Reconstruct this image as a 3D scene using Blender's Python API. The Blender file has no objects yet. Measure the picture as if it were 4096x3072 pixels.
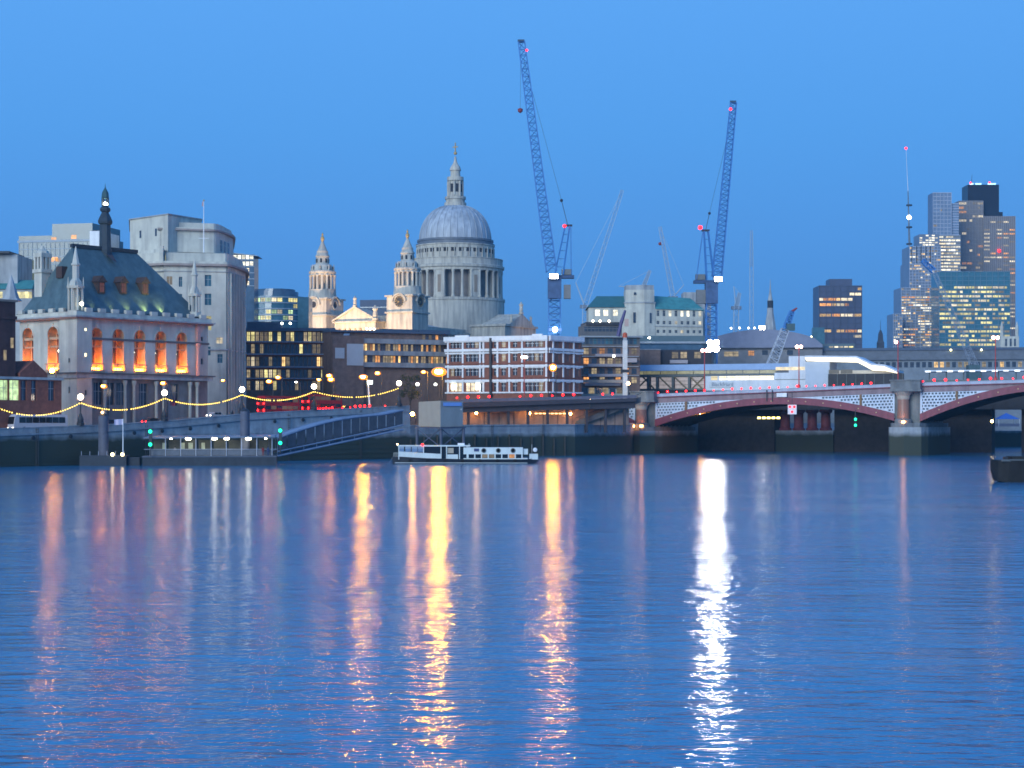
import bpy, math, random
from mathutils import Matrix, Vector
R = random.Random(7)
sc = bpy.context.scene
col = sc.collection
# ------------------------------------------------------------------ camera
F_PX, EYE, HORIZON = 7200.0, 8.0, 1700.0      # focal length and horizon in photograph pixels, eye height above the river
cam = bpy.data.cameras.new('camera'); cam_o = bpy.data.objects.new('camera', cam); col.objects.link(cam_o); sc.camera = cam_o
cam_o.location = (0, 0, EYE); cam_o.rotation_euler = (math.radians(90), 0, 0)
cam.lens = F_PX*36/4096; cam.sensor_width = 36; cam.shift_y = (HORIZON-1536)/4096; cam.clip_start = 1; cam.clip_end = 20000
# ------------------------------------------------------------------ dusk sky
def s2l(c): return tuple((x/12.92 if x <= .04045 else ((x+.055)/1.055)**2.4) for x in (k/255 for k in c))
world = bpy.data.worlds.new('World'); sc.world = world; world.use_nodes = True
nt = world.node_tree; bg = nt.nodes['Background']
SUN_AZ, SUN_EL = -152.0, 16.0                  # afterglow: behind the camera, to the left
sky = nt.nodes.new('ShaderNodeTexSky'); sky.sky_type = 'NISHITA'; sky.sun_disc = False
sky.sun_elevation = math.radians(2); sky.sun_rotation = math.radians(SUN_AZ); sky.ozone_density = 6; sky.dust_density = .4
tc = nt.nodes.new('ShaderNodeTexCoord'); sx = nt.nodes.new('ShaderNodeSeparateXYZ'); cr = nt.nodes.new('ShaderNodeValToRGB')
nt.links.new(tc.outputs['Generated'], sx.inputs[0]); nt.links.new(sx.outputs['Z'], cr.inputs[0])
el = cr.color_ramp.elements
el[0].position = 0; el[0].color = (*s2l((72, 137, 207)), 1)
el[1].position = 1; el[1].color = (*s2l((70, 138, 228)), 1)
for p, c in ((.05, (76, 143, 216)), (.10, (82, 151, 227)), (.16, (86, 160, 236)), (.23, (93, 166, 243)), (.5, (92, 164, 246))):
    q = el.new(p); q.color = (*s2l(c), 1)
mx = nt.nodes.new('ShaderNodeMix'); mx.data_type = 'RGBA'; mx.blend_type = 'ADD'; mx.inputs['Factor'].default_value = .02
nt.links.new(cr.outputs[0], mx.inputs[6]); nt.links.new(sky.outputs[0], mx.inputs[7])
nt.links.new(mx.outputs[2], bg.inputs[0]); bg.inputs[1].default_value = 1.0
sun = bpy.data.lights.new('sun', 'SUN'); sun.energy = 2.7; sun.angle = math.radians(35); sun.color = (.84, .95, 1)
sun_o = bpy.data.objects.new('sun', sun); col.objects.link(sun_o)
a, e_ = math.radians(SUN_AZ), math.radians(SUN_EL)
sun_o.rotation_euler = Vector((math.sin(a)*math.cos(e_), math.cos(a)*math.cos(e_), math.sin(e_))).to_track_quat('Z', 'Y').to_euler()
vs = sc.view_settings; vs.view_transform = 'Standard'; vs.look = 'None'; vs.exposure = 0; vs.gamma = 1; vs.use_curve_mapping = False
cy = sc.cycles; cy.pixel_filter_type = 'BLACKMAN_HARRIS'; cy.filter_width = 1.65; cy.use_denoising = True; cy.sample_clamp_indirect = 6; cy.max_bounces = 5; cy.diffuse_bounces = 2; cy.glossy_bounces = 3
cy.caustics_reflective = False; cy.caustics_refractive = False
try: cy.use_light_tree = True
except Exception: pass
# ------------------------------------------------------------------ helpers
def PX(u, D): return (u-2048)*D/F_PX
def PZ(v, D): return EYE+(HORIZON-v)*D/F_PX
MATS = {}
def mat(name, c, rough=.8, var=.18, scale=.35, metal=0, bump=0, stain=0, spec=.3, streak=1):
    """procedural surface: base colour broken up by noise, optional dirt runs and relief"""
    if name in MATS: return MATS[name]
    m = bpy.data.materials.new(name); m.use_nodes = True; t = m.node_tree; b = t.nodes['Principled BSDF']; N, L = t.nodes.new, t.links.new
    b.inputs['Roughness'].default_value = rough; b.inputs['Metallic'].default_value = metal; b.inputs['Specular IOR Level'].default_value = spec
    g = N('ShaderNodeNewGeometry'); mp = N('ShaderNodeMapping'); mp.inputs['Scale'].default_value = (scale, scale, scale*streak); L(g.outputs['Position'], mp.inputs[0])
    n = N('ShaderNodeTexNoise'); n.inputs['Scale'].default_value = 1; n.inputs['Detail'].default_value = 5; n.inputs['Roughness'].default_value = .65; L(mp.outputs[0], n.inputs[0])
    r = N('ShaderNodeValToRGB'); L(n.outputs[0], r.inputs[0]); r.color_ramp.elements[0].position = .28; r.color_ramp.elements[1].position = .72
    r.color_ramp.elements[0].color = (*[x*(1-var) for x in c], 1); r.color_ramp.elements[1].color = (*[min(1, x*(1+var)) for x in c], 1)
    out = r.outputs[0]
    if stain:
        mp2 = N('ShaderNodeMapping'); mp2.inputs['Scale'].default_value = (.5, .5, .06); L(g.outputs['Position'], mp2.inputs[0])
        n2 = N('ShaderNodeTexNoise'); n2.inputs['Scale'].default_value = 1.3; n2.inputs['Detail'].default_value = 6; L(mp2.outputs[0], n2.inputs[0])
        r2 = N('ShaderNodeValToRGB'); L(n2.outputs[0], r2.inputs[0]); r2.color_ramp.elements[0].position = .42; r2.color_ramp.elements[1].position = .7
        r2.color_ramp.elements[0].color = (1, 1, 1, 1); r2.color_ramp.elements[1].color = (1-stain, 1-stain, 1-stain*.9, 1)
        k = N('ShaderNodeMix'); k.data_type = 'RGBA'; k.blend_type = 'MULTIPLY'; k.inputs['Factor'].default_value = 1; L(out, k.inputs[6]); L(r2.outputs[0], k.inputs[7]); out = k.outputs[2]
    L(out, b.inputs['Base Color'])
    if bump:
        bp = N('ShaderNodeBump'); bp.inputs['Strength'].default_value = .6; bp.inputs['Distance'].default_value = bump; L(n.outputs[0], bp.inputs['Height']); L(bp.outputs[0], b.inputs['Normal'])
    MATS[name] = m; return m
def glow(name, c, st, sample=True, vary=0, grain=0):
    """something that gives off light; vary: brightness differs per object, grain: uneven room behind the pane"""
    if name in MATS: return MATS[name]
    m = bpy.data.materials.new(name); m.use_nodes = True; t = m.node_tree; b = t.nodes['Principled BSDF']; N, L = t.nodes.new, t.links.new
    b.inputs['Base Color'].default_value = (.02, .02, .02, 1); b.inputs['Emission Color'].default_value = (*c, 1); b.inputs['Emission Strength'].default_value = st
    b.inputs['Roughness'].default_value = .3
    s = None
    if vary:
        oi = N('ShaderNodeObjectInfo'); mr = N('ShaderNodeMapRange'); L(oi.outputs['Random'], mr.inputs[0]); mr.inputs[3].default_value = st*(1-vary); mr.inputs[4].default_value = st*(1+vary); s = mr.outputs[0]
    if grain:
        g = N('ShaderNodeNewGeometry'); n = N('ShaderNodeTexNoise'); n.inputs['Scale'].default_value = .9; n.inputs['Detail'].default_value = 3; L(g.outputs['Position'], n.inputs[0])
        mr2 = N('ShaderNodeMapRange'); L(n.outputs[0], mr2.inputs[0]); mr2.inputs[1].default_value = .3; mr2.inputs[2].default_value = .7; mr2.inputs[3].default_value = 1-grain; mr2.inputs[4].default_value = 1+grain
        ml = N('ShaderNodeMath'); ml.operation = 'MULTIPLY'; L(mr2.outputs[0], ml.inputs[0])
        if s: L(s, ml.inputs[1])
        else: ml.inputs[1].default_value = st
        s = ml.outputs[0]
    if s: L(s, b.inputs['Emission Strength'])
    m.cycles.emission_sampling = 'FRONT_BACK' if sample else 'NONE'
    MATS[name] = m; return m
class B:
    """collects faces for ONE mesh object"""
    def __init__(s, M=None): s.v, s.f, s.m, s.M = [], [], [], M
    def add(s, v, f, m=0):
        o = len(s.v)
        s.v += [tuple(s.M @ Vector(p)) for p in v] if s.M else [tuple(p) for p in v]
        s.f += [tuple(i+o for i in q) for q in f]; s.m += [m]*len(f); return s
    def box(s, x0, x1, y0, y1, z0, z1, m=0):
        return s.add([(x, y, z) for z in (z0, z1) for y in (y0, y1) for x in (x0, x1)], [(0, 2, 3, 1), (4, 5, 7, 6), (0, 1, 5, 4), (2, 6, 7, 3), (0, 4, 6, 2), (1, 3, 7, 5)], m)
    def quad(s, a, b, c, d, m=0): return s.add([a, b, c, d], [(0, 1, 2, 3)], m)
    def prism(s, poly, z0, z1, m=0, top=None):
        n = len(poly); t = top or poly
        return s.add([(x, y, z0) for x, y in poly]+[(x, y, z1) for x, y in t], [tuple(range(n))[::-1], tuple(range(n, 2*n))]+[(i, (i+1) % n, n+(i+1) % n, n+i) for i in range(n)], m)
    def lathe(s, prof, n=24, cx=0, cy=0, m=0, a0=0):
        v = [(cx+r*math.cos(a0+2*math.pi*k/n), cy+r*math.sin(a0+2*math.pi*k/n), z) for r, z in prof for k in range(n)]
        f = [(j*n+k, j*n+(k+1) % n, (j+1)*n+(k+1) % n, (j+1)*n+k) for j in range(len(prof)-1) for k in range(n)]
        f += [tuple(range(n))[::-1], tuple(range((len(prof)-1)*n, len(prof)*n))]
        return s.add(v, f, m)
    def tube(s, p, q, r0, r1=None, n=6, m=0):
        p, q = Vector(p), Vector(q); r1 = r0 if r1 is None else r1
        d = (q-p).normalized(); u = d.orthogonal().normalized(); w = d.cross(u)
        v = [c+r*(math.cos(2*math.pi*k/n)*u+math.sin(2*math.pi*k/n)*w) for c, r in ((p, r0), (q, r1)) for k in range(n)]
        return s.add(v, [(k, (k+1) % n, n+(k+1) % n, n+k) for k in range(n)]+[tuple(range(n))[::-1], tuple(range(n, 2*n))], m)
    def ball(s, c, r, n=10, m=0, sz=1):
        pr = [(max(.001, r*math.sin(math.pi*i/6)), c[2]-r*sz*math.cos(math.pi*i/6)) for i in range(7)]
        return s.lathe(pr, n, c[0], c[1], m)
    def arch(s, a0, a1, z0, z1, c, hw, sill, spring, y=0, dep=.6, m=0, n=10, rev=None):
        """a wall bay a0..a1 pierced by a round-headed opening, with its reveals"""
        arc = [(c-hw*math.cos(math.pi*i/n), spring+hw*math.sin(math.pi*i/n)) for i in range(n+1)]
        s.quad((a0, y, z0), (c-hw, y, z0), (c-hw, y, spring), (a0, y, spring), m); s.quad((c+hw, y, z0), (a1, y, z0), (a1, y, spring), (c+hw, y, spring), m)
        if sill > z0: s.quad((c-hw, y, z0), (c+hw, y, z0), (c+hw, y, sill), (c-hw, y, sill), m)
        for i in range(n):
            (x, z), (x2, z2) = arc[i], arc[i+1]
            s.quad((x, y, z), (x2, y, z2), (x2, y, z1), (x, y, z1), m)
        s.quad((a0, y, spring), (c-hw, y, spring), (c-hw, y, z1), (a0, y, z1), m); s.quad((c+hw, y, spring), (a1, y, spring), (a1, y, z1), (c+hw, y, z1), m)
        out = [(c-hw, sill)]+arc+[(c+hw, sill)]
        for i in range(len(out)):
            p, q = out[i], out[(i+1) % len(out)]
            s.quad((p[0], y, p[1]), (q[0], y, q[1]), (q[0], y+dep, q[1]), (p[0], y+dep, p[1]), m if rev is None else rev)
        return s
    def wall(s, x0, x1, z0, z1, holes, y=0, dep=.35, m=0, rev=None):
        """a wall face pierced by rectangular openings, with reveals"""
        holes = [h for h in holes if h[0] > x0 and h[1] < x1 and h[2] >= z0 and h[3] <= z1]
        xs = sorted({x0, x1, *[h[0] for h in holes], *[h[1] for h in holes]}); zs = sorted({z0, z1, *[h[2] for h in holes], *[h[3] for h in holes]})
        for zi in range(len(zs)-1):
            st = None
            zc = (zs[zi]+zs[zi+1])/2
            for xi in range(len(xs)-1):
                xc = (xs[xi]+xs[xi+1])/2
                inside = any(h[0] < xc < h[1] and h[2] < zc < h[3] for h in holes)
                if not inside and st is None: st = xs[xi]
                if st is not None and (inside or xi == len(xs)-2):
                    en = xs[xi] if inside else xs[xi+1]
                    s.quad((st, y, zs[zi]), (en, y, zs[zi]), (en, y, zs[zi+1]), (st, y, zs[zi+1]), m); st = None
        for a, b, c, d in holes:
            o = [(a, c), (b, c), (b, d), (a, d)]
            for i in range(4):
                p, q = o[i], o[(i+1) % 4]
                s.quad((p[0], y, p[1]), (q[0], y, q[1]), (q[0], y+dep, q[1]), (p[0], y+dep, p[1]), m if rev is None else rev)
        return s
    def mesh(s, name, mats, smooth=False):
        me = bpy.data.meshes.new(name); me.from_pydata(s.v, [], s.f)
        for k in (mats if isinstance(mats, (list, tuple)) else [mats]): me.materials.append(k)
        if any(s.m): me.polygons.foreach_set('material_index', s.m)
        if smooth:
            me.shade_smooth(); me.set_sharp_from_angle(angle=.7)
        return me
    def build(s, name, mats, parent=None, smooth=False, kind=None, label=None):
        o = bpy.data.objects.new(name, s.mesh(name, mats, smooth)); col.objects.link(o)
        if parent is not None: o.parent = parent.o if isinstance(parent, T) else parent
        if kind: o['kind'] = kind
        if label: o['label'] = label
        return o
class T:
    """a thing: an Empty at its base; x runs along its front, y away from the river, z up from its base"""
    def __init__(s, name, label, cat, u=None, D=None, ang=0, base=0, loc=None, group=None):
        s.ox, s.oy = (PX(u, D), D) if loc is None else loc[:2]
        s.base = base if loc is None else loc[2]
        s.c, s.s = math.cos(math.radians(ang)), math.sin(math.radians(ang)); s.ang = ang
        s.o = bpy.data.objects.new(name, None); col.objects.link(s.o); s.o.empty_display_size = .5
        s.o.location = (s.ox, s.oy, s.base); s.o.rotation_euler = (0, 0, math.radians(ang))
        s.o['label'] = label; s.o['category'] = cat
        if group: s.o['group'] = group
    def x(s, u, y=0):
        t = (u-2048)/F_PX; return (t*(s.oy+s.c*y)-s.ox+s.s*y)/(s.c-t*s.s)
    def yy(s, u, x=0):
        t = (u-2048)/F_PX; return (s.ox+s.c*x-t*(s.oy+s.s*x))/(s.s+t*s.c)
    def D(s, x, y=0): return s.oy+s.s*x+s.c*y
    def z(s, u, v, y=0): return PZ(v, s.D(s.x(u, y), y))-s.base
    def zs(s, u, v, x=0): return PZ(v, s.D(x, s.yy(u, x)))-s.base
def tag(o, label, cat, group=None):
    o['label'] = label; o['category'] = cat
    if group: o['group'] = group
    return o
def inst(src, parent, loc, rz=0, scale=None):
    c = src.copy(); col.objects.link(c); c.parent = parent; c.location = loc; c.rotation_euler = (0, 0, rz)
    if scale: c.scale = scale
    return c
WCACHE = {}
def win(parent, x, y, z, w, h, pane, frame=None, mull=1, M=None, name='window', sill=False):
    """one window: a pane with mullions, centred at x, foot at z; M places it on a turned wall"""
    key = (round(w, 1), round(h, 1), pane.name, frame.name if frame else '', mull, name, sill)
    if key not in WCACHE:
        b = B(); b.quad((-w/2, 0, 0), (w/2, 0, 0), (w/2, 0, h), (-w/2, 0, h), 0)
        if frame:
            t = min(.09, w*.09)
            for k in range(mull):
                c = -w/2+w*(k+1)/(mull+1); b.box(c-t/2, c+t/2, -.05, -.004, 0, h, 1)
            if h > 1.2: b.box(-w/2, w/2, -.06, -.004, h*.6, h*.6+t, 1)
            if sill: b.box(-w/2-.15, w/2+.15, -.5, 0, -.2, -.004, 1)
        WCACHE[key] = b.mesh(name, [pane, frame] if frame else [pane])
    o = bpy.data.objects.new(name, WCACHE[key]); col.objects.link(o); o.parent = parent.o if isinstance(parent, T) else parent
    o.matrix_local = (M @ Matrix.Translation((x, y, z))) if M else Matrix.Translation((x, y, z))
    return o
def turned(x0, y0, deg): return Matrix.Translation((x0, y0, 0)) @ Matrix.Rotation(math.radians(deg), 4, 'Z')
def struct(b, name, mats, **k):
    o = b.build(name, mats, **k); o['kind'] = 'structure'; return o
# ------------------------------------------------------------------ materials shared by many things
STONE = mat('portland_stone', (.57, .55, .47), .85, .14, .25, stain=.28)
STONE2 = mat('grey_stone', (.40, .41, .41), .85, .18, .3, stain=.35)
SLATE = mat('blue_slate', (.085, .135, .15), .55, .22, .6, stain=.25)
LEAD = mat('lead_sheet', (.42, .45, .48), .5, .25, .3, stain=.35, streak=.1)
LEADD = mat('dark_lead', (.13, .15, .18), .5, .2, .4)
DARKM = mat('dark_metal', (.03, .035, .045), .5, .2, 1)
BRICK = mat('red_brick', (.23, .085, .06), .9, .28, 1.2, stain=.2)
BROWN = mat('brown_brick', (.21, .14, .115), .9, .25, 1.0, stain=.25)
CONC = mat('concrete', (.30, .30, .31), .9, .15, .4, stain=.35)
WHITE = mat('white_paint', (.82, .82, .82), .6, .06, .6, stain=.2)
GLASS = mat('window_glass', (.045, .06, .085), .12, .4, .5, spec=.7)
TEAL = mat('teal_glass', (.05, .13, .17), .14, .3, .4, spec=.8)
BLUEG = mat('blue_glass', (.06, .11, .17), .14, .3, .3, spec=.8)
COPPER = mat('green_copper', (.07, .26, .25), .7, .18, .3, stain=.25)
GOLD = mat('gilding', (.42, .30, .12), .5, .15, 2)
ASPH = mat('asphalt', (.05, .05, .053), .85, .2, 1)
GRANITE = mat('granite', (.32, .33, .34), .8, .2, .5, stain=.3)
LIT = {k: glow('lit_'+k, c, s, False, .55, .5) for k, (c, s) in dict(warm=((1, .62, .22), .95), yellow=((1, .86, .34), .85), white=((1, .93, .72), 1.25), orange=((1, .42, .10), .8), cream=((1, .84, .55), .9), dim=((.8, .62, .34), .35), green=((.72, 1, .5), .8)).items()}
SODIUM = glow('sodium_lamp', (1, .36, .03), 130)
SODIUM2 = glow('strong_sodium_lamp', (1, .37, .015), 1150)
HALO = glow('sodium_halo', (1, .30, .02), 1.9, False)  # glow for the orange halo added around sodium lamps
GLOBE = glow('globe_lamp', (1, .82, .62), 16)
FLOOD = glow('white_flood_lamp', (1, .96, .86), 270)
REDL = glow('red_lamp', (1, .006, .008), 10)
GREENL = glow('green_lamp', (.01, 1, .42), 3.5)
COOL = glow('cool_lamp', (.95, 1, .88), 14)
BULB = glow('festoon_bulb', (1, .66, .10), 5)
# ================================================================== the setting: river, ground, embankment
def water_mat():
    m = bpy.data.materials.new('river_water'); m.use_nodes = True; t = m.node_tree; b = t.nodes['Principled BSDF']; N, L = t.nodes.new, t.links.new
    b.inputs['Base Color'].default_value = (.022, .185, .355, 1); b.inputs['IOR'].default_value = 1.36; b.inputs['Roughness'].default_value = .12
    g = N('ShaderNodeNewGeometry')
    def noise(scale, det, rough, off=0):
        mp = N('ShaderNodeMapping'); mp.inputs['Scale'].default_value = scale; mp.inputs['Location'].default_value = (off, off*.7, off); mp.inputs['Rotation'].default_value = (0, 0, math.radians(4)); L(g.outputs['Position'], mp.inputs[0])
        n = N('ShaderNodeTexNoise'); n.inputs['Scale'].default_value = 1; n.inputs['Detail'].default_value = det; n.inputs['Roughness'].default_value = rough; L(mp.outputs[0], n.inputs[0]); return n.outputs[0]
    def bump(h, d, prev=None, fac=None):
        k = N('ShaderNodeBump'); k.inputs['Strength'].default_value = 1; k.inputs['Distance'].default_value = d; L(h, k.inputs['Height'])
        if prev: L(prev, k.inputs['Normal'])
        if fac: L(fac, k.inputs['Strength'])
        return k.outputs[0]
    cm = N('ShaderNodeMapRange'); L(noise((.012, .045, 1), 4, .6, 21), cm.inputs[0]); cm.inputs[1].default_value = .36; cm.inputs[2].default_value = .62; cm.inputs[3].default_value = .45; cm.inputs[4].default_value = 1.15; calm = cm.outputs[0]   # slack patches and current lines
    n = bump(noise((.05, .13, 1), 2, .5, 3), .22)
    n = bump(noise((.45, .85, 1), 3, .55), .18, n, calm)
    n = bump(noise((1.0, 3.7, 1), 2, .5, 9), .032, n, calm)
    L(n, b.inputs['Normal']); return m
struct(B().quad((-2500, -60, 0), (2500, -60, 0), (2500, 2500, 0), (-2500, 2500, 0)), 'river', water_mat())
# line of the north embankment, from up-river (left) to the bridge and on behind it: x, y, top of wall
BANK = [(PX(u, d), d, PZ(v, d)) for u, d, v in ((-500, 318, 1722), (0, 343, 1713), (400, 362, 1699), (700, 377.5, 1680), (1000, 394, 1652), (1300, 411, 1637), (1640, 432, 1622))]
def bank_at(u):
    """point of the wall line seen at photograph column u"""
    t = (u-2048)/F_PX
    for p, q in zip(BANK, BANK[1:]):
        k = (t*p[1]-p[0])/((q[0]-p[0])-t*(q[1]-p[1]))
        if -1e-6 <= k <= 1+1e-6 or q is BANK[-1]: return Vector([p[i]+(q[i]-p[i])*k for i in range(3)])
LOW = [(BANK[-1][0]+.01, BANK[-1][1]+.01), (PX(1850, 446), 446), (PX(2300, 470), 470), (PX(2520, 500), 500), (PX(2700, 540), 540), (PX(3100, 590), 590), (PX(3700, 640), 640), (330, 760), (900, 900), (2480, 1000)]
land = [(p[0], p[1]) for p in BANK]+LOW
land = [(x, y+1.0) for x, y in land]
struct(B().prism(land+[(2480, 3800), (-2480, 3800), (-2480, 318)], -2, 6.0), 'ground', mat('ground_paving', (.07, .07, .075), .9, .2, .2))
def wall_mat():
    m = mat('river_wall_stone', (.36, .38, .39), .85, .2, .6, stain=.3); t = m.node_tree; N, L = t.nodes.new, t.links.new
    b = t.nodes['Principled BSDF']; src = b.inputs['Base Color'].links[0].from_socket
    g = N('ShaderNodeNewGeometry'); s = N('ShaderNodeSeparateXYZ'); L(g.outputs['Position'], s.inputs[0])
    n = N('ShaderNodeTexNoise'); n.inputs['Scale'].default_value = .35; n.inputs['Detail'].default_value = 5; L(g.outputs['Position'], n.inputs[0])
    ad = N('ShaderNodeMath'); ad.operation = 'MULTIPLY_ADD'; ad.inputs[1].default_value = 1.5; L(n.outputs[0], ad.inputs[0]); L(s.outputs['Z'], ad.inputs[2])
    mr = N('ShaderNodeMapRange'); L(ad.outputs[0], mr.inputs[0]); mr.inputs[1].default_value = 5.6; mr.inputs[2].default_value = 7.0
    k = N('ShaderNodeMix'); k.data_type = 'RGBA'; L(mr.outputs[0], k.inputs[0]); k.inputs[6].default_value = (.05, .058, .042, 1); L(src, k.inputs[7]); L(k.outputs[2], b.inputs['Base Color'])
    return m
WALLM = wall_mat()          # weed and wet silt below the tide mark
def strip(b, pts, z0s, z1s, y0, y1, m=0):
    """a run of masonry along a polyline, between two heights, y0..y1 metres behind the line"""
    for i in range(len(pts)-1):
        p, q = Vector(pts[i][:2]), Vector(pts[i+1][:2]); d = (q-p).normalized(); n = Vector((-d.y, d.x))
        c = [p+n*y0, q+n*y0, q+n*y1, p+n*y1]
        za, zb = (z0s[i], z0s[i+1], z0s[i+1], z0s[i]), (z1s[i], z1s[i+1], z1s[i+1], z1s[i])
        b.add([(*c[k], za[k]) for k in range(4)]+[(*c[k], zb[k]) for k in range(4)], [(0, 3, 2, 1), (4, 5, 6, 7), (0, 1, 5, 4), (1, 2, 6, 5), (2, 3, 7, 6), (3, 0, 4, 7)], m)
    return b
ew = T('embankment_wall', 'long granite river wall dark with weed at its foot, left of the footbridge', 'river wall', loc=(0, 0, 0))
tops = [p[2] for p in BANK]
strip(B(), BANK, [-2]*7, [t-1.5 for t in tops], 0, 2.5).build('wall_face', WALLM, ew)
for k in range(9):                                     # granite courses, each standing a little proud of its joint
    strip(B(), BANK, [.15+k*(t-1.7)/9 for t in tops], [.08+(k+1)*(t-1.7)/9-.12 for t in tops], -.12+.012*k, .1).build('stone_course', WALLM, ew)
strip(B(), BANK, [t-1.5 for t in tops], [t-1.15 for t in tops], -.35, 1.2).build('string_course', GRANITE, ew)
strip(B(), BANK, [t-1.15 for t in tops], [t-.2 for t in tops], 0, .7).build('parapet', GRANITE, ew)
strip(B(), BANK, [t-.2 for t in tops], tops, -.1, .8).build('coping', GRANITE, ew)
rz = [t-1.1 for t in tops]
struct(strip(B(), BANK, [5]*7, [z+.12 for z in rz], 1.2, 4.6), 'pavement', mat('paving_stone', (.2, .2, .2), .9, .15, .8))
struct(strip(B(), BANK, [5]*7, rz, 4.6, 19), 'road', ASPH)
struct(strip(B(), BANK, [5]*7, [z+.12 for z in rz], 19, 23), 'far_pavement', MATS['paving_stone'])
# lower river wall from the footbridge to the bridge, with the lit walkway wall behind it
lp = LOW[:4]
lw = T('quay_wall', 'dark river wall with grey stone top between cabin and bridge', 'river wall', loc=(0, 0, 0))
z1 = [PZ(v, y) for (x, y), v in zip(lp, (1700, 1699, 1697, 1696))]
strip(B(), lp, [-2]*4, [z-2.2 for z in z1], 0, 2.0).build('wall_face', WALLM, lw)
strip(B(), lp, [z-2.2 for z in z1], [z-.3 for z in z1], .15, 1.6).build('parapet', GRANITE, lw)
strip(B(), lp, [z-.3 for z in z1], z1, -.1, 1.8).build('coping', GRANITE, lw)
strip(B(), lp, [z-1.35 for z in z1], [z-1.2 for z in z1], .08, .3).build('string_course', GRANITE, lw)
bw = T('river_wall', 'dark river wall in the shade behind the bridge arches', 'river wall', loc=(0, 0, 0))
bp = LOW[3:]
strip(B(), bp, [-2]*7, [7.5]*7, 0, 2.0).build('wall_face', WALLM, bw)
strip(B(), bp, [7.5]*7, [8.6]*7, -.1, 1).build('parapet', GRANITE, bw)

def ladder(parent, line, k, z0, z1):
    """iron ladder bolted to the wall face a fraction k along a segment"""
    p, q = Vector(line[0][:2]), Vector(line[1][:2]); c = p+(q-p)*k; d = (q-p).normalized(); n = Vector((d.y, -d.x)); b = B()
    for s_ in (-.25, .25): b.tube((*(c+d*s_+n*.3), z0), (*(c+d*s_+n*.3), z1), .06, None, 4)
    for i in range(int((z1-z0)/.45)): b.tube((*(c-d*.25+n*.3), z0+.3+i*.45), (*(c+d*.25+n*.3), z0+.3+i*.45), .045, None, 4)
    return b.build('ladder', DARKM, parent)
for i, k in ((1, .35), (2, .6), (4, .5), (5, .4)): ladder(ew, (BANK[i], BANK[i+1]), k, 0, BANK[i][2])
for k in (.25, .7): ladder(lw, (lp[1], lp[2]), k, 0, z1[1])
for k in range(14):                                    # timber fenders and chains on the lower wall
    seg, f = (0, k/4) if k < 4 else (1, (k-4)/10); p, q = Vector(lp[seg]), Vector(lp[seg+1]); c_ = p+(q-p)*f; d = (q-p).normalized(); n_ = Vector((d.y, -d.x)); x, y = c_+n_*.25
    B().box(x-.2, x+.2, y-.2, y+.2, -1, 4.6+.5*(k % 3)).build('fender_timber', mat('wet_timber', (.045, .042, .035), .8, .3, 1.5), lw)
for k in range(16):
    f = (k+.5)/16*5.999; i = int(f); p, q = Vector(BANK[i]), Vector(BANK[i+1]); c_ = p+(q-p)*(f-i); d = (q-p).normalized(); n_ = Vector((d.y, -d.x))
    B(Matrix.Translation((c_.x+n_.x*.32, c_.y+n_.y*.32, c_.z-2.1)) @ Matrix.Rotation(math.atan2(d.y, d.x), 4, 'Z') @ Matrix.Rotation(math.pi/2, 4, 'X')).lathe([(.2, -.1), (.42, -.06), (.42, .06), (.2, .12)], 10).build('mooring_ring', DARKM, ew)
# ================================================================== the white stone school on the left
s = T('stone_school', 'white stone hall with blue slate roof and orange lit arches by the river', 'building', 310, 385, 51.5, 6.0)
W_ = s.x(832); LY = 20.5
zz = lambda v: s.z(310, v)                     # heights measured at the near corner
Z_PLINTH, Z_G, Z_BAND, Z_SILL, Z_STR, Z_COR, Z_PAR = zz(1640), zz(1512), zz(1490), zz(1478), zz(1352), zz(1274), zz(1236)
FRONT = Matrix.Identity(4); SIDE = Matrix(((0, 1, 0, 0), (-1, 0, 0, LY), (0, 0, 1, 0), (0, 0, 0, 1)))   # side face: a runs from the back corner to the near corner
ORNG = mat('orange_glow_stone', (.50, .35, .22), .85, .25, .8)  # arch stone coloured orange, adding to the glow of the lamps
GLOWP = glow('arch_uplight', (1, .25, .012), 120)
GLOWW = glow('arch_white_lamp', (1, .96, .75), 8)
ac = [s.x(u) for u in (386, 473, 559, 643, 727)]
xl, xr = s.x(362), s.x(772)
cuts = [xl]+[(a+b)/2 for a, b in zip(ac, ac[1:])]+[xr]
SPR = zz(1336)
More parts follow.
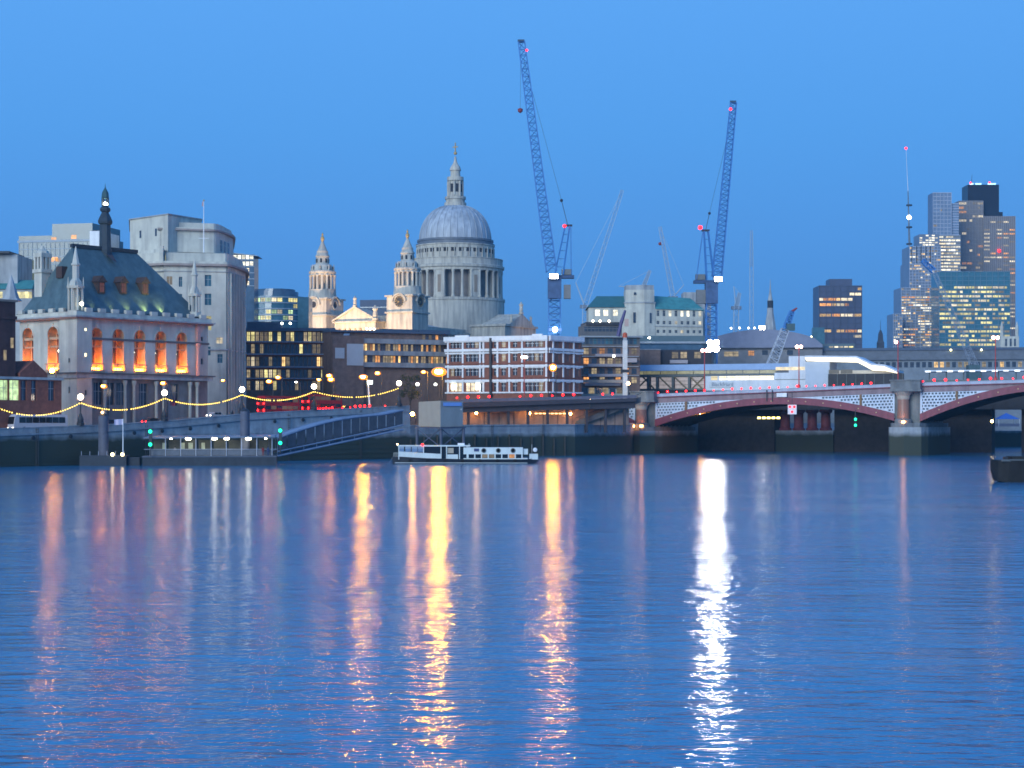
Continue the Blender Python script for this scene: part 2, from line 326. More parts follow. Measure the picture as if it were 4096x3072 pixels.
def loggia(M, bays, nm):
    """arched bays: pierced wall, deep niche, glazed screen, balcony, lamps"""
    b = B(M)
    for (a0, a1, c, hw) in bays: b.arch(a0, a1, Z_BAND, Z_COR, c, hw, Z_SILL, SPR, 0, 2.2, 0, 12, 1)
    b.build(nm, [STONE, ORNG], s)
    for (a0, a1, c, hw) in bays:
        bb = B(M); n = 10; arc = [(c-hw*math.cos(math.pi*i/n), SPR+hw*math.sin(math.pi*i/n)) for i in range(n+1)]
        bb.add([(c-hw, 2.19, Z_SILL)]+[(x, 2.19, z) for x, z in arc]+[(c+hw, 2.19, Z_SILL)], [tuple(range(n+3))], 0)
        bb.box(c-hw*.55, c+hw*.55, 2.05, 2.16, Z_SILL+1.6, SPR-2.6, 1)
        for k in (-.55, 0, .55): bb.box(c+hw*k-.09, c+hw*k+.09, 1.9, 2.05, Z_SILL+1.6, SPR+.4, 2)
        w_ = bb.build('window', [ORNG, GLASS, mat('timber_screen', (.16, .06, .03), .7, .2, 1)], s)
        ar = [(c-(hw+.32)*math.cos(math.pi*i/n), SPR+(hw+.32)*math.sin(math.pi*i/n)) for i in range(n+1)]
        hb = B(M)
        for i in range(n):
            p, q, r_, t_ = arc[i], arc[i+1], ar[i+1], ar[i]
            hb.add([(p[0], -.15, p[1]), (q[0], -.15, q[1]), (r_[0], -.15, r_[1]), (t_[0], -.15, t_[1]), (t_[0], 0, t_[1]), (r_[0], 0, r_[1])], [(0, 1, 2, 3), (3, 2, 5, 4)])
        hb.box(c-.22, c+.22, -.3, 0, SPR+hw-.1, SPR+hw+.75)
        hb.build('arch_moulding', STONE, s)
        B(M).box(c-hw+.01, c+hw-.01, .5, .9, SPR-.9, SPR-.35).build('transom', ORNG, s); B(M).box(c-hw+.01, c+hw-.01, .55, .85, SPR-2.6, SPR-2.3).build('transom', ORNG, s)
        bl = B(M); bl.box(c-hw-.15, c+hw+.15, -.75, .1, Z_SILL-.5, Z_SILL+.05, 0)
        for k in range(7): x = c-hw+hw*2*(k+.5)/7; bl.tube((x, -.5, Z_SILL+.05), (x, -.5, Z_SILL+1.25), .1, .07, 6, 0)
        bl.box(c-hw-.15, c+hw+.15, -.68, -.35, Z_SILL+1.25, Z_SILL+1.5, 0)
        bl.build('balcony', ORNG, s)
        up = B(M).box(c-.9, c+.9, -.2, .4, Z_SILL+.1, Z_SILL+.55).build('uplight', GLOWP, s)
loggia(FRONT, [(cuts[i], cuts[i+1], ac[i], 1.55) for i in range(5)], 'arcade_wall')
for i, c in enumerate(ac[2:]):                # white lamps inside three of the arches
    B().ball((c-.9, 1.2, Z_SILL+4.2), .33, 8).build('lamp', GLOWW, s)
sa = [LY-s.yy(u) for u in (213, 112)]
loggia(SIDE, [((sa[0]+sa[1])/2, LY-3.6, sa[0], 1.9), (.3, (sa[0]+sa[1])/2, sa[1], 1.9)], 'arcade_wall')
B(SIDE).ball((sa[0]+.9, 1.0, Z_SILL+4.2), .36, 8).build('lamp', GLOWW, s)
# solid parts: body behind the niches, end bays, corner bay
B().box(2.25, W_-.1, 2.25, LY, 0, Z_COR).build('wall_body', STONE2, s)
slits = [(W_-2.2, W_-1.5, zz(1340), zz(1322)), (W_-2.2, W_-1.5, zz(1440), zz(1415))]
eb = B(); eb.wall(xr, W_, Z_BAND, Z_COR, slits, 0, .4, 0); eb.quad((W_, 0, Z_BAND), (W_, 2.3, Z_BAND), (W_, 2.3, Z_COR), (W_, 0, Z_COR)); eb.build('end_bay', STONE, s)
for a, b_, c, d in slits: win(s, (a+b_)/2, .35, c, b_-a, d-c, GLASS)
xp = s.x(787); B().lathe([(.5, Z_BAND), (.45, Z_BAND+1), (.42, Z_STR-.8), (.6, Z_STR-.3), (.6, Z_STR)], 12, xp, -.45).build('column', mat('pink_lit_stone', (.5, .3, .27), .5, .15, 2), s)  # pink light on the column put into its stone colour
B().box(xp-.45, xp+.45, -.75, 0, Z_STR+.4, Z_COR).build('pilaster', MATS['pink_lit_stone'], s)
cb = B(); x1 = s.x(360); y1 = s.yy(249)
h1 = [(x1*.42, x1*.42+.55, zz(z0), zz(z1)) for z0, z1 in ((1322, 1312), (1425, 1412))]
cb.M = Matrix.Translation((0, -.7, 0)); cb.wall(-.7, x1, 0, Z_COR, h1+[(x1*.42, x1*.42+.6, zz(1580), zz(1560))], 0, .4, 0)
cb.quad((x1, 0, 0), (x1, .8, 0), (x1, .8, Z_COR), (x1, 0, Z_COR))
cb.M = Matrix.Translation((-.7, 0, 0)) @ SIDE; h2 = [(LY-2.2, LY-1.6, zz(1450), zz(1433)), (LY-2.2, LY-1.6, zz(1572), zz(1548))]
cb.wall(LY-y1, LY+.7, 0, Z_COR, h2, 0, .4, 0); cb.quad((LY-y1, 0, 0), (LY-y1, .8, 0), (LY-y1, .8, Z_COR), (LY-y1, 0, Z_COR))
cb.build('corner_bay', STONE, s)
for i, (a, b_, c, d) in enumerate(h1): win(s, (a+b_)/2, -.4, c, b_-a, d-c, glow('slit_window_light', (1, .86, .5), 5, False), name='window')
win(s, x1*.42+.3, -.4, zz(1580), .6, zz(1560)-zz(1580), GLASS)
for a, b_, c, d in h2: win(s, (a+b_)/2, .35-.7+.05, c, b_-a, d-c, GLASS, M=SIDE)
# ground storey: columns, tall windows, and two string courses right round
gb = B(); gh = []
for u in (395, 440, 486, 575, 700): c = s.x(u); gh.append((c-1.25, c+1.25, zz(1618), zz(1528)))
gb.wall(x1, W_, 0, Z_BAND, gh, .15, .6, 0)
gb.M = SIDE; gs = [(a-1.6, a+1.6, zz(1610), zz(1525)) for a in (sa[0], sa[1])]; gb.wall(0, LY-y1, 0, Z_BAND, gs, .15, .6, 0)
gb.build('ground_storey', mat('sooty_stone', (.27, .24, .23), .9, .2, .5, stain=.3), s)
for a, b_, c, d in gh: win(s, (a+b_)/2, .7, c, b_-a, d-c, GLASS, STONE2, 2)
for a, b_, c, d in gs: win(s, (a+b_)/2, .7, c, b_-a, d-c, GLASS, STONE2, 2, M=SIDE)
for u in (418, 500, 536, 625, 655, 760, 788): B().lathe([(.5, 0), (.5, 1), (.36, 1.3), (.31, Z_G-1.5), (.52, Z_G-.8), (.52, Z_G-.3)], 10, s.x(u, -.7), -.7).build('column', STONE, s)
def ring(z0, z1, out, nm, m): return B().box(-out-.7, W_+out, -out-.7, LY+out, z0, z1).build(nm, m, s)
ring(zz(1512), zz(1494), .45, 'string_course', STONE2); ring(zz(1494), zz(1489), .9, 'cornice', mat('shade_line_stone', (.14, .13, .13), .9, .2, .5))  # dark lines of cornice shade put into the stone colour
b = B(); b.box(x1, W_+.25, -.22, .3, Z_STR-.2, Z_STR+.25); b.build('string_course', MATS['shade_line_stone'], s)
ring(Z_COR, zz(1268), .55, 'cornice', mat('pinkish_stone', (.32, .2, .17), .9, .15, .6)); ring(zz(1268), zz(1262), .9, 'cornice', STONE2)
ring(zz(1262), Z_PAR-.5, .2, 'parapet', STONE)
for k in range(10): B().box(k*3.6+1.5, k*3.6+3.2, -1.05, -.3, Z_PAR-.5, Z_PAR+.35).build('merlon', STONE, s)
for k in range(5): B(SIDE).box(k*3.6+1, k*3.6+2.6, -1.05, -.3, Z_PAR-.5, Z_PAR+.35).build('merlon', STONE, s)
# roof: hipped slate with ridge, dormers, fleche
ymid = LY/2; ra, rb = s.x(290, ymid), s.x(543, ymid); zr = s.z(415, 997, ymid); ze = Z_PAR-.3
ro = B(); e = [(.2, .2), (W_-.8, .2), (W_-.8, LY-.2), (.2, LY-.2)]
ro.add([(x, y, ze) for x, y in e]+[(ra, ymid, zr), (rb, ymid, zr)], [(0, 1, 5, 4), (1, 2, 5), (2, 3, 4, 5), (3, 0, 4), (3, 2, 1, 0)])
roof = ro.build('roof', SLATE, s)
B().box(ra-.3, rb+.3, ymid-.45, ymid+.45, zr-.25, zr+.55).build('ridge_cap', DARKM, roof)
B().box(-.5, W_-.2, -.5, LY+.2, ze-.5, ze-.05).build('gutter', DARKM, roof)
def eaves_lamp(x, w):
    o = B().box(x-.3, x+.3, -.3, -.1, ze-.04, ze+.12).build('eaves_lamp', DARKM, s)
    l = bpy.data.lights.new('eaves_beam', 'SPOT'); l.energy = w*3; l.color = (1, .95, .28); l.spot_size = math.radians(80); l.spot_blend = .9; l.shadow_soft_size = .1
    lo = bpy.data.objects.new('eaves_beam', l); col.objects.link(lo); lo.parent = s.o; lo.location = (x, -.25, ze+.3); lo.rotation_euler = Vector((0, .55, 1)).to_track_quat('-Z', 'Y').to_euler()
for i in range(5):                              # lamps along the eaves washing the slates
    x = s.x((380, 455, 520, 590, 655)[i]); lo = eaves_lamp(x, (120, 160, 420, 1000, 1000)[i])
def onroof(u, v):                               # point on the front slope seen at u, v
    best = None
    for k in range(60):
        y = .2+(ymid-.2)*k/59; x = s.x(u, y); z = s.z(u, v, y); zp = ze+(zr-ze)*(y-.2)/(ymid-.2)
        if best is None or abs(z-zp) < best[0]: best = (abs(z-zp), x, y, zp)
    return best[1:]
DORM = mat('dormer_wood', (.07, .045, .04), .8, .2, 1)
for u, v in ((404, 1172), (491, 1176), (578, 1178)):
    x, y, z = onroof(u, v)
    d = B(); d.box(x-.9, x+.9, y-.3, y+4, z, z+2.6, 0); d.add([(x-1.25, y-.7, z+2.5), (x+1.25, y-.7, z+2.5), (x, y-.7, z+3.9), (x-1.25, y+5, z+2.5), (x+1.25, y+5, z+2.5), (x, y+5, z+3.9)], [(0, 1, 2), (0, 2, 5, 3), (1, 4, 5, 2), (0, 3, 4, 1)], 0)
    do = d.build('dormer', DORM, s); win(do, x, y-.32, z+.3, 1.1, 2.0, glow('dormer_light', (1, .3, .14), .12, False), DORM, 1)
ysd = s.yy(243, 3.5); B().box(3.0, 5.5, ysd-1, ysd+1, s.zs(243, 1112, 3.5), s.zs(243, 1066, 3.5)).build('dormer', DORM, s)
fx, fz = s.x(421, ymid), lambda v: s.z(421, v, ymid); k_ = s.D(s.x(421, ymid), ymid)/F_PX
fl = lambda pr: [(r*k_, fz(v)) for v, r in pr]
fb = B(); fb.lathe(fl([(1052, 22), (1000, 26), (985, 24), (900, 22), (895, 28), (885, 30), (870, 24), (850, 14), (845, 20), (838, 22), (832, 20), (826, 12), (822, 14)]), 8, fx, ymid, 0, .39)
fle = fb.build('fleche', mat('fleche_lead', (.035, .05, .065), .6, .2, 1), s)
for k in range(8):
    t = .39+k*math.pi/4; r = 13*k_; B().tube((fx+r*math.cos(t), ymid+r*math.sin(t), fz(824)), (fx+r*math.cos(t), ymid+r*math.sin(t), fz(790)), .14, None, 5).build('lantern_post', DARKM, fle)
B().lathe(fl([(794, 15), (786, 15), (770, 13), (758, 6), (750, 2), (735, .6)]), 8, fx, ymid, 0, .39).build('lantern_cap', mat('fleche_copper', (.04, .1, .11), .6, .2, 1), fle)
B().ball((fx, ymid-.1, fz(817)), .52, 10).build('lantern_lamp', glow('fleche_lamp', (1, 1, .75), 30), fle)
B().add([(fx-22*k_, ymid-.3, fz(1003)), (fx+22*k_, ymid-.3, fz(1003)), (fx+16*k_, ymid-3, fz(1052)), (fx-6*k_, ymid-3, fz(1045))], [(0, 1, 2, 3)]).build('roof_flashing', mat('rusty_lead', (.09, .06, .06), .7, .2, 1), fle)
def turret(u, y, vb, vt, w, lamp, spire_v, nm='turret'):
    """stone corner turret: arcaded lantern, upper stage, spirelet"""
    x = s.x(u, y); k = s.D(x, y)/F_PX; z = lambda v: s.z(u, v, y); h = w*k/2
    tb = B(); tb.lathe([(h*1.45, z(vb)), (h*1.45, z(vb-18)), (h*1.5, z(vb-20))], 8, x, y, 0, .39)
    for q in range(8):
        t = .39+q*math.pi/4; tb.tube((x+h*1.25*math.cos(t), y+h*1.25*math.sin(t), z(vb-20)), (x+h*1.25*math.cos(t), y+h*1.25*math.sin(t), z(vt+14)), h*.17, None, 6)
    tb.lathe([(h*.55, z(vb-20)), (h*.55, z(vt+14))], 8, x, y)
    tb.lathe([(h*1.5, z(vt+14)), (h*1.6, z(vt+4)), (h*1.2, z(vt+2)), (h*1.0, z(vt-14)), (h*.6, z(vt-26))], 8, x, y, 0, .39)
    vm = vt-(vt-spire_v)*.55
    tb.lathe([(h*.6, z(vt-20)), (h*.6, z(vm+8)), (h*.8, z(vm+6)), (h*.8, z(vm)), (h*.62, z(vm-2)), (.08, z(spire_v))], 8, x, y, 0, .39)
    to = tb.build(nm, STONE, s)
    for q in range(4): t = q*math.pi/2+.78; B().tube((x+h*1.3*math.cos(t), y+h*1.3*math.sin(t), z(vt+4)), (x+h*1.3*math.cos(t), y+h*1.3*math.sin(t), z(vt-32)), .22, .05, 5).build('pinnacle', STONE, to)
    if lamp: B().ball((x+.3, y-h*1.3, z(vb-46)), .42, 8).build('lamp', glow('turret_lamp', (1, 1, .72), 9), to)
turret(303, 1.2, 1262, 1140, 46, True, 985); turret(778, 1.0, 1268, 1172, 36, False, 1035)
x, y = 3.0, LY-1.5                              # chimney-like bell turret at the back corner
u0 = 170; y = s.yy(u0, 3.0); z = lambda v: s.zs(u0, v, 3.0)
tb = B(); tb.box(1.8, 4.2, y-1.3, y+1.3, z(1250), z(1092)); tb.box(1.5, 4.5, y-1.6, y+1.6, z(1092), z(1078))
for dx in (2, 3, 4):
    for dy in (-1.1, 0, 1.1):
        if (dx, dy) != (3, 0): tb.box(dx-.28, dx+.28, y+dy-.3, y+dy+.3, z(1078), z(1030))
tb.box(1.6, 4.4, y-1.5, y+1.5, z(1030), z(1014)); tb.lathe([(1.5, z(1014)), (1.3, z(1004)), (.6, z(998)), (.3, z(985))], 8, 3, y); tb.build('bell_turret', STONE, s)
# ------------------------------------------------------------------ dark red gothic building at the left edge
g = T('gothic_building', 'dark red brick gothic building with small spire at the left edge', 'building', -60, 350, 51.5, 6.0)
gz = lambda v: g.z(0, v); xe = g.x(62)
gb = B(); gb.box(-8, xe, 0, 14, 0, gz(1200)); gb.build('tower_wall', mat('dark_gothic_brick', (.095, .045, .04), .9, .25, .8, stain=.3), g)
DGB = MATS['dark_gothic_brick']
B().box(-8.2, xe+.2, -.3, 14, gz(1275), gz(1262)).build('string_course', DGB, g); B().box(-8.2, xe+.25, -.3, 14, gz(1205), gz(1196)).build('parapet', mat('gothic_buff_stone', (.26, .19, .15), .9, .2, .8), g)
xs_ = g.x(32, 3); B().lathe([(2.2, gz(1198)), (1.6, gz(1185)), (.08, gz(1092))], 8, xs_, 2).build('spire', STONE2, g)
x2 = g.x(240)
lh = []
for u, w in ((12, 2.3), (50, 2.6), (90, 1.3), (130, 1.3), (200, 1.6)): c = g.x(u); lh.append((c-w/2, c+w/2, gz(1600), gz(1520)))
lb = B(); lb.wall(-8, x2, 0, gz(1505), lh, -.5, .5, 0); lb.quad((x2, -.5, 0), (x2, 10, 0), (x2, 10, gz(1505)), (x2, -.5, gz(1505))); lb.quad((-8, -.5, gz(1505)), (x2, -.5, gz(1505)), (x2, 10, gz(1505)), (-8, 10, gz(1505))); lb.build('lower_wall', BRICK, g)
for i, (a, b_, c, d) in enumerate(lh): win(g, (a+b_)/2, -.08, c, b_-a, d-c, (LIT['green'], LIT['green'], GLASS, GLASS, GLASS)[i], STONE2, 1)
B().box(-8, x2+.2, -.9, -.5, gz(1516), gz(1506)).build('string_course', STONE2, g)
ga, gc = g.x(75), g.x(185)
gg = B(); m_ = (ga+gc)/2; gg.add([(ga, -.4, gz(1506)), (gc, -.4, gz(1506)), (gc, -.4, gz(1490)), (m_, -.4, gz(1438)), (ga, -.4, gz(1490)), (ga, 6, gz(1506)), (gc, 6, gz(1506)), (gc, 6, gz(1490)), (m_, 6, gz(1438)), (ga, 6, gz(1490))], [(0, 1, 2, 3, 4), (2, 7, 8, 3), (3, 8, 9, 4), (0, 4, 9, 5), (1, 6, 7, 2)]); gg.build('gable', BRICK, g)
for u, v in ((20, 1440), (48, 1390)): win(g, g.x(u), -.02, gz(v), .7, 2.0, LIT['dim'])
# ------------------------------------------------------------------ buildings behind the school
def body(th, poly, z0, z1, m, nm='wall'): return B().prism(poly, z0, z1).build(nm, m, th)
gl = T('glass_office', 'long teal glass office block rising behind the slate roof', 'building', 75, 480, -12, 6)
w_ = gl.x(366); a, b_ = gl.z(75, 945), gl.z(366, 912)
body(gl, [(0, 0), (w_, 0), (w_, 20), (0, 20)], 0, a, mat('green_glass_wall', (.045, .095, .11), .2, .25, .2, spec=.7)); xm = gl.x(205)
gm = MATS['green_glass_wall']; B().box(xm, w_, .5, 18, a, a+3.1).build('roof_storey', gm, gl); B().box(-.3, w_+.2, -.25, 0, gl.z(75, 972), gl.z(75, 963)).build('fascia', mat('pale_metal', (.33, .38, .42), .5, .1, 1), gl)
for k in range(16): B().box(k*w_/16, k*w_/16+.12, -.12, 0, 0, gl.z(75, 975)).build('mullion', MATS['pale_metal'], gl)
for v in (1000, 1030, 1062, 1095, 1128, 1160): B().box(0, w_, -.1, 0, gl.z(75, v), gl.z(75, v-3)).build('transom', MATS['pale_metal'], gl)
for u, v in ((215, 967), (295, 960), (205, 1050), (220, 1046), (232, 1050), (190, 1096)): win(gl, gl.x(u), -.02, gl.z(75, v), 1.5, 1.0, LIT['orange'])
B().box(.3, gl.x(135), -.14, -.02, gl.z(75, 1120), gl.z(75, 1042)).build('blind_panel', mat('olive_panel', (.16, .15, .06), .8, .15, .5), gl)
B().box(gl.x(362), gl.x(400), -.5, 12, 0, gl.z(366, 925)).build('stair_tower', WHITE, gl)
le = T('corner_office', 'pale office with dark overhanging roof slab at the left edge', 'building', -60, 450, 0, 6)
x1 = le.x(70); body(le, [(0, 0), (x1, 0), (x1, 14), (0, 14)], 0, le.z(0, 1018), STONE2); B().box(0, le.x(46), -2, 12, le.z(0, 1016), le.z(0, 1007)).build('roof_slab', DARKM, le)
B().box(0, le.x(140), -3, -.01, 0, le.z(0, 1160)).build('wing_wall', STONE2, le); B().add([(0, -3.5, le.z(0, 1160)), (le.x(142), -3.5, le.z(0, 1160)), (le.x(132), 2, le.z(0, 1118)), (0, 2, le.z(0, 1118)), (0, 3, le.z(0, 1160)), (le.x(142), 3, le.z(0, 1160))], [(0, 1, 2, 3), (1, 5, 2), (2, 5, 4, 3)]).build('copper_roof', COPPER, le)
for u in (2, 62, 78, 92, 108, 120): win(le, le.x(u, -3), -3.02, le.z(0, 1196), 1.0, 1.6, LIT['yellow'])
# ------------------------------------------------------------------ the great pale office with the curved front
uh = T('stone_office', 'massive pale stone office with curved front and stepped top', 'building', 655, 446, 0, 6)
def up(u, D): return (PX(u, D)-uh.ox, D-uh.oy)
uz = lambda v: PZ(v, 446)-6
cen = up(905, 476); rr = 27
front = [up(655, 446), up(905, 449)]
arc_ = []
c0 = up(905, 449); c1 = up(982, 470)
for i in range(1, 9):
    t = i/8*math.pi/2; arc_.append((c0[0]+(c1[0]-c0[0])*math.sin(t), c0[1]+(c1[1]-c0[1])*(1-math.cos(t))))
plan = [up(655, 446), c0]+arc_+[up(984, 512), up(480, 500), up(480, 452)]
def grow(pl, d):
    n = len(pl); cx = sum(p[0] for p in pl)/n; cy = sum(p[1] for p in pl)/n
    return [(x+(x-cx)/math.hypot(x-cx, y-cy)*d, y+(y-cy)/math.hypot(x-cx, y-cy)*d) for x, y in pl]
fw = c0[0]; M_ = turned(0, 0, math.degrees(math.atan2(c0[1], c0[0])))
fx_ = lambda u: (u-655)/(905-655)*math.hypot(*c0)
hl = []
for u, v0, v1, w in ((832, 1142, 1097, 26), (832, 1218, 1172, 26), (722, 1146, 1106, 13), (722, 1212, 1175, 12), (832, 1318, 1262, 26), (878, 1372, 1348, 24), (672, 1138, 1105, 10), (684, 1138, 1105, 10), (720, 1330, 1290, 12), (770, 1330, 1290, 18), (770, 1420, 1380, 18), (832, 1420, 1385, 20), (880, 1450, 1415, 20), (720, 1240, 1225, 12)):
    k = 446/F_PX; c = fx_(u); hl.append((c-w*k/2, c+w*k/2, uz(v0), uz(v1)))
B(M_).wall(0, math.hypot(*c0), 0, uz(1062), hl, 0, .5).build('front_wall', STONE, uh)
lits = {4: LIT['yellow'], 5: LIT['cream'], 6: LIT['dim'], 7: LIT['dim']}
for i, (a, b_, c, d) in enumerate(hl): win(uh, (a+b_)/2, .45, c, b_-a, d-c, lits.get(i, TEAL), STONE2, 1, M=M_)
pb = [(x, y+.55) for x, y in plan[:2]]+arc_+plan[-3:]
body(uh, pb, 0, uz(1062), STONE, 'wall')
for i in range(0, 8):                            # window strips and pilasters round the curve
    p = (c0 if i == 0 else arc_[i-1]); q = arc_[i]; ang = math.degrees(math.atan2(q[1]-p[1], q[0]-p[0])); L_ = math.hypot(q[0]-p[0], q[1]-p[1]); Mx = turned(p[0], p[1], ang)
    if i >= 2:
        for r_ in range(8): win(uh, L_/2, -.06, uz(1150+r_*50), L_*.42, 2.1, GLASS, STONE2, 0, M=Mx)
        B(Mx).box(-.3, .3, -.5, 0, 0, uz(1085)).build('pilaster', STONE, uh)
def tier(pl, z0, z1, m, nm='attic', out=0): return body(uh, grow(pl, out), z0, z1, m, nm)
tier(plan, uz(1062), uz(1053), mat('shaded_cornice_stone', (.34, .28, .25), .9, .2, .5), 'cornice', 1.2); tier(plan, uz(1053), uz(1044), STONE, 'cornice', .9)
B().box(up(640, 446)[0], 0, -.8, .3, uz(1062), uz(985)).build('flank_parapet', STONE, uh)
tier(plan, uz(1044), uz(1008), STONE, 'attic', -1.0); tier(plan, uz(1400), uz(1394), STONE2, 'string_course', .35); tier(plan, uz(1085), uz(1082), STONE2, 'string_course', .25)
p2 = [up(640, 452), up(855, 456)]
q0, q1 = up(855, 456), up(932, 474)
p2 += [(q0[0]+(q1[0]-q0[0])*math.sin(i/6*math.pi/2), q0[1]+(q1[1]-q0[1])*(1-math.cos(i/6*math.pi/2))) for i in range(1, 7)]+[up(934, 500), up(640, 492)]
uz2 = lambda v: PZ(v, 456)-6
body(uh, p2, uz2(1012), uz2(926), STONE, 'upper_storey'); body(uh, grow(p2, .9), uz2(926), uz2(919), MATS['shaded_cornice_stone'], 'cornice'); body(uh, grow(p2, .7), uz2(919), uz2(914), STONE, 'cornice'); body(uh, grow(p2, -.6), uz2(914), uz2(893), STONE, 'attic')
for i in range(3, 6):
    p, q = p2[i], p2[i+1]; L_ = math.hypot(q[0]-p[0], q[1]-p[1]); win(uh, L_/2, -.06, uz2(1002), L_*.6, 3.0, GLASS, STONE2, 1, M=turned(p[0], p[1], math.degrees(math.atan2(q[1]-p[1], q[0]-p[0]))))
c3 = up(672, 450); p3 = [c3, up(806, 462), up(790, 492), up(520, 490), up(520, 462)]
uz3 = lambda v: PZ(v, 450)-6
body(uh, p3, uz3(1040), uz3(858), STONE, 'top_block'); body(uh, grow(p3, .4), uz3(858), uz3(854), STONE2, 'coping')
Mt = turned(c3[0], c3[1], 180+math.degrees(math.atan2(up(520, 462)[1]-c3[1], up(520, 462)[0]-c3[0])))
for u in (563, 625): win(uh, -(672-u)/(672-520)*math.hypot(up(520, 462)[0]-c3[0], up(520, 462)[1]-c3[1]), -.05, uz3(938), .8, 1.9, GLASS, M=Mt)
pl = [up(655, 446.5), up(655, 452), up(540, 470), up(540, 458)]
body(uh, [(x, y) for x, y in pl], 0, uz(990), STONE, 'flank_wall'); body(uh, grow(pl, .7), uz(1024), uz(1016), STONE2, 'cornice')
Mf = turned(0, .5, 180+math.degrees(math.atan2(up(540, 458)[1]-.5, up(540, 458)[0])))
for u, v in ((592, 1062), (592, 1130), (640, 1130)): win(uh, -(655-u)/115*math.hypot(up(540, 458)[0], 12), -.06, uz(v), .9, 2.4, GLASS, STONE2, 1, M=Mf)
for u in (668, 684): win(uh, fx_(u), .9, uz(1042), .75, 1.5, LIT['yellow'], STONE2, 0, M=M_)
fp = T('flagpole', 'thin white flagpole with furled flag above the curved stone office', 'flagpole', 815, 452, 0, PZ(1010, 452))
B().tube((0, 0, 0), (0, 0, PZ(806, 452)-fp.base), .16, .07, 8).build('pole', WHITE, fp); B().ball((0, 0, PZ(802, 452)-fp.base), .22, 8).build('finial', GOLD, fp)
B().box(-1.3, 1.3, -.05, .05, PZ(954, 452)-fp.base, PZ(952, 452)-fp.base).build('yard_arm', WHITE, fp)
fb = B(); fb.add([(-.1, 0, PZ(826, 452)-fp.base), (-.5, .1, PZ(824, 452)-fp.base), (-.42, .2, PZ(806, 452)-fp.base), (-.05, 0, PZ(806, 452)-fp.base), (-.3, -.15, PZ(815, 452)-fp.base)], [(0, 1, 4), (1, 2, 4), (2, 3, 4), (3, 0, 4)]); fb.build('flag', mat('flag_cloth', (.45, .3, .32), .9, .2, 1), fp)
# ================================================================== the domed cathedral
c = T('cathedral', 'domed cathedral of pale stone with two west towers and lead dome', 'cathedral', loc=(-69.3, 845, 6.0), ang=-29.15)
CS = mat('cathedral_stone', (.51, .475, .40), .85, .16, .12, stain=.4)
DK = mat('dark_opening', (.03, .03, .035), .9, .2, .5)
DY = 83.0; DD = c.D(0, DY); dk = DD/F_PX; dz = lambda v: PZ(v, DD)-6
L = lambda pr: [(r*dk, dz(v)) for v, r in pr]
def part(b, nm, m, par=None, sm=False): return b.build(nm, m, par or c, sm)
# dome and lantern
dome_pr = [(962, 143)]+[(962-142*math.sin(t)**.93 if False else 962-(142)*math.sin(t), 143*math.cos(t)**.86) for t in [i*1.27/16 for i in range(1, 17)]]
dm = part(B().lathe(L(dome_pr), 64, 0, DY), 'dome', LEAD, None, True)
for k in range(32):                                # raised lead rolls
    t = 2*math.pi*k/32; b = B(); pts = [(r*dk+.12, dz(v)) for v, r in dome_pr]
    for (r0, z0), (r1, z1) in zip(pts, pts[1:]): b.tube((r0*math.cos(t), DY+r0*math.sin(t), z0), (r1*math.cos(t), DY+r1*math.sin(t), z1), .2, .16, 4)
    part(b, 'dome_rib', LEAD, dm)
part(B().lathe(L([(985, 158), (980, 158), (979, 150), (972, 150), (971, 153), (963, 153), (962, 143)]), 64, 0, DY), 'dome_moulding', LEADD, dm)
ln = part(B().lathe(L([(826, 44), (812, 44), (811, 38), (800, 38), (798, 42), (788, 42), (786, 28), (725, 27), (724, 33), (709, 33), (707, 20), (684, 19), (683, 23), (678, 22), (668, 19), (655, 10), (652, 9), (645, 6), (626, 3.2)]), 24, 0, DY), 'lantern', CS, None)
for k in range(8):
    t = math.pi/8+k*math.pi/4
    part(B().tube((30*dk*math.cos(t), DY+30*dk*math.sin(t), dz(786)), (30*dk*math.cos(t), DY+30*dk*math.sin(t), dz(726)), .5, None, 6), 'column', CS, ln)
    t2 = k*math.pi/4-math.pi/2; M_ = Matrix.Translation((0, DY, 0)) @ Matrix.Rotation(t2+math.pi/2, 4, 'Z')
    part(B(M_).box(-.7, .7, -27.9*dk, -26*dk, dz(770), dz(737)), 'lantern_window', DK, ln)
b = B(); b.ball((0, DY, dz(613)), 7*dk, 12); b.box(-.22, .22, DY-.22, DY+.22, dz(607), dz(571)); b.box(-1.55, 1.55, DY-.2, DY+.2, dz(590), dz(586)); part(b, 'ball_and_cross', GOLD)
# drum
part(B().lathe(L([(1260, 150), (985, 150)]), 48, 0, DY), 'drum', mat('shaded_drum_stone', (.27, .24, .22), .9, .2, .3, stain=.3))  # recess shade behind the columns put into the drum's stone colour
at = part(B().lathe(L([(1060, 153), (1004, 153), (1003, 155), (990, 155), (989, 158), (985, 158)]), 64, 0, DY), 'attic', CS)
for k in range(32):
    t = 2*math.pi*(k+.5)/32; M_ = Matrix.Translation((0, DY, 0)) @ Matrix.Rotation(t, 4, 'Z')
    part(B(M_).box(-1.15, 1.15, -154.2*dk, -151*dk, dz(1018), dz(999)), 'window', DK, at); part(B(M_).box(-3.6, -3.2, -154.6*dk, -151*dk, dz(1046), dz(996)), 'pilaster', CS, at)
gl_ = part(B().lathe(L([(1092, 150), (1092, 190), (1082, 190), (1080, 196), (1071, 197), (1069, 192), (1068, 190), (1046, 189), (1045, 191), (1042, 191), (1042, 184), (1060, 184), (1060, 150)]), 64, 0, DY), 'gallery', CS)
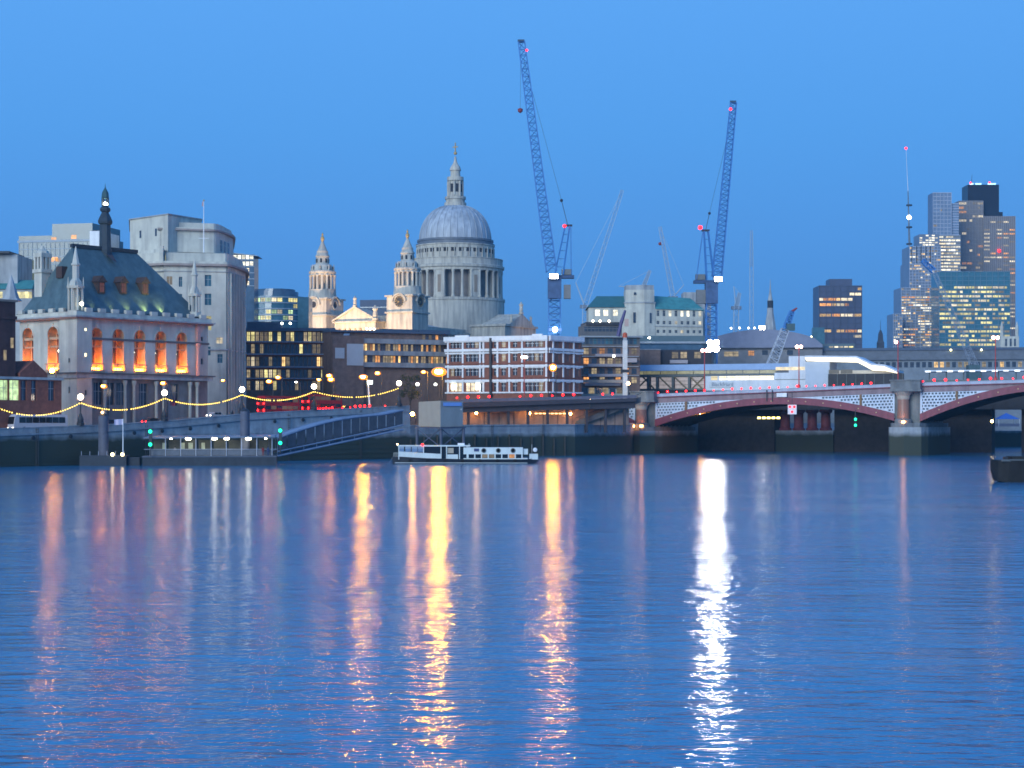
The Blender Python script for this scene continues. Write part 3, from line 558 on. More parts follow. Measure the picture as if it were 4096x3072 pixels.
for k in range(32):
    t = 2*math.pi*(k+.5)/32-math.pi/2; x, y = 184*dk*math.cos(t), DY+184*dk*math.sin(t)
    if k % 4 == 0:
        M_ = Matrix.Translation((0, DY, 0)) @ Matrix.Rotation(t+math.pi/2+math.pi/32, 4, 'Z'); part(B(M_).box(-2.1, 2.1, -187*dk, -150*dk, dz(1199), dz(1092)), 'drum_pier', CS); part(B(M_).box(-.85, .85, -187.6*dk, -186*dk, dz(1180), dz(1112)), 'niche', mat('niche_stone', (.28, .22, .17), .9, .15, .5))
    part(B().lathe([(.95, dz(1199)), (.95, dz(1192)), (.72, dz(1190)), (.6, dz(1104)), (.9, dz(1096)), (.9, dz(1092))], 8, x, y), 'column', CS)
part(B().lathe(L([(1345, 196), (1212, 196), (1210, 199), (1200, 199), (1199, 150)]), 64, 0, DY), 'drum_base', CS)
# nave, transept, west front
nz = lambda v: PZ(v, 850)-6
zn = nz(1300); 
nv = B(); nv.box(-17, 17, 3, 150, 0, zn-3); part(nv, 'nave_wall', CS)
part(B().box(-18, 18, 2.4, 151, zn-3, zn-1.6), 'cornice', CS); part(B().box(-17, 17, 3, 150, zn-1.6, zn), 'parapet', CS)
part(B().add([(-12, 5, zn-.5), (12, 5, zn-.5), (0, 5, zn+2.6), (-12, 60, zn-.5), (12, 60, zn-.5), (0, 60, zn+2.6)], [(0, 1, 2), (3, 5, 4), (0, 2, 5, 3), (1, 4, 5, 2)]), 'nave_roof', LEAD)
tz = lambda v: PZ(v, 900)-6
part(B().box(-38, 38, DY-16, DY+16, 0, tz(1310)), 'transept_wall', CS); part(B().box(-38.8, 38.8, DY-16.8, DY+16.8, tz(1310), tz(1302)), 'cornice', CS)
gx = 38.0
part(B().add([(gx+.9, DY-13, tz(1302)), (gx+.9, DY+13, tz(1302)), (gx+.9, DY, tz(1256)), (gx-20, DY-13, tz(1302)), (gx-20, DY+13, tz(1302)), (gx-20, DY, tz(1256))], [(0, 1, 2), (0, 2, 5, 3), (1, 4, 5, 2)]), 'transept_pediment', CS)
def statue(x, y, z, h):
    b = B(); b.lathe([(h*.2, z), (h*.22, z+h*.12), (h*.12, z+h*.16), (h*.17, z+h*.3), (h*.13, z+h*.6), (h*.19, z+h*.74), (h*.16, z+h*.82), (h*.06, z+h*.86), (h*.085, z+h*.93), (h*.02, z+h)], 8, x, y); return part(b, 'statue', CS)
for y, h in ((DY, 6), (DY-10, 4), (DY+10, 4)): statue(gx+.3, y, tz(1256) if y == DY else tz(1292), h)
for k in range(10): win(c, 17.05, 12+k*6, zn-10, 1.8, 4.5, DK, M=Matrix(((0, 0, 0, 0), (0, 0, 0, 0), (0, 0, 1, 0), (0, 0, 0, 1))) if False else Matrix.Identity(4)).rotation_euler = (0, 0, math.pi/2)
pc = c.x(1420, -6); pu = c.D(pc, -6)/F_PX; pz = lambda v: c.z(1420, v, -6)
part(B().box(pc-11.5, pc+11.5, -6, 4, pz(1312), pz(1290)), 'portico_entablature', CS); part(B().box(pc-12.2, pc+12.2, -6.9, 4, pz(1290), pz(1285)), 'cornice', CS)
part(B().add([(pc-12, -6, pz(1285)), (pc+12, -6, pz(1285)), (pc, -6, pz(1230)), (pc-12, 4, pz(1285)), (pc+12, 4, pz(1285)), (pc, 4, pz(1230))], [(0, 1, 2), (3, 5, 4), (0, 2, 5, 3), (1, 4, 5, 2)]), 'pediment', CS)
for sgn in (-1, 1):
    part(B().add([(pc+sgn*12.6, -6.9, pz(1285)), (pc+sgn*12.6, -6.9, pz(1279)), (pc, -6.9, pz(1224)), (pc, -6.9, pz(1231)), (pc+sgn*12.6, -5, pz(1285)), (pc+sgn*12.6, -5, pz(1279)), (pc, -5, pz(1224)), (pc, -5, pz(1231))], [(0, 1, 2, 3), (1, 5, 6, 2), (0, 3, 7, 4)]), 'raking_cornice', CS)
for i in range(8): part(B().lathe([(1.0, pz(1500)), (.85, pz(1325)), (1.2, pz(1316)), (1.2, pz(1312))], 8, pc-10.5+i*3, -5), 'column', CS)
part(B().box(pc-11, pc+11, -3, 4, 0, pz(1312)), 'portico_wall', CS)
statue(pc, -6, pz(1226), 5.0); statue(pc+11.3, -6, pz(1283), 7)
def wtower(uc, clock):
    x = c.x(uc, 1); k = c.D(x, 1)/F_PX; z = lambda v: c.z(uc, v, 1)+(0 if clock else 0)
    o = 0 if not clock else -13                         # the nearer tower stands a little higher in the picture
    P_ = lambda pr: [(r*k, z(v+o)) for v, r in pr]
    h = 60*k
    t_ = part(B().box(x-h, x+h, 1-h, 1+h, 0, z(1195+o)), 'west_tower', CS)
    part(B().box(x-h*1.1, x+h*1.1, 1-h*1.1, 1+h*1.1, z(1268+o), z(1262+o)), 'string_course', CS, t_)
    for M_ in (Matrix.Translation((x, 1, 0)), Matrix.Translation((x, 1, 0)) @ Matrix.Rotation(math.pi/2, 4, 'Z')):
        # curved hood over the clock, and the clock or round opening itself
        b = B(M_); n = 10; r0, r1 = 28*k, 34*k; zc = z(1222+o)
        for i in range(n):
            a0, a1 = math.pi*i/n, math.pi*(i+1)/n
            b.add([(q*math.cos(a), y, zc+q*math.sin(a)) for y in (-h*1.12, -h) for q in (r0, r1) for a in (a0, a1)], [(0, 1, 3, 2), (2, 3, 7, 6), (0, 4, 5, 1)])
        for s_ in (-1, 1): b.box(s_*h*.8-h*.3, s_*h*.8+h*.3, -h*1.12, -h, z(1202+o), z(1196+o))
        part(b, 'clock_hood', CS, t_)
        ring = B(M_); n = 20; R0, R1 = 13*k if not clock else 22*k, 19*k if not clock else 26*k
        for i in range(n):
            a0, a1 = 2*math.pi*i/n, 2*math.pi*(i+1)/n
            ring.add([(q*math.cos(a), y, zc+q*math.sin(a)) for y in (-h*1.04, -h) for q in (R0, R1) for a in (a0, a1)], [(0, 1, 3, 2), (2, 3, 7, 6), (0, 4, 5, 1)])
        part(ring, 'ring_moulding', CS, t_)
        f = B(M_); f.add([(R0*math.cos(2*math.pi*i/n), -h*1.005, zc+R0*math.sin(2*math.pi*i/n)) for i in range(n)], [tuple(range(n))])
        face = part(f, 'clock_face' if clock else 'round_opening', mat('clock_black', (.05, .05, .05), .6, .2, 1) if clock else DK, t_)
        if clock:
            for i in range(12):
                a = 2*math.pi*i/12; part(B(M_).tube((R0*.68*math.sin(a), -h*1.02, zc+R0*.68*math.cos(a)), (R0*.95*math.sin(a), -h*1.02, zc+R0*.95*math.cos(a)), .16, .2, 4), 'hour_mark', GOLD, face)
            for a, l in ((2*math.pi*.645, .5), (2*math.pi*.78, .8)): part(B(M_).tube((0, -h*1.035, zc), (R0*l*math.sin(a), -h*1.035, zc+R0*l*math.cos(a)), .2, .1, 4), 'clock_hand', GOLD, face)
    part(B().lathe(P_([(1196, 60), (1190, 58), (1176, 56), (1160, 54), (1159, 40), (1103, 40)]), 16, x, 1), 'belfry_core', CS, t_)
    for i in range(16):
        a = math.pi/8*i+.2
        r = 48*k if i % 2 else 50*k
        part(B().lathe([(.8, z(1160+o)), (.62, z(1155+o)), (.55, z(1110+o)), (.8, z(1104+o)), (.8, z(1102+o))], 7, x+r*math.cos(a), 1+r*math.sin(a)), 'column', CS, t_)
    for i in range(8):
        a = math.pi/4*i+.4-math.pi/2; M_ = Matrix.Translation((x, 1, 0)) @ Matrix.Rotation(a+math.pi/2, 4, 'Z')
        if i % 2: part(B(M_).box(-1.0, 1.0, -41.5*k, -39*k, z(1156+o), z(1110+o)), 'belfry_opening', DK, t_)
        part(B(M_).box(-.45, .45, -27.2*k, -25*k, z(1052+o), z(1036+o)), 'upper_opening', DK, t_); part(B(M_).box(-.45, .45, -43*k, -40*k, z(1080+o), z(1068+o)), 'scroll_opening', DK, t_)
        part(B(M_).tube((0, -46*k, z(1085+o)), (0, -46*k, z(1060+o)), .5, .12, 5), 'urn', CS, t_)
    part(B().lathe(P_([(1104, 40), (1103, 52), (1096, 52), (1094, 55), (1087, 55), (1085, 48), (1082, 42), (1066, 41), (1060, 36), (1056, 27), (1030, 26), (1028, 29), (1022, 28), (1018, 24), (1008, 23), (1005, 23), (1003, 20), (996, 17), (985, 12), (975, 8), (968, 5)]), 16, x, 1), 'spire_stage', CS, t_, True)
    part(B().lathe(P_([(968, 5), (962, 5), (958, 8), (950, 7), (944, 3), (938, 4), (931, 1)]), 10, x, 1), 'finial', GOLD, t_)
wtower(1290, False); wtower(1630, True)
part(B().box(c.x(1500, 2), c.x(1580, 2), 2, 8, 0, c.z(1540, 1262, 2)), 'linking_wall', CS)
# the floodlights that wash the west front, standing on the square before it
for i, (x, y, t) in enumerate(((-24, -42, 1), (0, -46, 1), (22, -44, 1), (58, 60, .45))):
    f = T('floodlight', 'floodlight on the ground %s, washing the cathedral stone' % ('before the left west tower', 'before the west pediment', 'before the clock tower', 'beside the south transept')[i], 'floodlight', loc=(c.ox+c.c*x-c.s*y, c.oy+c.s*x+c.c*y, 6), ang=c.ang)
    B().box(-.6, .6, -.3, .3, .2, 1.0).build('housing', DARKM, f); B().tube((0, 0, 0), (0, 0, .3), .12).build('bracket', DARKM, f)
    lp_ = bpy.data.lights.new('flood_beam', 'SPOT'); lp_.energy = 240000*t; lp_.color = (1, .62, .30); lp_.spot_size = math.radians(75); lp_.spot_blend = .6; lp_.shadow_soft_size = 1
    lo = bpy.data.objects.new('flood_beam', lp_); col.objects.link(lo); lo.parent = f.o; lo.location = (0, .6, 1.5)
    tgt = Vector((0 if i < 3 else -20, 44, 62 if i < 3 else 36)); lo.rotation_euler = (tgt-Vector((0, .6, 1.5))).to_track_quat('-Z', 'Y').to_euler()
# ================================================================== offices in front of the cathedral
def mixlit(pal, p): return R.choice(pal) if R.random() < p else GLASS
def office(th, x0, x1, rows, n, pal, p, frame, y=0, name='window', mull=1, gap=.3, M=None):
    """rows of separate windows between x0 and x1; rows = (foot, head)"""
    w = (x1-x0)/n
    for z0, z1 in rows:
        for i in range(n): win(th, x0+w*(i+.5), y, z0, w*(1-gap), z1-z0, mixlit(pal, p), frame, mull, M=M)
lo_ = T('banded_office', 'dark glass office with brick bands and yellow lit windows behind the red buses', 'building', 985, 505, 4, 6)
lx = lo_.x(1335); lz = lambda v: lo_.z(1100, v)
body(lo_, [(0, .3), (lx, .3), (lx, 22), (0, 22)], 0, lz(1312), BROWN)
for v0, v1 in ((1374, 1366), (1424, 1415), (1475, 1466), (1520, 1512)):
    B().box(-.4, lx+.4, -.6, .3, lz(v0), lz((v0+v1)/2)).build('brick_band', BRICK, lo_); B().box(-.5, lx+.5, -.9, .3, lz((v0+v1)/2)+.02, lz(v1)).build('metal_band', mat('grey_blue_metal', (.32, .35, .42), .5, .15, 1), lo_)
rows = [(lz(1364), lz(1328)), (lz(1413), lz(1378)), (lz(1464), lz(1428)), (lz(1510), lz(1479)), (lz(1560), lz(1524))]
pal = [LIT['yellow'], LIT['yellow'], LIT['cream'], LIT['dim'], LIT['dim'], LIT['warm']]
office(lo_, 0, lx, rows, 20, pal+[LIT['dim']], .4, DARKM, .25)
B().box(-.6, lx+.4, -1.2, 20, lz(1324), lz(1312)).build('roof_fascia', mat('slate_blue_metal', (.07, .1, .15), .5, .15, 1), lo_); B().box(0, lo_.x(1120), 3, 14, lz(1312), lz(1285)).build('plant_room', MATS['slate_blue_metal'], lo_)
for u in (1128, 1161): B().ball((lo_.x(u, -.5), -.5, lz(1294)), .32, 8).build('roof_lamp', COOL, lo_)
bo = T('brown_office', 'brown office with long concrete bands and orange lit windows below the cathedral', 'building', 1325, 500, 26, 6)
bx = bo.x(1795); bz = lambda v: bo.z(1450, v); x0 = bo.x(1450)
body(bo, [(0, .4), (bx, .4), (bx, 20), (0, 20)], 0, bz(1330), BROWN); B().box(-.3, bx+.3, -.6, 20, bz(1330), bz(1322)).build('roof_edge', MATS['slate_blue_metal'], bo)
for v0, v1 in ((1373, 1354), (1420, 1402), (1468, 1449)): B().box(x0, bx+.3, -.9, .4, bz(v0), bz(v1)).build('concrete_band', CONC, bo)
palo = [LIT['warm'], LIT['dim'], LIT['orange'], LIT['dim']]
office(bo, x0, bx, [(bz(1402), bz(1375))], 34, palo, .62, BROWN, .32); office(bo, x0, bx, [(bz(1449), bz(1422))], 34, palo, .7, BROWN, .32); office(bo, bo.x(1690), bx, [(bz(1352), bz(1334))], 8, palo, .6, BROWN, .32)
B().box(0, x0-.1, -1.2, .4, 0, bz(1345)).build('stair_tower', BROWN, bo)
for ua, ub, va, vb in ((1334, 1373, 1436, 1394), (1381, 1449, 1463, 1377)): B().box(bo.x(ua), bo.x(ub)-.15, -1.35, -1.2, bz(va), bz(vb)).build('pale_panel', mat('pale_panel', (.45, .46, .48), .7, .06, .5), bo)
B().add([(bo.x(1366), -1.3, bz(1344)), (bo.x(1390), -1.3, bz(1344)), (bo.x(1408), 1, bz(1328)), (bo.x(1384), 1, bz(1328))], [(0, 1, 2, 3)]).build('rooflight', mat('rooflight_glass', (.35, .42, .5), .2, .1, 1), bo)
for u in (1466, 1481, 1496): B().ball((bo.x(u, 2), 2, bz(1313)), .3, 8).build('roof_lamp', COOL, bo)
for u, w in ((1630, 40), (1740, 60), (1560, 30)): B().box(bo.x(u-w, 6), bo.x(u+w, 6), 6, 12, bz(1322), bz(1308)).build('plant_room', MATS['slate_blue_metal'], bo)
# round glass block and the tower beside it
rg = T('round_glass_office', 'curved blue glass office with rows of yellow lit windows left of the cathedral', 'building', 1085, 640, 0, 6)
zr_ = lambda v: PZ(v, 640)-6; rad = 11.5
for r, v0, v1, m in ((rad, 1400, 1182, TEAL), (rad*.72, 1182, 1160, BLUEG), (rad*.62, 1160, 1150, BLUEG)): B().lathe([(r, zr_(v0)), (r, zr_(v1))], 32, 0, rad).build('glass_drum', m, rg)
for v in (1185, 1208, 1232, 1256, 1280): B().lathe([(rad+.25, zr_(v+4)), (rad+.25, zr_(v))], 32, 0, rad).build('floor_band', mat('pale_band', (.3, .36, .42), .6, .1, 1), rg)
for j, v in enumerate((1206, 1230, 1254, 1278)):
    for i in range(18):
        a = math.pi*(1+ (i+.5)/18); M_ = Matrix.Translation((0, rad, 0)) @ Matrix.Rotation(a+math.pi/2, 4, 'Z')
        if R.random() < (.85, .2, .6, .7)[j]: win(rg, 0, -rad-.08, zr_(v), 1.7, 1.35, R.choice([LIT['yellow'], LIT['green'], LIT['cream']]), DARKM, 1, M=M_)
B().box(rg.x(1190, 4), rg.x(1235, 4), 4, 16, 0, zr_(1185)).build('side_wing', TEAL, rg)
gt = T('glass_tower', 'narrow glass tower with lit top floors and jutting roof behind the curved office', 'building', 930, 600, 0, 6)
gw = gt.x(1017); gz_ = lambda v: gt.z(930, v)
body(gt, [(0, 0), (gw, 0), (gw, 10), (0, 10)], 0, gz_(1018), BLUEG); B().add([(-.5, -1, gz_(1014)), (gt.x(1032), -1, gz_(1026)), (gt.x(1032), 10, gz_(1026)), (-.5, 10, gz_(1014)), (-.5, -1, gz_(1010)), (gt.x(1032), -1, gz_(1023)), (gt.x(1032), 10, gz_(1023)), (-.5, 10, gz_(1010))], [(0, 1, 2, 3), (4, 7, 6, 5), (0, 4, 5, 1), (1, 5, 6, 2)]).build('roof', MATS['pale_band'], gt)
for r_, v in enumerate((1036, 1062, 1088, 1112, 1140)):
    for i in range(5):
        if r_ < 2 or R.random() < .5: win(gt, gw*(.12+.19*i), -.05, gz_(v), gw*.15, 1.3, LIT['cream'] if r_ > 1 else LIT['white'], DARKM, 0)
    B().box(0, gw, -.2, -.06, gz_(v+5), gz_(v+2)).build('floor_band', MATS['pale_band'], gt)
bk = T('slab_office', 'dark blue slab office showing between the cathedral towers', 'building', 1440, 980, -8, 6)
body(bk, [(0, 0), (bk.x(1580), 0), (bk.x(1580), 12), (0, 12)], 0, bk.z(1440, 1200), mat('navy_cladding', (.05, .08, .14), .5, .15, .3)); B().box(0, bk.x(1580), -.3, 0, bk.z(1440, 1232), bk.z(1440, 1228)).build('floor_band', BLUEG, bk)
# ================================================================== white banded brick building
wb = T('banded_brick_building', 'red brick block with white bands and pilasters beside the bridge', 'building', 2192, 497, -21, 6)
xl = wb.x(1787); zc = lambda v: wb.z(2192, v+8 if v < 1400 else v+4)
WBR = mat('orange_brick', (.24, .10, .07), .9, .25, 1.4); FR = WHITE
pr = [(0, 0), (11.0, 0)]
MR = turned(0, 0, 72.6); RL = 15.5
def wface(M, x0, x1, pil, wins, nm):
    fl = [(1562, 1523), (1499, 1465), (1441, 1407), (1381, 1354)]
    hs = []
    for v0, v1 in fl:
        for a in wins: hs.append((a-.62, a+.62, zc(v0)+.2, zc(v1)-.15))
    B(M).wall(x0, x1, 0, zc(1336), hs, 0, .4).build(nm, WBR, wb)
    for i, (a, b_, z0, z1) in enumerate(hs):
        pane = GLASS if R.random() > .12 else LIT['dim']
        if i < len(wins) and a < x0+9 and M is None: pane = LIT['cream']
        win(wb, (a+b_)/2, .3, z0, b_-a, z1-z0, pane, FR, 1, M=M, sill=False)
        B(M).box(a-.3, b_+.3, -.18, 0, z1, z1+.5).build('lintel', FR, wb)
    for a in pil: B(M).box(a-.24, a+.24, -.3, 0, zc(1562), zc(1345)).build('pilaster', FR, wb)
    for v0, v1, m, o in ((1352, 1333, FR, .7), (1356, 1352, FR, .45), (1407, 1397, FR, .4), (1394, 1383, FR, .55), (1397, 1394, BROWN, .2), (1452, 1445, BRICK, .35), (1463, 1454, FR, .4), (1511, 1503, BRICK, .35), (1522, 1512, FR, .4), (1568, 1562, FR, .4)):
        B(M).box(x0-(o if M is None else -.3), x1+(0 if M is None else o), -o, 0, zc(v0)+.02, zc(v1)).build('brick_band' if m in (BRICK, BROWN) else 'white_band', m, wb)
def fx2(u): return wb.x(u)
g0, g1 = fx2(1962), fx2(1970)
wface(None, xl, 0, [fx2(u) for u in (1793, 1852, 1921, 1935, 1991, 2038, 2089, 2186)], [fx2(u) for u in (1810, 1824, 1838, 1872, 1890, 1906, 1928, 1984, 2014, 2060, 2110, 2128, 2146, 2164)], 'front_wall')
wface(MR, 0, RL, [RL*k for k in (.14, .44, .76)], [RL*k for k in (.29, .6, .9)], 'side_wall')
B().box(g0, g1, -1.0, -.1, 0, zc(1340)).build('downpipe', DARKM, wb)
body(wb, [(xl, .5), (0, .5), (RL*.299+.0, RL*.954+.5), (RL*.3-8, RL*.954+8), (xl, 18)], 0, zc(1335), BROWN, 'back_wall')
for u, w in ((1850, 28), (2150, 20)): B().box(fx2(u-w), fx2(u+w), -.5, .3, zc(1333), zc(1327)).build('parapet_block', FR, wb)
for u in (1816, 1912): B().box(fx2(u)-.5, fx2(u)+.5, -.8, -.4, zc(1552), zc(1530)).build('shopfront_lamp', glow('shop_lamp', (.95, 1, .8), 9), wb)
# ================================================================== Victorian road bridge
br = T('road_bridge', 'road bridge with dark red iron arches, white lattice spandrels and stone piers', 'bridge', 2600, 505, -24.5, 0)
RED = mat('maroon_paint', (.21, .045, .07), .45, .2, .8, stain=.25); LAT = mat('lattice_white', (.60, .68, .78), .5, .08, 1, stain=.2); LILAC = mat('lilac_paint', (.27, .2, .22), .6, .1, .6, stain=.3)
PARA = mat('parapet_paint', (.40, .44, .54), .5, .1, .6, stain=.2); PG = mat('pier_granite', (.20, .21, .21), .8, .2, .6, stain=.35); POL = mat('polished_red_granite', (.30, .16, .12), .3, .15, 1.5)
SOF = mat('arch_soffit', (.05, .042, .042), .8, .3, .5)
bx = br.x
deck = lambda x: br.z(2630, 1577)+(br.z(3690, 1532)-br.z(2630, 1577))*(x-bx(2630))/(bx(3690)-bx(2630)) if x < bx(3690) else br.z(3690, 1532)+(br.z(4096, 1520)-br.z(3690, 1532))*(x-bx(3690))/(bx(4096)-bx(3690))
X_L, X_R = bx(2300)-0, bx(4096)+45
def arch_span(xa, xb, zi_a, zi_b, rise, t0=2.0, t1=1.75, lat=True):
    n = 28; it, ex = [], []
    for i in range(n+1):
        k = i/n; x = xa+(xb-xa)*k; base = zi_a+(zi_b-zi_a)*k; z = base+rise*(1-(2*k-1)**2); it.append((x, z)); ex.append((x, z+t0+(t1-t0)*(1-abs(2*k-1))))
    rb = B()
    for i in range(n):
        q = [it[i], it[i+1], ex[i+1], ex[i]]
        rb.add([(p[0], y, p[1]) for y in (-.55, .5) for p in q], [(0, 1, 2, 3), (7, 6, 5, 4), (0, 4, 5, 1), (3, 2, 6, 7)])
    o = rb.build('arch_rib', RED, br)
    for i in range(2, n-1, 2): B().box(it[i][0]-.13, it[i][0]+.13, -.68, -.56, (it[i][1]+ex[i][1])/2-.13, (it[i][1]+ex[i][1])/2+.13).build('boss', mat('gold_boss', (.6, .45, .2), .4, .1, 2), o)
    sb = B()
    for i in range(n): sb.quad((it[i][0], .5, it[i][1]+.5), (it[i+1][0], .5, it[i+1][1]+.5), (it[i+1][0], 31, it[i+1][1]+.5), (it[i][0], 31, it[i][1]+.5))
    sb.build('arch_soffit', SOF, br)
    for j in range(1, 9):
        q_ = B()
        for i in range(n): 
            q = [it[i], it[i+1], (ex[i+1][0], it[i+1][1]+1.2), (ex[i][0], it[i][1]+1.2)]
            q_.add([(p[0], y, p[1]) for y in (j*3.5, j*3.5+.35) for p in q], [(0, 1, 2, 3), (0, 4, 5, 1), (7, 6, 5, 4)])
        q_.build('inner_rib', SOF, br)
    # pierced white spandrel panels, their backing, and the bracket post in each
    lb = B(); cw, ch = .92, .80
    for half in (0, 1):
        row = 0; ztop = deck((xa+xb)/2)-2.55
        xs0, xs1 = (xa, (xa+xb)/2) if half == 0 else ((xa+xb)/2, xb)
        nx = int((xs1-xs0)/cw)
        for r in range(9):
            for i in range(-1, nx+1):
                x0 = xs0+i*cw+(cw/2 if r % 2 else 0); x1 = x0+cw
                x0, x1 = max(x0, xs0), min(x1, xs1)
                if x1-x0 < .1: continue
                xm = (x0+x1)/2; kx = (xm-xa)/(xb-xa); base = zi_a+(zi_b-zi_a)*kx; zx = base+rise*(1-(2*kx-1)**2)+t0*.9
                z1 = deck(xm)-2.45-r*ch; z0 = z1-ch
                if z1 < zx-.3: continue
                if x1-x0 < cw*.9 or z0 < zx+.02: lb.quad((x0, .1, z0), (x1, .1, z0), (x1, .1, z1), (x0, .1, z1)); continue
                m = .17; lb.add([(x0, .1, z0), (x1, .1, z0), (x1, .1, z1), (x0, .1, z1), (x0+m, .1, z0+m), (x1-m, .1, z0+m), (x1-m, .1, z1-m), (x0+m, .1, z1-m)], [(0, 1, 5, 4), (1, 2, 6, 5), (2, 3, 7, 6), (3, 0, 4, 7)])
    lb.build('lattice_panel', LAT, br)
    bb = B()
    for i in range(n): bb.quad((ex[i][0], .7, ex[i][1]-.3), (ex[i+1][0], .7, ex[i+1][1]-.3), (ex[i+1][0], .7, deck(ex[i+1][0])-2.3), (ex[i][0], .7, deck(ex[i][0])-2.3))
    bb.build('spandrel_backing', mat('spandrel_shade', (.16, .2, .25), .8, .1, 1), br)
    for k in (.135, .865):
        x = xa+(xb-xa)*k; i = round(k*n); B().box(x-.28, x+.28, -.35, .1, ex[i][1]-.2, deck(x)-2.4).build('bracket_post', mat('bronze_post', (.2, .11, .05), .5, .2, 1), br)
    for x in (xa+.25, xb-.25):
        i = 0 if x < (xa+xb)/2 else n; B().box(x-.25, x+.25, -.12, .09, ex[i][1]-.5, deck(x)-2.4).build('panel_edge', LAT, br)
xA0, xA1 = bx(2622), bx(3579); xB0 = bx(3681); xB1 = xB0+(xA1-xA0)*1.05
zA0, zA1 = br.z(2622, 1706), br.z(3579, 1684)
arch_span(xA0, xA1, zA0, zA1, br.z(3150, 1617)-(zA0+zA1)/2)
arch_span(xB0, xB1, br.z(3681, 1686), br.z(3681, 1686)+1, br.z(4096, 1590)-br.z(3681, 1686)+1.6)
xC1 = bx(2541); xC0 = xC1-40; arch_span(xC0, xC1, zA0-1.0, zA0-.3, 5.2)
def along(z0, z1, y0, y1, nm, m, x0=None, x1=None, n=14):
    b = B(); x0 = xC0-6 if x0 is None else x0; x1 = xB1 if x1 is None else x1
    for i in range(n):
        a, c_ = x0+(x1-x0)*i/n, x0+(x1-x0)*(i+1)/n
        b.add([(x, y, deck(x)+z) for x in (a, c_) for y in (y0, y1) for z in (z0, z1)], [(0, 1, 3, 2), (4, 6, 7, 5), (0, 4, 5, 1), (2, 3, 7, 6), (1, 5, 7, 3), (0, 2, 6, 4)])
    return b.build(nm, m, br)
along(-2.4, -.95, .05, .7, 'fascia', LILAC); along(-.95, -.72, -.5, .6, 'cornice', RED); along(-.7, 0, -.2, .15, 'parapet', PARA); along(0, .12, -.3, .25, 'handrail', PARA)
along(-2.0, -1.2, .7, 31, 'deck', ASPH); along(-.9, 0, 30, 31, 'far_parapet', PARA)
for k in range(60):
    x = xC0+(xB1-xC0)*k/60; B().box(x-.1, x+.1, -.26, -.2, deck(x)-.7, deck(x)-.05).build('baluster', PARA, br)
def pier(u0, u1, ucol, vbase, lamp):
    xa, xb = bx(u0), bx(u1); xm = (xa+xb)/2; w = xb-xa; zb = br.z(ucol, vbase); dk_ = deck(xm)
    p = B(); p.prism([(xm-w*.78, 1), (xm-w*.62, -2.6), (xm, -4.6), (xm+w*.62, -2.6), (xm+w*.78, 1), (xm+w*.78, 31), (xm-w*.78, 31)], -2, zb-1.1); po = p.build('pier_base', WALLM, br)
    B().prism([(xm-w*.7, 1), (xm-w*.55, -2.3), (xm, -4.2), (xm+w*.55, -2.3), (xm+w*.7, 1), (xm+w*.7, 31), (xm-w*.7, 31)], zb-1.1, zb).build('pier_cap', PG, br)
    B().box(xa+.05, xb-.05, .2, 31, zb, dk_-.5).build('pier_shaft', PG, br)
    B().lathe([(2.3, zb), (2.3, zb+.8), (1.9, zb+1.1)], 16, xm-w*.12, -1.3).build('column_base', PG, br)
    B().lathe([(1.65, zb+1.1), (1.5, dk_-4.2)], 20, xm-w*.12, -1.3).build('column', POL, br, True)
    B().lathe([(1.55, dk_-4.2), (1.7, dk_-3.9), (1.75, dk_-3.2), (2.5, dk_-2.3), (2.6, dk_-2.1)], 16, xm-w*.12, -1.3).build('capital', mat('carved_stone', (.42, .36, .3), .8, .2, 1.5), br)
    B().prism([(xm-w*.62, .3), (xm-w*.62, -3.0), (xm-w*.3, -4.1), (xm+w*.3, -4.1), (xm+w*.62, -3.0), (xm+w*.62, .3)], dk_-2.1, dk_-1.5).build('pulpit_slab', PG, br)
    B().prism([(xm-w*.58, .3), (xm-w*.58, -2.8), (xm-w*.28, -3.8), (xm+w*.28, -3.8), (xm+w*.58, -2.8), (xm+w*.58, .3)], dk_-1.5, dk_+.7).build('pulpit', PG, br)
    B().prism([(xm-w*.62, .3), (xm-w*.62, -3.0), (xm-w*.3, -4.1), (xm+w*.3, -4.1), (xm+w*.62, -3.0), (xm+w*.62, .3)], dk_+.7, dk_+1.0).build('coping', PG, br)
    for dx, l in lamp:
        o = B().box(xm+dx-.35, xm+dx+.35, -4.3, -3.8, zb+.02, zb+.5).build('uplight', glow('pier_uplight', (1, .38, .10), 45), br)
pier(2541, 2622, 2570, 1708, ((-2.2, 1), (.3, 1))); pier(3579, 3681, 3630, 1692, ((-.2, 1),))
B().box(bx(3110), bx(3150), -.9, -.56, br.z(3130, 1588), br.z(3130, 1572)).build('notice_board', WHITE, br)
for u in (3070, 3092): B().box(bx(u)-.12, bx(u)+.12, -.9, -.6, br.z(u, 1605), br.z(u, 1560)).build('signal_post', DARKM, br)
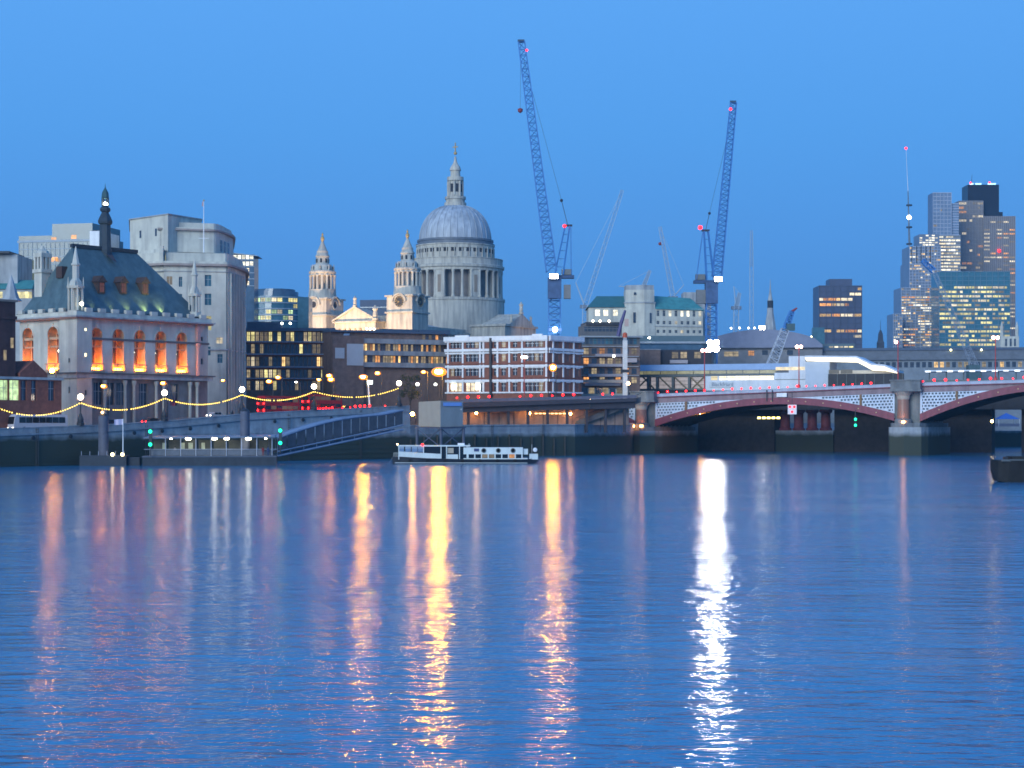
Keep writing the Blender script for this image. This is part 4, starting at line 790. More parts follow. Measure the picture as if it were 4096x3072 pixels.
# red lamps strung along the parapets, one object each
lampm = None
def redlamp(loc, s_=1.0, where='the bridge parapet between the two stone piers'):
    global lampm
    if lampm is None:
        b = B(); b.ball((0, 0, .42), .28, 8, 0); b.box(-.05, .05, -.05, .05, 0, .2, 1); lampm = b.mesh('warning_lamp', [REDL, DARKM])
    o = bpy.data.objects.new('warning_lamp', lampm); col.objects.link(o); o.location = loc; o.scale = (s_,)*3
    return tag(o, 'small red lamp in the row along ' + where, 'lamp', 'red lamps along ' + where)
def onbridge(u, y=0):
    x = br.x(u, y); return (br.ox+br.c*x-br.s*y, br.oy+br.s*x+br.c*y, deck(x))
for k in range(24):
    u = 2633+k*37.0
    if u < 3500: p = onbridge(u); redlamp((p[0], p[1], p[2]+.14), R.choice((.7, .85, 1, 1.1)))
for k in range(10):
    u = 3692+k*45; p = onbridge(u); redlamp((p[0], p[1], p[2]+.14), R.choice((.75, .9, 1, 1.25)), 'the bridge parapet right of the second pier')
# ------------------------------------------------------------------ approach viaduct left of the bridge, lit wall below
av = T('approach_viaduct', 'low viaduct with dark railing and orange lit wall left of the bridge', 'viaduct', 1840, 462, 19, 6)
w_ = av.x(2545); az = lambda u, v: av.z(u, v)
ORW = mat('tiled_wall', (.42, .27, .2), .7, .2, .5, stain=.35)
def slope(v0, v1, v2, v3, y0, y1, nm, m):            # strip from u=1840 to the bridge: left foot/head v0,v1, right foot/head v2,v3
    b = B(); b.add([(x, y, z) for x, za, zb in ((0, az(1840, v0), az(1840, v1)), (w_, av.z(2545, v2), av.z(2545, v3))) for y in (y0, y1) for z in (za, zb)], [(0, 1, 3, 2), (4, 6, 7, 5), (0, 4, 5, 1), (2, 3, 7, 6), (1, 5, 7, 3), (0, 2, 6, 4)]); return b.build(nm, m, av)
slope(1630, 1610, 1606, 1592, -.4, 16, 'deck', mat('dark_beam', (.055, .05, .06), .8, .2, .6)); slope(1609, 1597, 1591, 1580, -.3, 0, 'parapet', mat('grey_purple_rail', (.13, .125, .16), .7, .2, .8))
slope(1651, 1630, 1632, 1606, .6, .9, 'shade_strip', MATS['dark_beam'])  # dark strip added for the shade above the lit wall
slope(1700, 1632, 1700, 1608, 5, 5.5, 'back_wall', ORW)
for i in range(9):
    x = w_*(i+.5)/9; B().box(x-.3, x+.3, 1.2, 1.9, 0, az(1840, 1628)+(av.z(2545, 1604)-az(1840, 1628))*x/w_).build('post', MATS['dark_beam'], av)
for i in range(12):
    x = w_*i/12; B().box(x-.06, x+.06, 4.9, 4.98, 0, az(1840, 1650)).build('wall_joint', MATS['dark_beam'], av)
for u, v in ((1905, 1652), (2118, 1653), (2282, 1655)):
    B().ball((av.x(u, 2.5), 2.5, av.z(u, v, 2.5)), .34, 8).build('wall_lamp', glow('viaduct_lamp', (1, .46, .12), 95), av)
for i in range(8): B().box(av.x(2140+i*16, 3), av.x(2150+i*16, 3), 2.9, 3.1, av.z(2140, 1656, 3), av.z(2140, 1652, 3)).build('strip_lamp', glow('strip_light', (1, .55, .2), 5), av)
for u in list(range(1828, 1990, 43))+list(range(2080, 2310, 43))+[2411, 2450]:
    x = av.x(u); z = az(1840, 1597)+(av.z(2545, 1580)-az(1840, 1597))*x/w_; redlamp((av.ox+av.c*x, av.oy+av.s*x, z+6+.02), R.choice((.8, 1, 1.15)), 'the viaduct railing below the white banded building')
st = T('river_stair', 'dark sloping stair with handrails climbing to the bridge pier', 'stairs', 2300, 478, 8, 6)
xa, xb = 0, st.x(2560); za, zb = st.z(2300, 1690), st.z(2560, 1592); DST = mat('stair_stone', (.1, .1, .105), .85, .2, .8)
for y in (-1.2, 1.6): B().add([(xa, y, za-1.2), (xb, y, zb-1.2), (xb, y, zb+.3), (xa, y, za+.3), (xa, y+.3, za-1.2), (xb, y+.3, zb-1.2), (xb, y+.3, zb+.3), (xa, y+.3, za+.3)], [(0, 1, 2, 3), (7, 6, 5, 4), (3, 2, 6, 7), (0, 4, 5, 1)]).build('stringer', DST, st)
for i in range(26): B().box(xa+(xb-xa)*i/26, xa+(xb-xa)*(i+1)/26, -.89, 1.59, za+(zb-za)*i/26-.6, za+(zb-za)*(i+1)/26-.25).build('step', DST, st)
B().tube((xa, -1.1, za+1.2), (xb, -1.1, zb+1.2), .07).build('handrail', DARKM, st)
for i in range(9): k = (i+.5)/9; B().tube((xa+(xb-xa)*k, -1.1, za+(zb-za)*k), (xa+(xb-xa)*k, -1.1, za+(zb-za)*k+1.2), .05).build('baluster', DARKM, st)
# ------------------------------------------------------------------ under the arches: old iron pier, signals, boards
op = T('iron_bridge_pier', 'old dark red iron columns on a stone base under the arch', 'bridge pier', 3120, 545, -24, 0)
xw = op.x(3325); B().box(-1, xw+1, -1.5, 10, -2, op.z(3120, 1722)).build('stone_base', WALLM, op)
for i in range(4): B().lathe([(1.9, op.z(3120, 1722)), (1.9, op.z(3120, 1714)), (1.5, op.z(3120, 1710)), (1.4, op.z(3120, 1655)), (2.0, op.z(3120, 1648)), (2.0, op.z(3120, 1640))], 14, xw*(i+.4)/3.8, 0).build('column', mat('old_red_paint', (.2, .05, .06), .6, .25, .8), op)
B().box(-1, xw+1, -2, 10, op.z(3120, 1640), op.z(3120, 1632)).build('cross_beam', MATS['old_red_paint'], op)
def navboard(u, v, D, where):
    t = T('navigation_board', 'white navigation board with red lights hanging in the arch ' + where, 'sign', u, D, -24, PZ(v+20, D)); k = D/F_PX
    B().box(-18*k, 18*k, -.1, .1, 0, 38*k).build('board', WHITE, t)
    for x, z in ((-9, 30), (9, 30), (0, 10)): B().ball((x*k, -.2, z*k), 5*k, 8).build('red_lamp', glow('board_red', (1, .02, .03), 2.5), t)
    B().box(-.06, .06, -.05, .05, 38*k, 38*k+3.2).build('hanger', DARKM, t)
navboard(3169, 1637, 483, 'below the crown'); navboard(2463, 1668, 497, 'beside the river stair')
def navlight(u, vs_, D, label, vfoot):
    t = T('navigation_light', label, 'signal light', u, D, 0, PZ(vfoot, D)); h = PZ(vs_[0], D)-t.base+.6
    B().tube((0, .25, 0), (0, .25, h), .12).build('post', DARKM, t)
    for v in vs_: B().ball((0, 0, PZ(v, D)-t.base), .36, 8).build('green_lamp', GREENL, t)
    B().box(-.3, .3, .1, .3, PZ(vs_[-1], D)-t.base-.5, h).build('bracket', DARKM, t)
navlight(3422, (1677, 1701), 470, 'pair of green signal lights under the bridge arch by the second pier', 1640)
ul = T('arch_light_row', 'row of five yellow lights under the middle of the arch', 'lamps', 3030, 528, -20, PZ(1676, 528))
B().box(-.4, 7.0, 0, .2, -.2, .0).build('rail', DARKM, ul)
for i in range(5): B().box(i*1.42, i*1.42+.95, -.15, .1, .05, .6).build('lamp', glow('yellow_underlight', (1, .85, .25), 6), ul)
B().add([(-.2, 0, -.2), (-.2, 0, 6), (-.05, 0, 6), (-.05, 0, -.2)], [(0, 1, 2, 3)]).build('hanger', DARKM, ul)
lb_ = T('arch_lamp', 'single warm lamp under the right hand arch of the bridge', 'lamp', 3968, 500, 0, PZ(1720, 500))
B().tube((0, .2, 0), (0, .2, 3), .1).build('post', DARKM, lb_); B().ball((0, 0, PZ(1685, 500)-lb_.base), .4, 8).build('globe', glow('arch_warm', (1, .7, .2), 30), lb_)
tn = T('market_tent', 'small blue peaked tent on the far bank under the right hand arch', 'tent', 4025, 610, 0, 7.5)
k = 610/F_PX; B().add([(-40*k, -3, 2.5), (45*k, -3, 2.5), (45*k, 3, 2.5), (-40*k, 3, 2.5), (0, 0, 4.6)], [(0, 1, 4), (1, 2, 4), (2, 3, 4), (3, 0, 4)]).build('canopy', mat('tent_blue', (.05, .14, .45), .6, .1, 1), tn)
for x in (-39, 44):
    for y in (-2.9, 2.9): B().tube((x*k, y, 0), (x*k, y, 2.5), .06).build('pole', WHITE, tn)
for y in (-2.9, 2.9): B().box(-39*k, 44*k, y-.05, y+.05, 0, 1.0).build('side_panel', mat('tent_side', (.1, .12, .18), .8, .1, 1), tn)
# ================================================================== railway station behind the bridge
sn = T('railway_station', 'long glazed station footbridge with white entrance block behind the bridge', 'station', 2510, 562, -20, 6)
sz = lambda v, u=2600: sn.z(u, v); X = sn.x; STW = mat('station_white', (.62, .66, .72), .5, .06, .5, stain=.15); STG = mat('station_frame', (.10, .12, .12), .5, .15, 1)
B().add([(X(2512), -1, sz(1484)), (X(3160), -1, sz(1484)), (X(3160), 1, sz(1459)), (X(2560), 1, sz(1459)), (X(2512), 12, sz(1484)), (X(3160), 12, sz(1484)), (X(3160), 12, sz(1459)), (X(2560), 12, sz(1459))], [(0, 1, 2, 3), (3, 2, 6, 7), (0, 3, 7, 4), (4, 7, 6, 5)]).build('canopy_roof', mat('canopy_metal', (.34, .43, .56), .3, .08, .5), sn)
xs_ = [X(2512+i*66) for i in range(10)]+[X(3110)]
GLZ = glow('platform_glow', (.72, .70, .36), .30, False, .2, .3)
for a, b_ in zip(xs_, xs_[1:]): win(sn, (a+b_)/2, -.8, sz(1498), b_-a-.25, sz(1485)-sz(1498), GLZ, STG, 0)
B().box(X(2505), X(3110), -1.4, 3, sz(1508), sz(1499)).build('truss_chord', STG, sn); B().box(X(2560), X(2850), -1.2, 3, sz(1562), sz(1555)).build('truss_chord', STG, sn)
tp = [2596, 2632, 2695, 2760, 2825]
for u in tp: B().box(X(u)-.35, X(u)+.35, -1.3, -.7, sz(1556), sz(1507)).build('truss_post', STG, sn)
BRN = mat('diagonal_bronze', (.2, .15, .08), .5, .15, 1)
for a, b_ in ((2600, 2550), (2575, 2620), (2640, 2690), (2700, 2750), (2764, 2812), (2822, 2772)): B().tube((X(a), -1.0, sz(1508)), (X(b_), -1.0, sz(1556)), .26, None, 5).build('truss_diagonal', BRN, sn)
for a, b_ in ((2525, 2590), (2604, 2628), (2636, 2691), (2699, 2756), (2764, 2821)):
    for r_ in range(3): B().box(X(a), X(b_), .3, .5, sz(1555-r_*15.5), sz(1541-r_*15.5)).build('white_panel', glow('glowing_panel', (.80, .72, .74), .42, False, .1, .15), sn)  # faint glow put into the panels for the light falling on them
B().box(X(2830), X(3160), -2.6, 8, sz(1566), sz(1508)).build('station_wall', STW, sn)
for i, (a, b_) in enumerate(((2844, 2870), (2877, 2906), (2910, 2938), (2940, 2996), (2999, 3028), (3030, 3094))): win(sn, (X(a, -2.6)+X(b_, -2.6))/2, -2.64, sz(1524), X(b_)-X(a), sz(1508)-sz(1524)-.02, glow('ticket_hall_dim', (1, .8, .4), .8, False) if i == 0 else glow('ticket_hall', (1, .88, .60), 1.5, False, .15, .25), STG, 0)
B().box(X(2838, -2.6), X(2932, -2.6), -2.85, -2.65, sz(1552), sz(1530)).build('sign_board', mat('sign_white', (.55, .6, .64), .6, .05, 1), sn)
fc = bpy.data.curves.new('sign_font', 'FONT'); fc.body = 'Blackfriars'; fc.size = 1.6; fc.extrude = .02; ft_ = bpy.data.objects.new('sign_font', fc); fm = bpy.data.meshes.new_from_object(ft_); bpy.data.objects.remove(ft_); fm.name = 'sign_lettering'; fo = bpy.data.objects.new('sign_lettering', fm); col.objects.link(fo); fo.parent = sn.o
fo.location = (X(2846, -2.9), -2.9, sz(1547)); fo.rotation_euler = (math.radians(90), 0, 0); fm.materials.clear(); fm.materials.append(mat('sign_blue', (.16, .2, .28), .6, .1, 1))
zb_ = lambda v: sn.z(3220, v, -5)
B().box(X(3155, -5), X(3222, -5), -5, 8, zb_(1566), zb_(1424)).build('tower_block', STW, sn); B().box(X(3098, -5), X(3155, -5)-.01, -5, 8, zb_(1566), zb_(1490)).build('tower_block', STW, sn)
win(sn, (X(3100, -5)+X(3222, -5))/2, -5.05, zb_(1480), X(3222, -5)-X(3100, -5)-.4, zb_(1467)-zb_(1480), glow('hall_strip', (1, .8, .46), .9, False, .1, .3), STW, 3)
B().box(X(3100, -5), X(3222, -5), -5.1, -5.0, zb_(1518), zb_(1516)).build('joint_line', STG, sn)
# entrance hall with bright soffit stepping down to the right
hy = -7; zh = lambda v, u=3300: sn.z(u, v, hy); Xh = lambda u: X(u, hy)
SOFL = glow('soffit_lights', (1, .90, .66), 2.0, True, 0, .2)
B().box(Xh(3222), Xh(3318), hy, 6, zh(1566), zh(1446)).build('glazed_wall', mat('station_blue_glass', (.30, .38, .50), .2, .1, .3), sn)
pts = [(3224, 1430, 1446), (3430, 1432, 1452), (3490, 1462, 1484), (3540, 1466, 1486), (3592, 1490, 1496)]
rb = B(); lb2 = B()
for (u0, a0, c0_), (u1, a1, c1_) in zip(pts, pts[1:]):
    rb.add([(Xh(u), y, z) for u, a_ in ((u0, a0), (u1, a1)) for y in (hy-2, 5) for z in (zh(a_, u), zh(a_-7, u))], [(0, 1, 3, 2), (4, 6, 7, 5), (0, 4, 5, 1), (2, 3, 7, 6), (1, 5, 7, 3), (0, 2, 6, 4)])
    lb2.add([(Xh(u0), hy-1.9, zh(a0, u0)-.02), (Xh(u1), hy-1.9, zh(a1, u1)-.02), (Xh(u1), hy+1, zh(c1_-2, u1)), (Xh(u0), hy+1, zh(c0_-2, u0))], [(0, 1, 2, 3)])
rb.build('hall_roof', STW, sn); lb2.build('lit_soffit', SOFL, sn)
B().box(Xh(3318), Xh(3590), hy+3, 6, zh(1566), zh(1452)-2.2).build('back_wall', mat('lit_cream_wall', (.6, .55, .48), .7, .08, 1), sn)
B().box(Xh(3318), Xh(3620), hy-2.4, hy-2.0, zh(1566), zh(1497)).build('site_hoarding', mat('dark_hoarding', (.045, .045, .05), .7, .2, 1), sn)
for i in range(9): B().box(Xh(3318)+i*2.7, Xh(3318)+i*2.7+.15, hy-2.55, hy-2.4, zh(1566), zh(1497)).build('hoarding_post', STG, sn)
for a, b_ in ((3320, 3362), (3368, 3415)): B().box(Xh(a), Xh(b_), hy-2.35, hy-2.2, zh(1496), zh(1480)).build('site_cabin', mat('cabin_tan', (.2, .17, .13), .7, .15, 1), sn)
rw = T('railway_bridge', 'dark railway bridge girder and brick abutments behind the road bridge arches', 'bridge', 2560, 556, -20, 0)
RG = mat('rail_girder', (.045, .042, .045), .8, .25, .5); AB = mat('abutment_brick', (.05, .04, .036), .9, .3, .6); Xr = rw.x; zr = lambda v: rw.z(3000, v)
B().box(Xr(2560), Xr(4096)+60, -3.4, 14, zr(1640), zr(1562)).build('girder', RG, rw)
for i in range(40): B().box(Xr(2580)+i*3.6, Xr(2580)+i*3.6+.3, -3.6, -3.4, zr(1640), zr(1562)).build('stiffener', RG, rw)
B().box(Xr(2600), Xr(3095), 1, 12, -2, zr(1640)).build('abutment', AB, rw); B().box(Xr(3335), Xr(3560), 1, 12, -2, zr(1640)).build('abutment', AB, rw); B().box(Xr(3650), Xr(3965), 1, 12, -2, zr(1640)).build('abutment', AB, rw); B().box(Xr(4085), Xr(4500), 1, 12, -2, zr(1640)).build('abutment', AB, rw)  # near-black abutments, widened to put in the dark under the arches
kx = (bx(2790)-xA0)/(xA1-xA0); zi_ = zA0+(zA1-zA0)*kx+(br.z(3150, 1617)-(zA0+zA1)/2)*(1-(2*kx-1)**2); lx_, ly_ = bx(2790), 2.2
ua = T('arch_sodium_lamp', 'orange lamp hung among the arch ribs near the first pier', 'lamp', loc=(br.ox+br.c*lx_-br.s*ly_, br.oy+br.s*lx_+br.c*ly_, zi_+.55)); B().tube((0, 0, 0), (0, 0, .5), .1).build('hanger', DARKM, ua); B().ball((0, 0, -.2), .28, 8).build('globe', glow('arch_sodium', (1, .36, .05), 700), ua)
pf = T('platform_canopy', 'dark railway platform with bright strip lit canopy at the right edge', 'platform', 3700, 535, -20, 6)
pz_ = lambda v: pf.z(3700, v)
B().box(0, pf.x(4096)+30, -.5, 9, pz_(1487), pz_(1481)).build('canopy_roof', STW, pf); B().box(0, pf.x(4096)+30, 1, 8, pz_(1570), pz_(1520)).build('platform', STG, pf)
for i in range(15): B().box(i*3.2+.2, i*3.2+1.7, -.7, -.52, pz_(1489), pz_(1485)).build('strip_lamp', glow('platform_strip', (.9, .95, 1), 2.4, False, .4), pf)
for i in range(10): B().tube((i*5+1, 2, pz_(1520)), (i*5+1, 2, pz_(1488)), .15).build('canopy_post', STG, pf)
# ================================================================== buildings between station and sky
fb_ = T('green_roofed_building', 'pale stone block with square tower and green copper roofs between the cranes', 'building', 2575, 700, 0, 6)
fz_ = lambda v: PZ(v, 700)-6
def fp_(u, D=700): return (PX(u, D)-fb_.ox, D-fb_.oy)
def hipw(xa, xb, y0, y1, v0, v1, cut, nm='copper_roof', m=COPPER):
    return B().add([(xa, y0, fz_(v0)), (xb, y0, fz_(v0)), (xb, y1, fz_(v0)), (xa, y1, fz_(v0)), (xa+cut[0], (y0+y1)/2, fz_(v1)), (xb-cut[1], (y0+y1)/2, fz_(v1))], [(0, 1, 5, 4), (1, 2, 5), (2, 3, 4, 5), (3, 0, 4)]).build(nm, m, fb_)
xa, xb = fp_(2355)[0], fp_(2505)[0]
wl = [(xa+(xb-xa)*k-.9, xa+(xb-xa)*k+.9, fz_(1262), fz_(1238)) for k in (.24, .46, .72)]
B().wall(xa, xb, 0, fz_(1228), wl, 2, .4).build('left_wing_wall', STONE, fb_); hipw(xa-.6, xb, 1.4, 22, 1228, 1176, (4.2, 0), 'copper_roof', mat('dark_copper', (.045, .15, .15), .7, .15, .4))
for a, b_, c_, d_ in wl: win(fb_, (a+b_)/2, 2.3, c_, b_-a, d_-c_, LIT['white'], STONE2, 1)
B().box(xa, xb, 2.5, 22, 0, fz_(1229)).build('wall_core', STONE, fb_)
Mr = turned(fp_(2578)[0], 0, 24); tw = 12.2; ML = turned(fp_(2578)[0], 0, 180-14)
tp_ = [fp_(2578), (fp_(2622)[0], 1.9), (fp_(2622)[0]-2, 12), (fp_(2500)[0], 12), (fp_(2500)[0], 1.8)]
body(fb_, tp_, 0, fz_(1208), STONE, 'tower'); body(fb_, grow(tp_, -.35), fz_(1208), fz_(1158), STONE, 'tower_upper'); body(fb_, grow(tp_, -.55), fz_(1158), fz_(1139), STONE2, 'tower_cap'); body(fb_, grow(tp_, .3), fz_(1212), fz_(1207), STONE2, 'string_course')
for u, v, w, h in ((2538, 1290, .9, 4.0), (2540, 1178, .8, .9)): B().box(fp_(u)[0]-w/2, fp_(u)[0]+w/2, .45, 2, fz_(v), fz_(v)+h).build('slit_window', GLASS, fb_)
B().box(fp_(2603)[0]-.35, fp_(2603)[0]+.35, .9, 2, fz_(1292), fz_(1292)+4).build('slit_window', GLASS, fb_)
q0, q1 = fp_(2622), fp_(2815); MW = turned(q0[0], 2.2, 12); wlen = (q1[0]-q0[0])/math.cos(math.radians(12))*1.02
wr = []
for r_, (v0, v1) in enumerate(((1263, 1240), (1295, 1282), (1330, 1318))):
    for i in range(8): wr.append((wlen*(i+.5)/8-.55, wlen*(i+.5)/8+.55, fz_(v0), fz_(v1)))
B(MW).wall(0, wlen, 0, fz_(1232), wr, 0, .4).build('right_wing_wall', STONE, fb_)
for i, (a, b_, c_, d_) in enumerate(wr): win(fb_, (a+b_)/2, .35, c_, b_-a, d_-c_, LIT['white'] if i in (2, 4, 5, 7) else LIT['cream'] if i in (11, 15, 20) else GLASS, STONE2, 1, M=MW)
B(MW).add([(0, -.6, fz_(1234)), (wlen+.6, -.6, fz_(1238)), (wlen-3, 7, fz_(1184)), (0, 7, fz_(1176)), (wlen+.6, 16, fz_(1238)), (0, 16, fz_(1234))], [(0, 1, 2, 3), (1, 4, 2), (2, 4, 5, 3)]).build('copper_roof', COPPER, fb_)
B(MW).box(0, wlen, -.3, -.02, fz_(1305), fz_(1302)).build('string_course', STONE2, fb_); B(MW).box(0, wlen, .5, 15, 0, fz_(1236)).build('wall_core', STONE, fb_)
B().box(fp_(2748)[0], fp_(2860)[0], 14, 24, 0, fz_(1158)).build('rear_block', STONE2, fb_)
# dark stepped block and brick flats with balconies
ds = T('stepped_block', 'dark stepped block with three roof lamps behind the white banded building', 'building', 2325, 545, 6, 6)
dz_ = lambda v: ds.z(2400, v); X = ds.x
body(ds, [(0, 0), (X(2560), 0), (X(2560), 14), (0, 14)], 0, dz_(1345), mat('dark_stone', (.12, .12, .125), .85, .2, .5)); B().box(X(2335), X(2490), 1, 12, dz_(1345), dz_(1300)).build('upper_storey', MATS['dark_stone'], ds); B().box(X(2345), X(2485), .4, 12, dz_(1300), dz_(1288)).build('roof_storey', DARKM, ds)
B().box(-.3, X(2570), -1.2, 8, dz_(1350), dz_(1344)).build('terrace_edge', mat('pale_metal2', (.3, .33, .36), .5, .1, 1), ds)
for u in (2372, 2401, 2437): B().ball((X(u), .2, dz_(1284)), .33, 8).build('roof_lamp', glow('roof_warm', (1, .8, .5), 16), ds)
for i in range(10): win(ds, X(2345+i*14.5), .95, dz_(1325), .9, 1.4, GLASS, CONC, 0)
for i in range(14): win(ds, X(2332+i*16), -.05, dz_(1376), 1.0, 1.7, R.choice([BLUEG, GLASS, TEAL]), DARKM, 0)
ft = T('brick_flats', 'brown brick flats with pale balconies and orange lit windows beside the station', 'building', 2325, 530, 4, 6)
z_ = lambda v: ft.z(2400, v); X = ft.x
body(ft, [(0, .3), (X(2560), .3), (X(2560), 12), (0, 12)], 0, z_(1382), BROWN)
for r_, v in enumerate((1400, 1440, 1480, 1516)):
    for i in range(7): win(ft, X(2345+i*32), .25, z_(v+16), 1.5, 1.7, R.choice([LIT['orange'], LIT['dim'], LIT['dim'], GLASS, GLASS, GLASS, GLASS]), DARKM, 1)
    B().box(X((2380, 2350, 2352, 2340)[r_]), X((2500, 2490, 2492, 2480)[r_]), -1.4, .25, z_(v+27), z_(v+16)).build('balcony', mat('balcony_pale', (.42, .36, .36), .7, .1, 1), ft)
    B().box(0, X(2555), -.3, .3, z_(v-12), z_(v-16)).build('floor_band', CONC, ft)
B().box(X(2500), X(2545), -1.6, .25, z_(1450), z_(1433)).build('balcony', MATS['balcony_pale'], ft)
B().box(0, X(2510), -3, .2, 0, z_(1556)).build('shopfront', mat('pale_shopfront', (.35, .37, .33), .6, .12, .6), ft); B().box(0, X(2510), -3.3, -3.0, z_(1532), z_(1520)).build('shop_fascia', mat('peach_fascia', (.5, .38, .3), .6, .1, 1), ft)
for i in range(6): win(ft, X(2338+i*28, -3), -3.05, z_(1575), 1.7, 1.7, LIT['dim'] if i % 2 else GLASS, DARKM, 0)
B().ball((X(2453), -1.2, z_(1424)), .42, 8).build('wall_lamp', COOL, ft)
cb_ = T('brick_cube', 'plain brown brick block above the station canopy', 'building', 2545, 575, 0, 6)
kz = lambda v: PZ(v, 575)-6; body(cb_, [(0, 0), (cb_.x(2642), 0), (cb_.x(2642), 16), (0, 16)], 0, kz(1400), BROWN); B().box(-.2, cb_.x(2642)+.2, -.2, 16, kz(1400), kz(1396)).build('coping', CONC, cb_)
B().box(cb_.x(2642)+.05, cb_.x(2850), 2, 16, 0, kz(1398)).build('dark_wing', mat('dark_wing', (.045, .042, .05), .8, .2, 1), cb_); B().box(cb_.x(2680), cb_.x(2750), -1, 2, kz(1454), kz(1440)).build('balcony', MATS['balcony_pale'], cb_)
for u in (2700, 2735, 2790): win(cb_, cb_.x(u, 2), 1.95, kz(1432), 2.0, 2.0, LIT['dim'], DARKM, 1)
B().box(cb_.x(2500), cb_.x(2870), 4, 30, 0, kz(1372)).build('glass_storey', BLUEG, cb_); B().box(cb_.x(2490), cb_.x(2880), 3, 30, kz(1372), kz(1364)).build('roof_edge', MATS['pale_metal2'], cb_); B().box(cb_.x(2560), cb_.x(2830), 8, 30, kz(1364), kz(1338)).build('roof_storey', mat('roof_teal', (.09, .14, .16), .6, .15, .5), cb_)
B().ball((cb_.x(2597, 3), 2.6, kz(1350)), .45, 8, 0, .6).build('roof_lamp', COOL, cb_)
# low dark roofs further right
ar = T('arched_roof_hall', 'low hall with dark curved roof and few lit windows behind the station', 'building', 2870, 640, -6, 6)
X = ar.x; az_ = lambda v: ar.z(3000, v); xr_ = X(3290)
b = B(); n = 14
for i in range(n):
    k0, k1 = i/n, (i+1)/n; zf = lambda k: az_(1380)+(az_(1318)-az_(1380))*math.sin(math.pi*min(1, .12+k*.88))**.55
    b.add([(xr_*k0, 0, az_(1392)), (xr_*k1, 0, az_(1392)), (xr_*k1, 0, zf(k1)), (xr_*k0, 0, zf(k0)), (xr_*k1, 18, zf(k1)), (xr_*k0, 18, zf(k0))], [(0, 1, 2, 3), (3, 2, 4, 5)])
b.build('curved_roof', mat('dark_curved_roof', (.2, .22, .3), .5, .12, .4), ar); body(ar, [(0, .2), (xr_, .2), (xr_, 18), (0, 18)], 0, az_(1392), mat('hall_wall', (.2, .2, .21), .8, .2, .4)); B().box(-.3, xr_+.3, -.4, 0, az_(1396), az_(1391)).build('eaves', DARKM, ar)
for u, v, w, m in ((2925, 1425, 5, LIT['dim']), (3005, 1422, 2.0, LIT['orange']), (3110, 1420, 2, GLASS), (3160, 1420, 2, GLASS), (3060, 1420, 2, GLASS)): win(ar, X(u), .12, az_(v), w, 1.7, m, DARKM, 2)
for u in (2960, 2996, 3020, 2925): B().ball((X(u), 5, az_(1309)), .3, 8).build('roof_lamp', COOL, ar)
lr = T('long_low_building', 'long low dark office with sparse lit windows above the right end of the bridge', 'building', 3250, 640, -8, 6)
X = lr.x; lz_ = lambda v: lr.z(3600, v); xe = X(4096)+12
body(lr, [(0, 0), (xe, 0), (xe, 20), (0, 20)], 0, lz_(1405), mat('low_office_wall', (.2, .23, .26), .8, .2, .4)); B().box(0, xe, -1.0, 20, lz_(1440), lz_(1400)).build('mansard', mat('mansard_slate', (.13, .15, .18), .7, .2, .5), lr); B().box(-.5, xe, -1.4, 20, lz_(1402), lz_(1392)).build('roof_edge', MATS['slate_blue_metal'], lr)
for i in range(26):
    u = 3480+i*24; m = LIT['warm'] if i in (11, 12, 22) else LIT['dim'] if i in (13, 15, 16, 19, 25) else GLASS
    win(lr, X(u), -.04, lz_(1470), 1.3, 1.9, m, DARKM, 1)
B().box(0, X(3420), 2, 16, lz_(1400), lz_(1372)).build('upper_storey', mat('teal_storey', (.08, .13, .16), .5, .15, .3), lr); B().box(0, X(3300), 4, 16, lz_(1372), lz_(1305)).build('glass_block', TEAL, lr)
for i in range(10): win(lr, X(3225+i*20, 2), 1.95, lz_(1388), 1.4, .5, R.choice([LIT['yellow'], LIT['cream'], BLUEG]), None)
for u, v in ((3245, 1346), (3803, 1402), (3925, 1402)): B().ball((X(u, -1), -1.5, lz_(v)), .33, 8).build('roof_lamp', glow('small_yellow', (1, .9, .4), 9), lr)
# church steeple, dark tower, city towers
sp = T('church_steeple', 'slender stone church steeple with needle spire behind the white floodlight', 'steeple', 3081, 1000, 0, 6)
k = 1000/F_PX; sz_ = lambda v: PZ(v, 1000)-6
B().lathe([(30*k, 0), (30*k, sz_(1330)), (24*k, sz_(1320)), (20*k, sz_(1290)), (14*k, sz_(1255)), (13*k, sz_(1232))], 8, 0, 0, 0, .39).build('tower', STONE2, sp)
B().lathe([(12*k, sz_(1232)), (12*k, sz_(1205)), (13*k, sz_(1203))], 8, 0, 0, 0, .39).build('belfry', DARKM, sp); B().lathe([(10*k, sz_(1203)), (6*k, sz_(1180)), (3*k, sz_(1160)), (.8*k, sz_(1118))], 8).build('spire', STONE2, sp)
sp2 = T('small_church_spire', 'small dark church spire left of the tower cluster', 'steeple', 3522, 1100, 0, 6); k = 1100/F_PX; q_ = lambda v: PZ(v, 1100)-6
B().lathe([(18*k, 0), (18*k, q_(1372)), (13*k, q_(1360)), (11*k, q_(1335))], 4, 0, 0, 0, .78).build('tower', mat('dark_church', (.05, .06, .08), .8, .15, .4), sp2); B().lathe([(9*k, q_(1335)), (5*k, q_(1325)), (1.2*k, q_(1318)), (.4*k, q_(1280))], 8).build('spire', MATS['dark_church'], sp2)
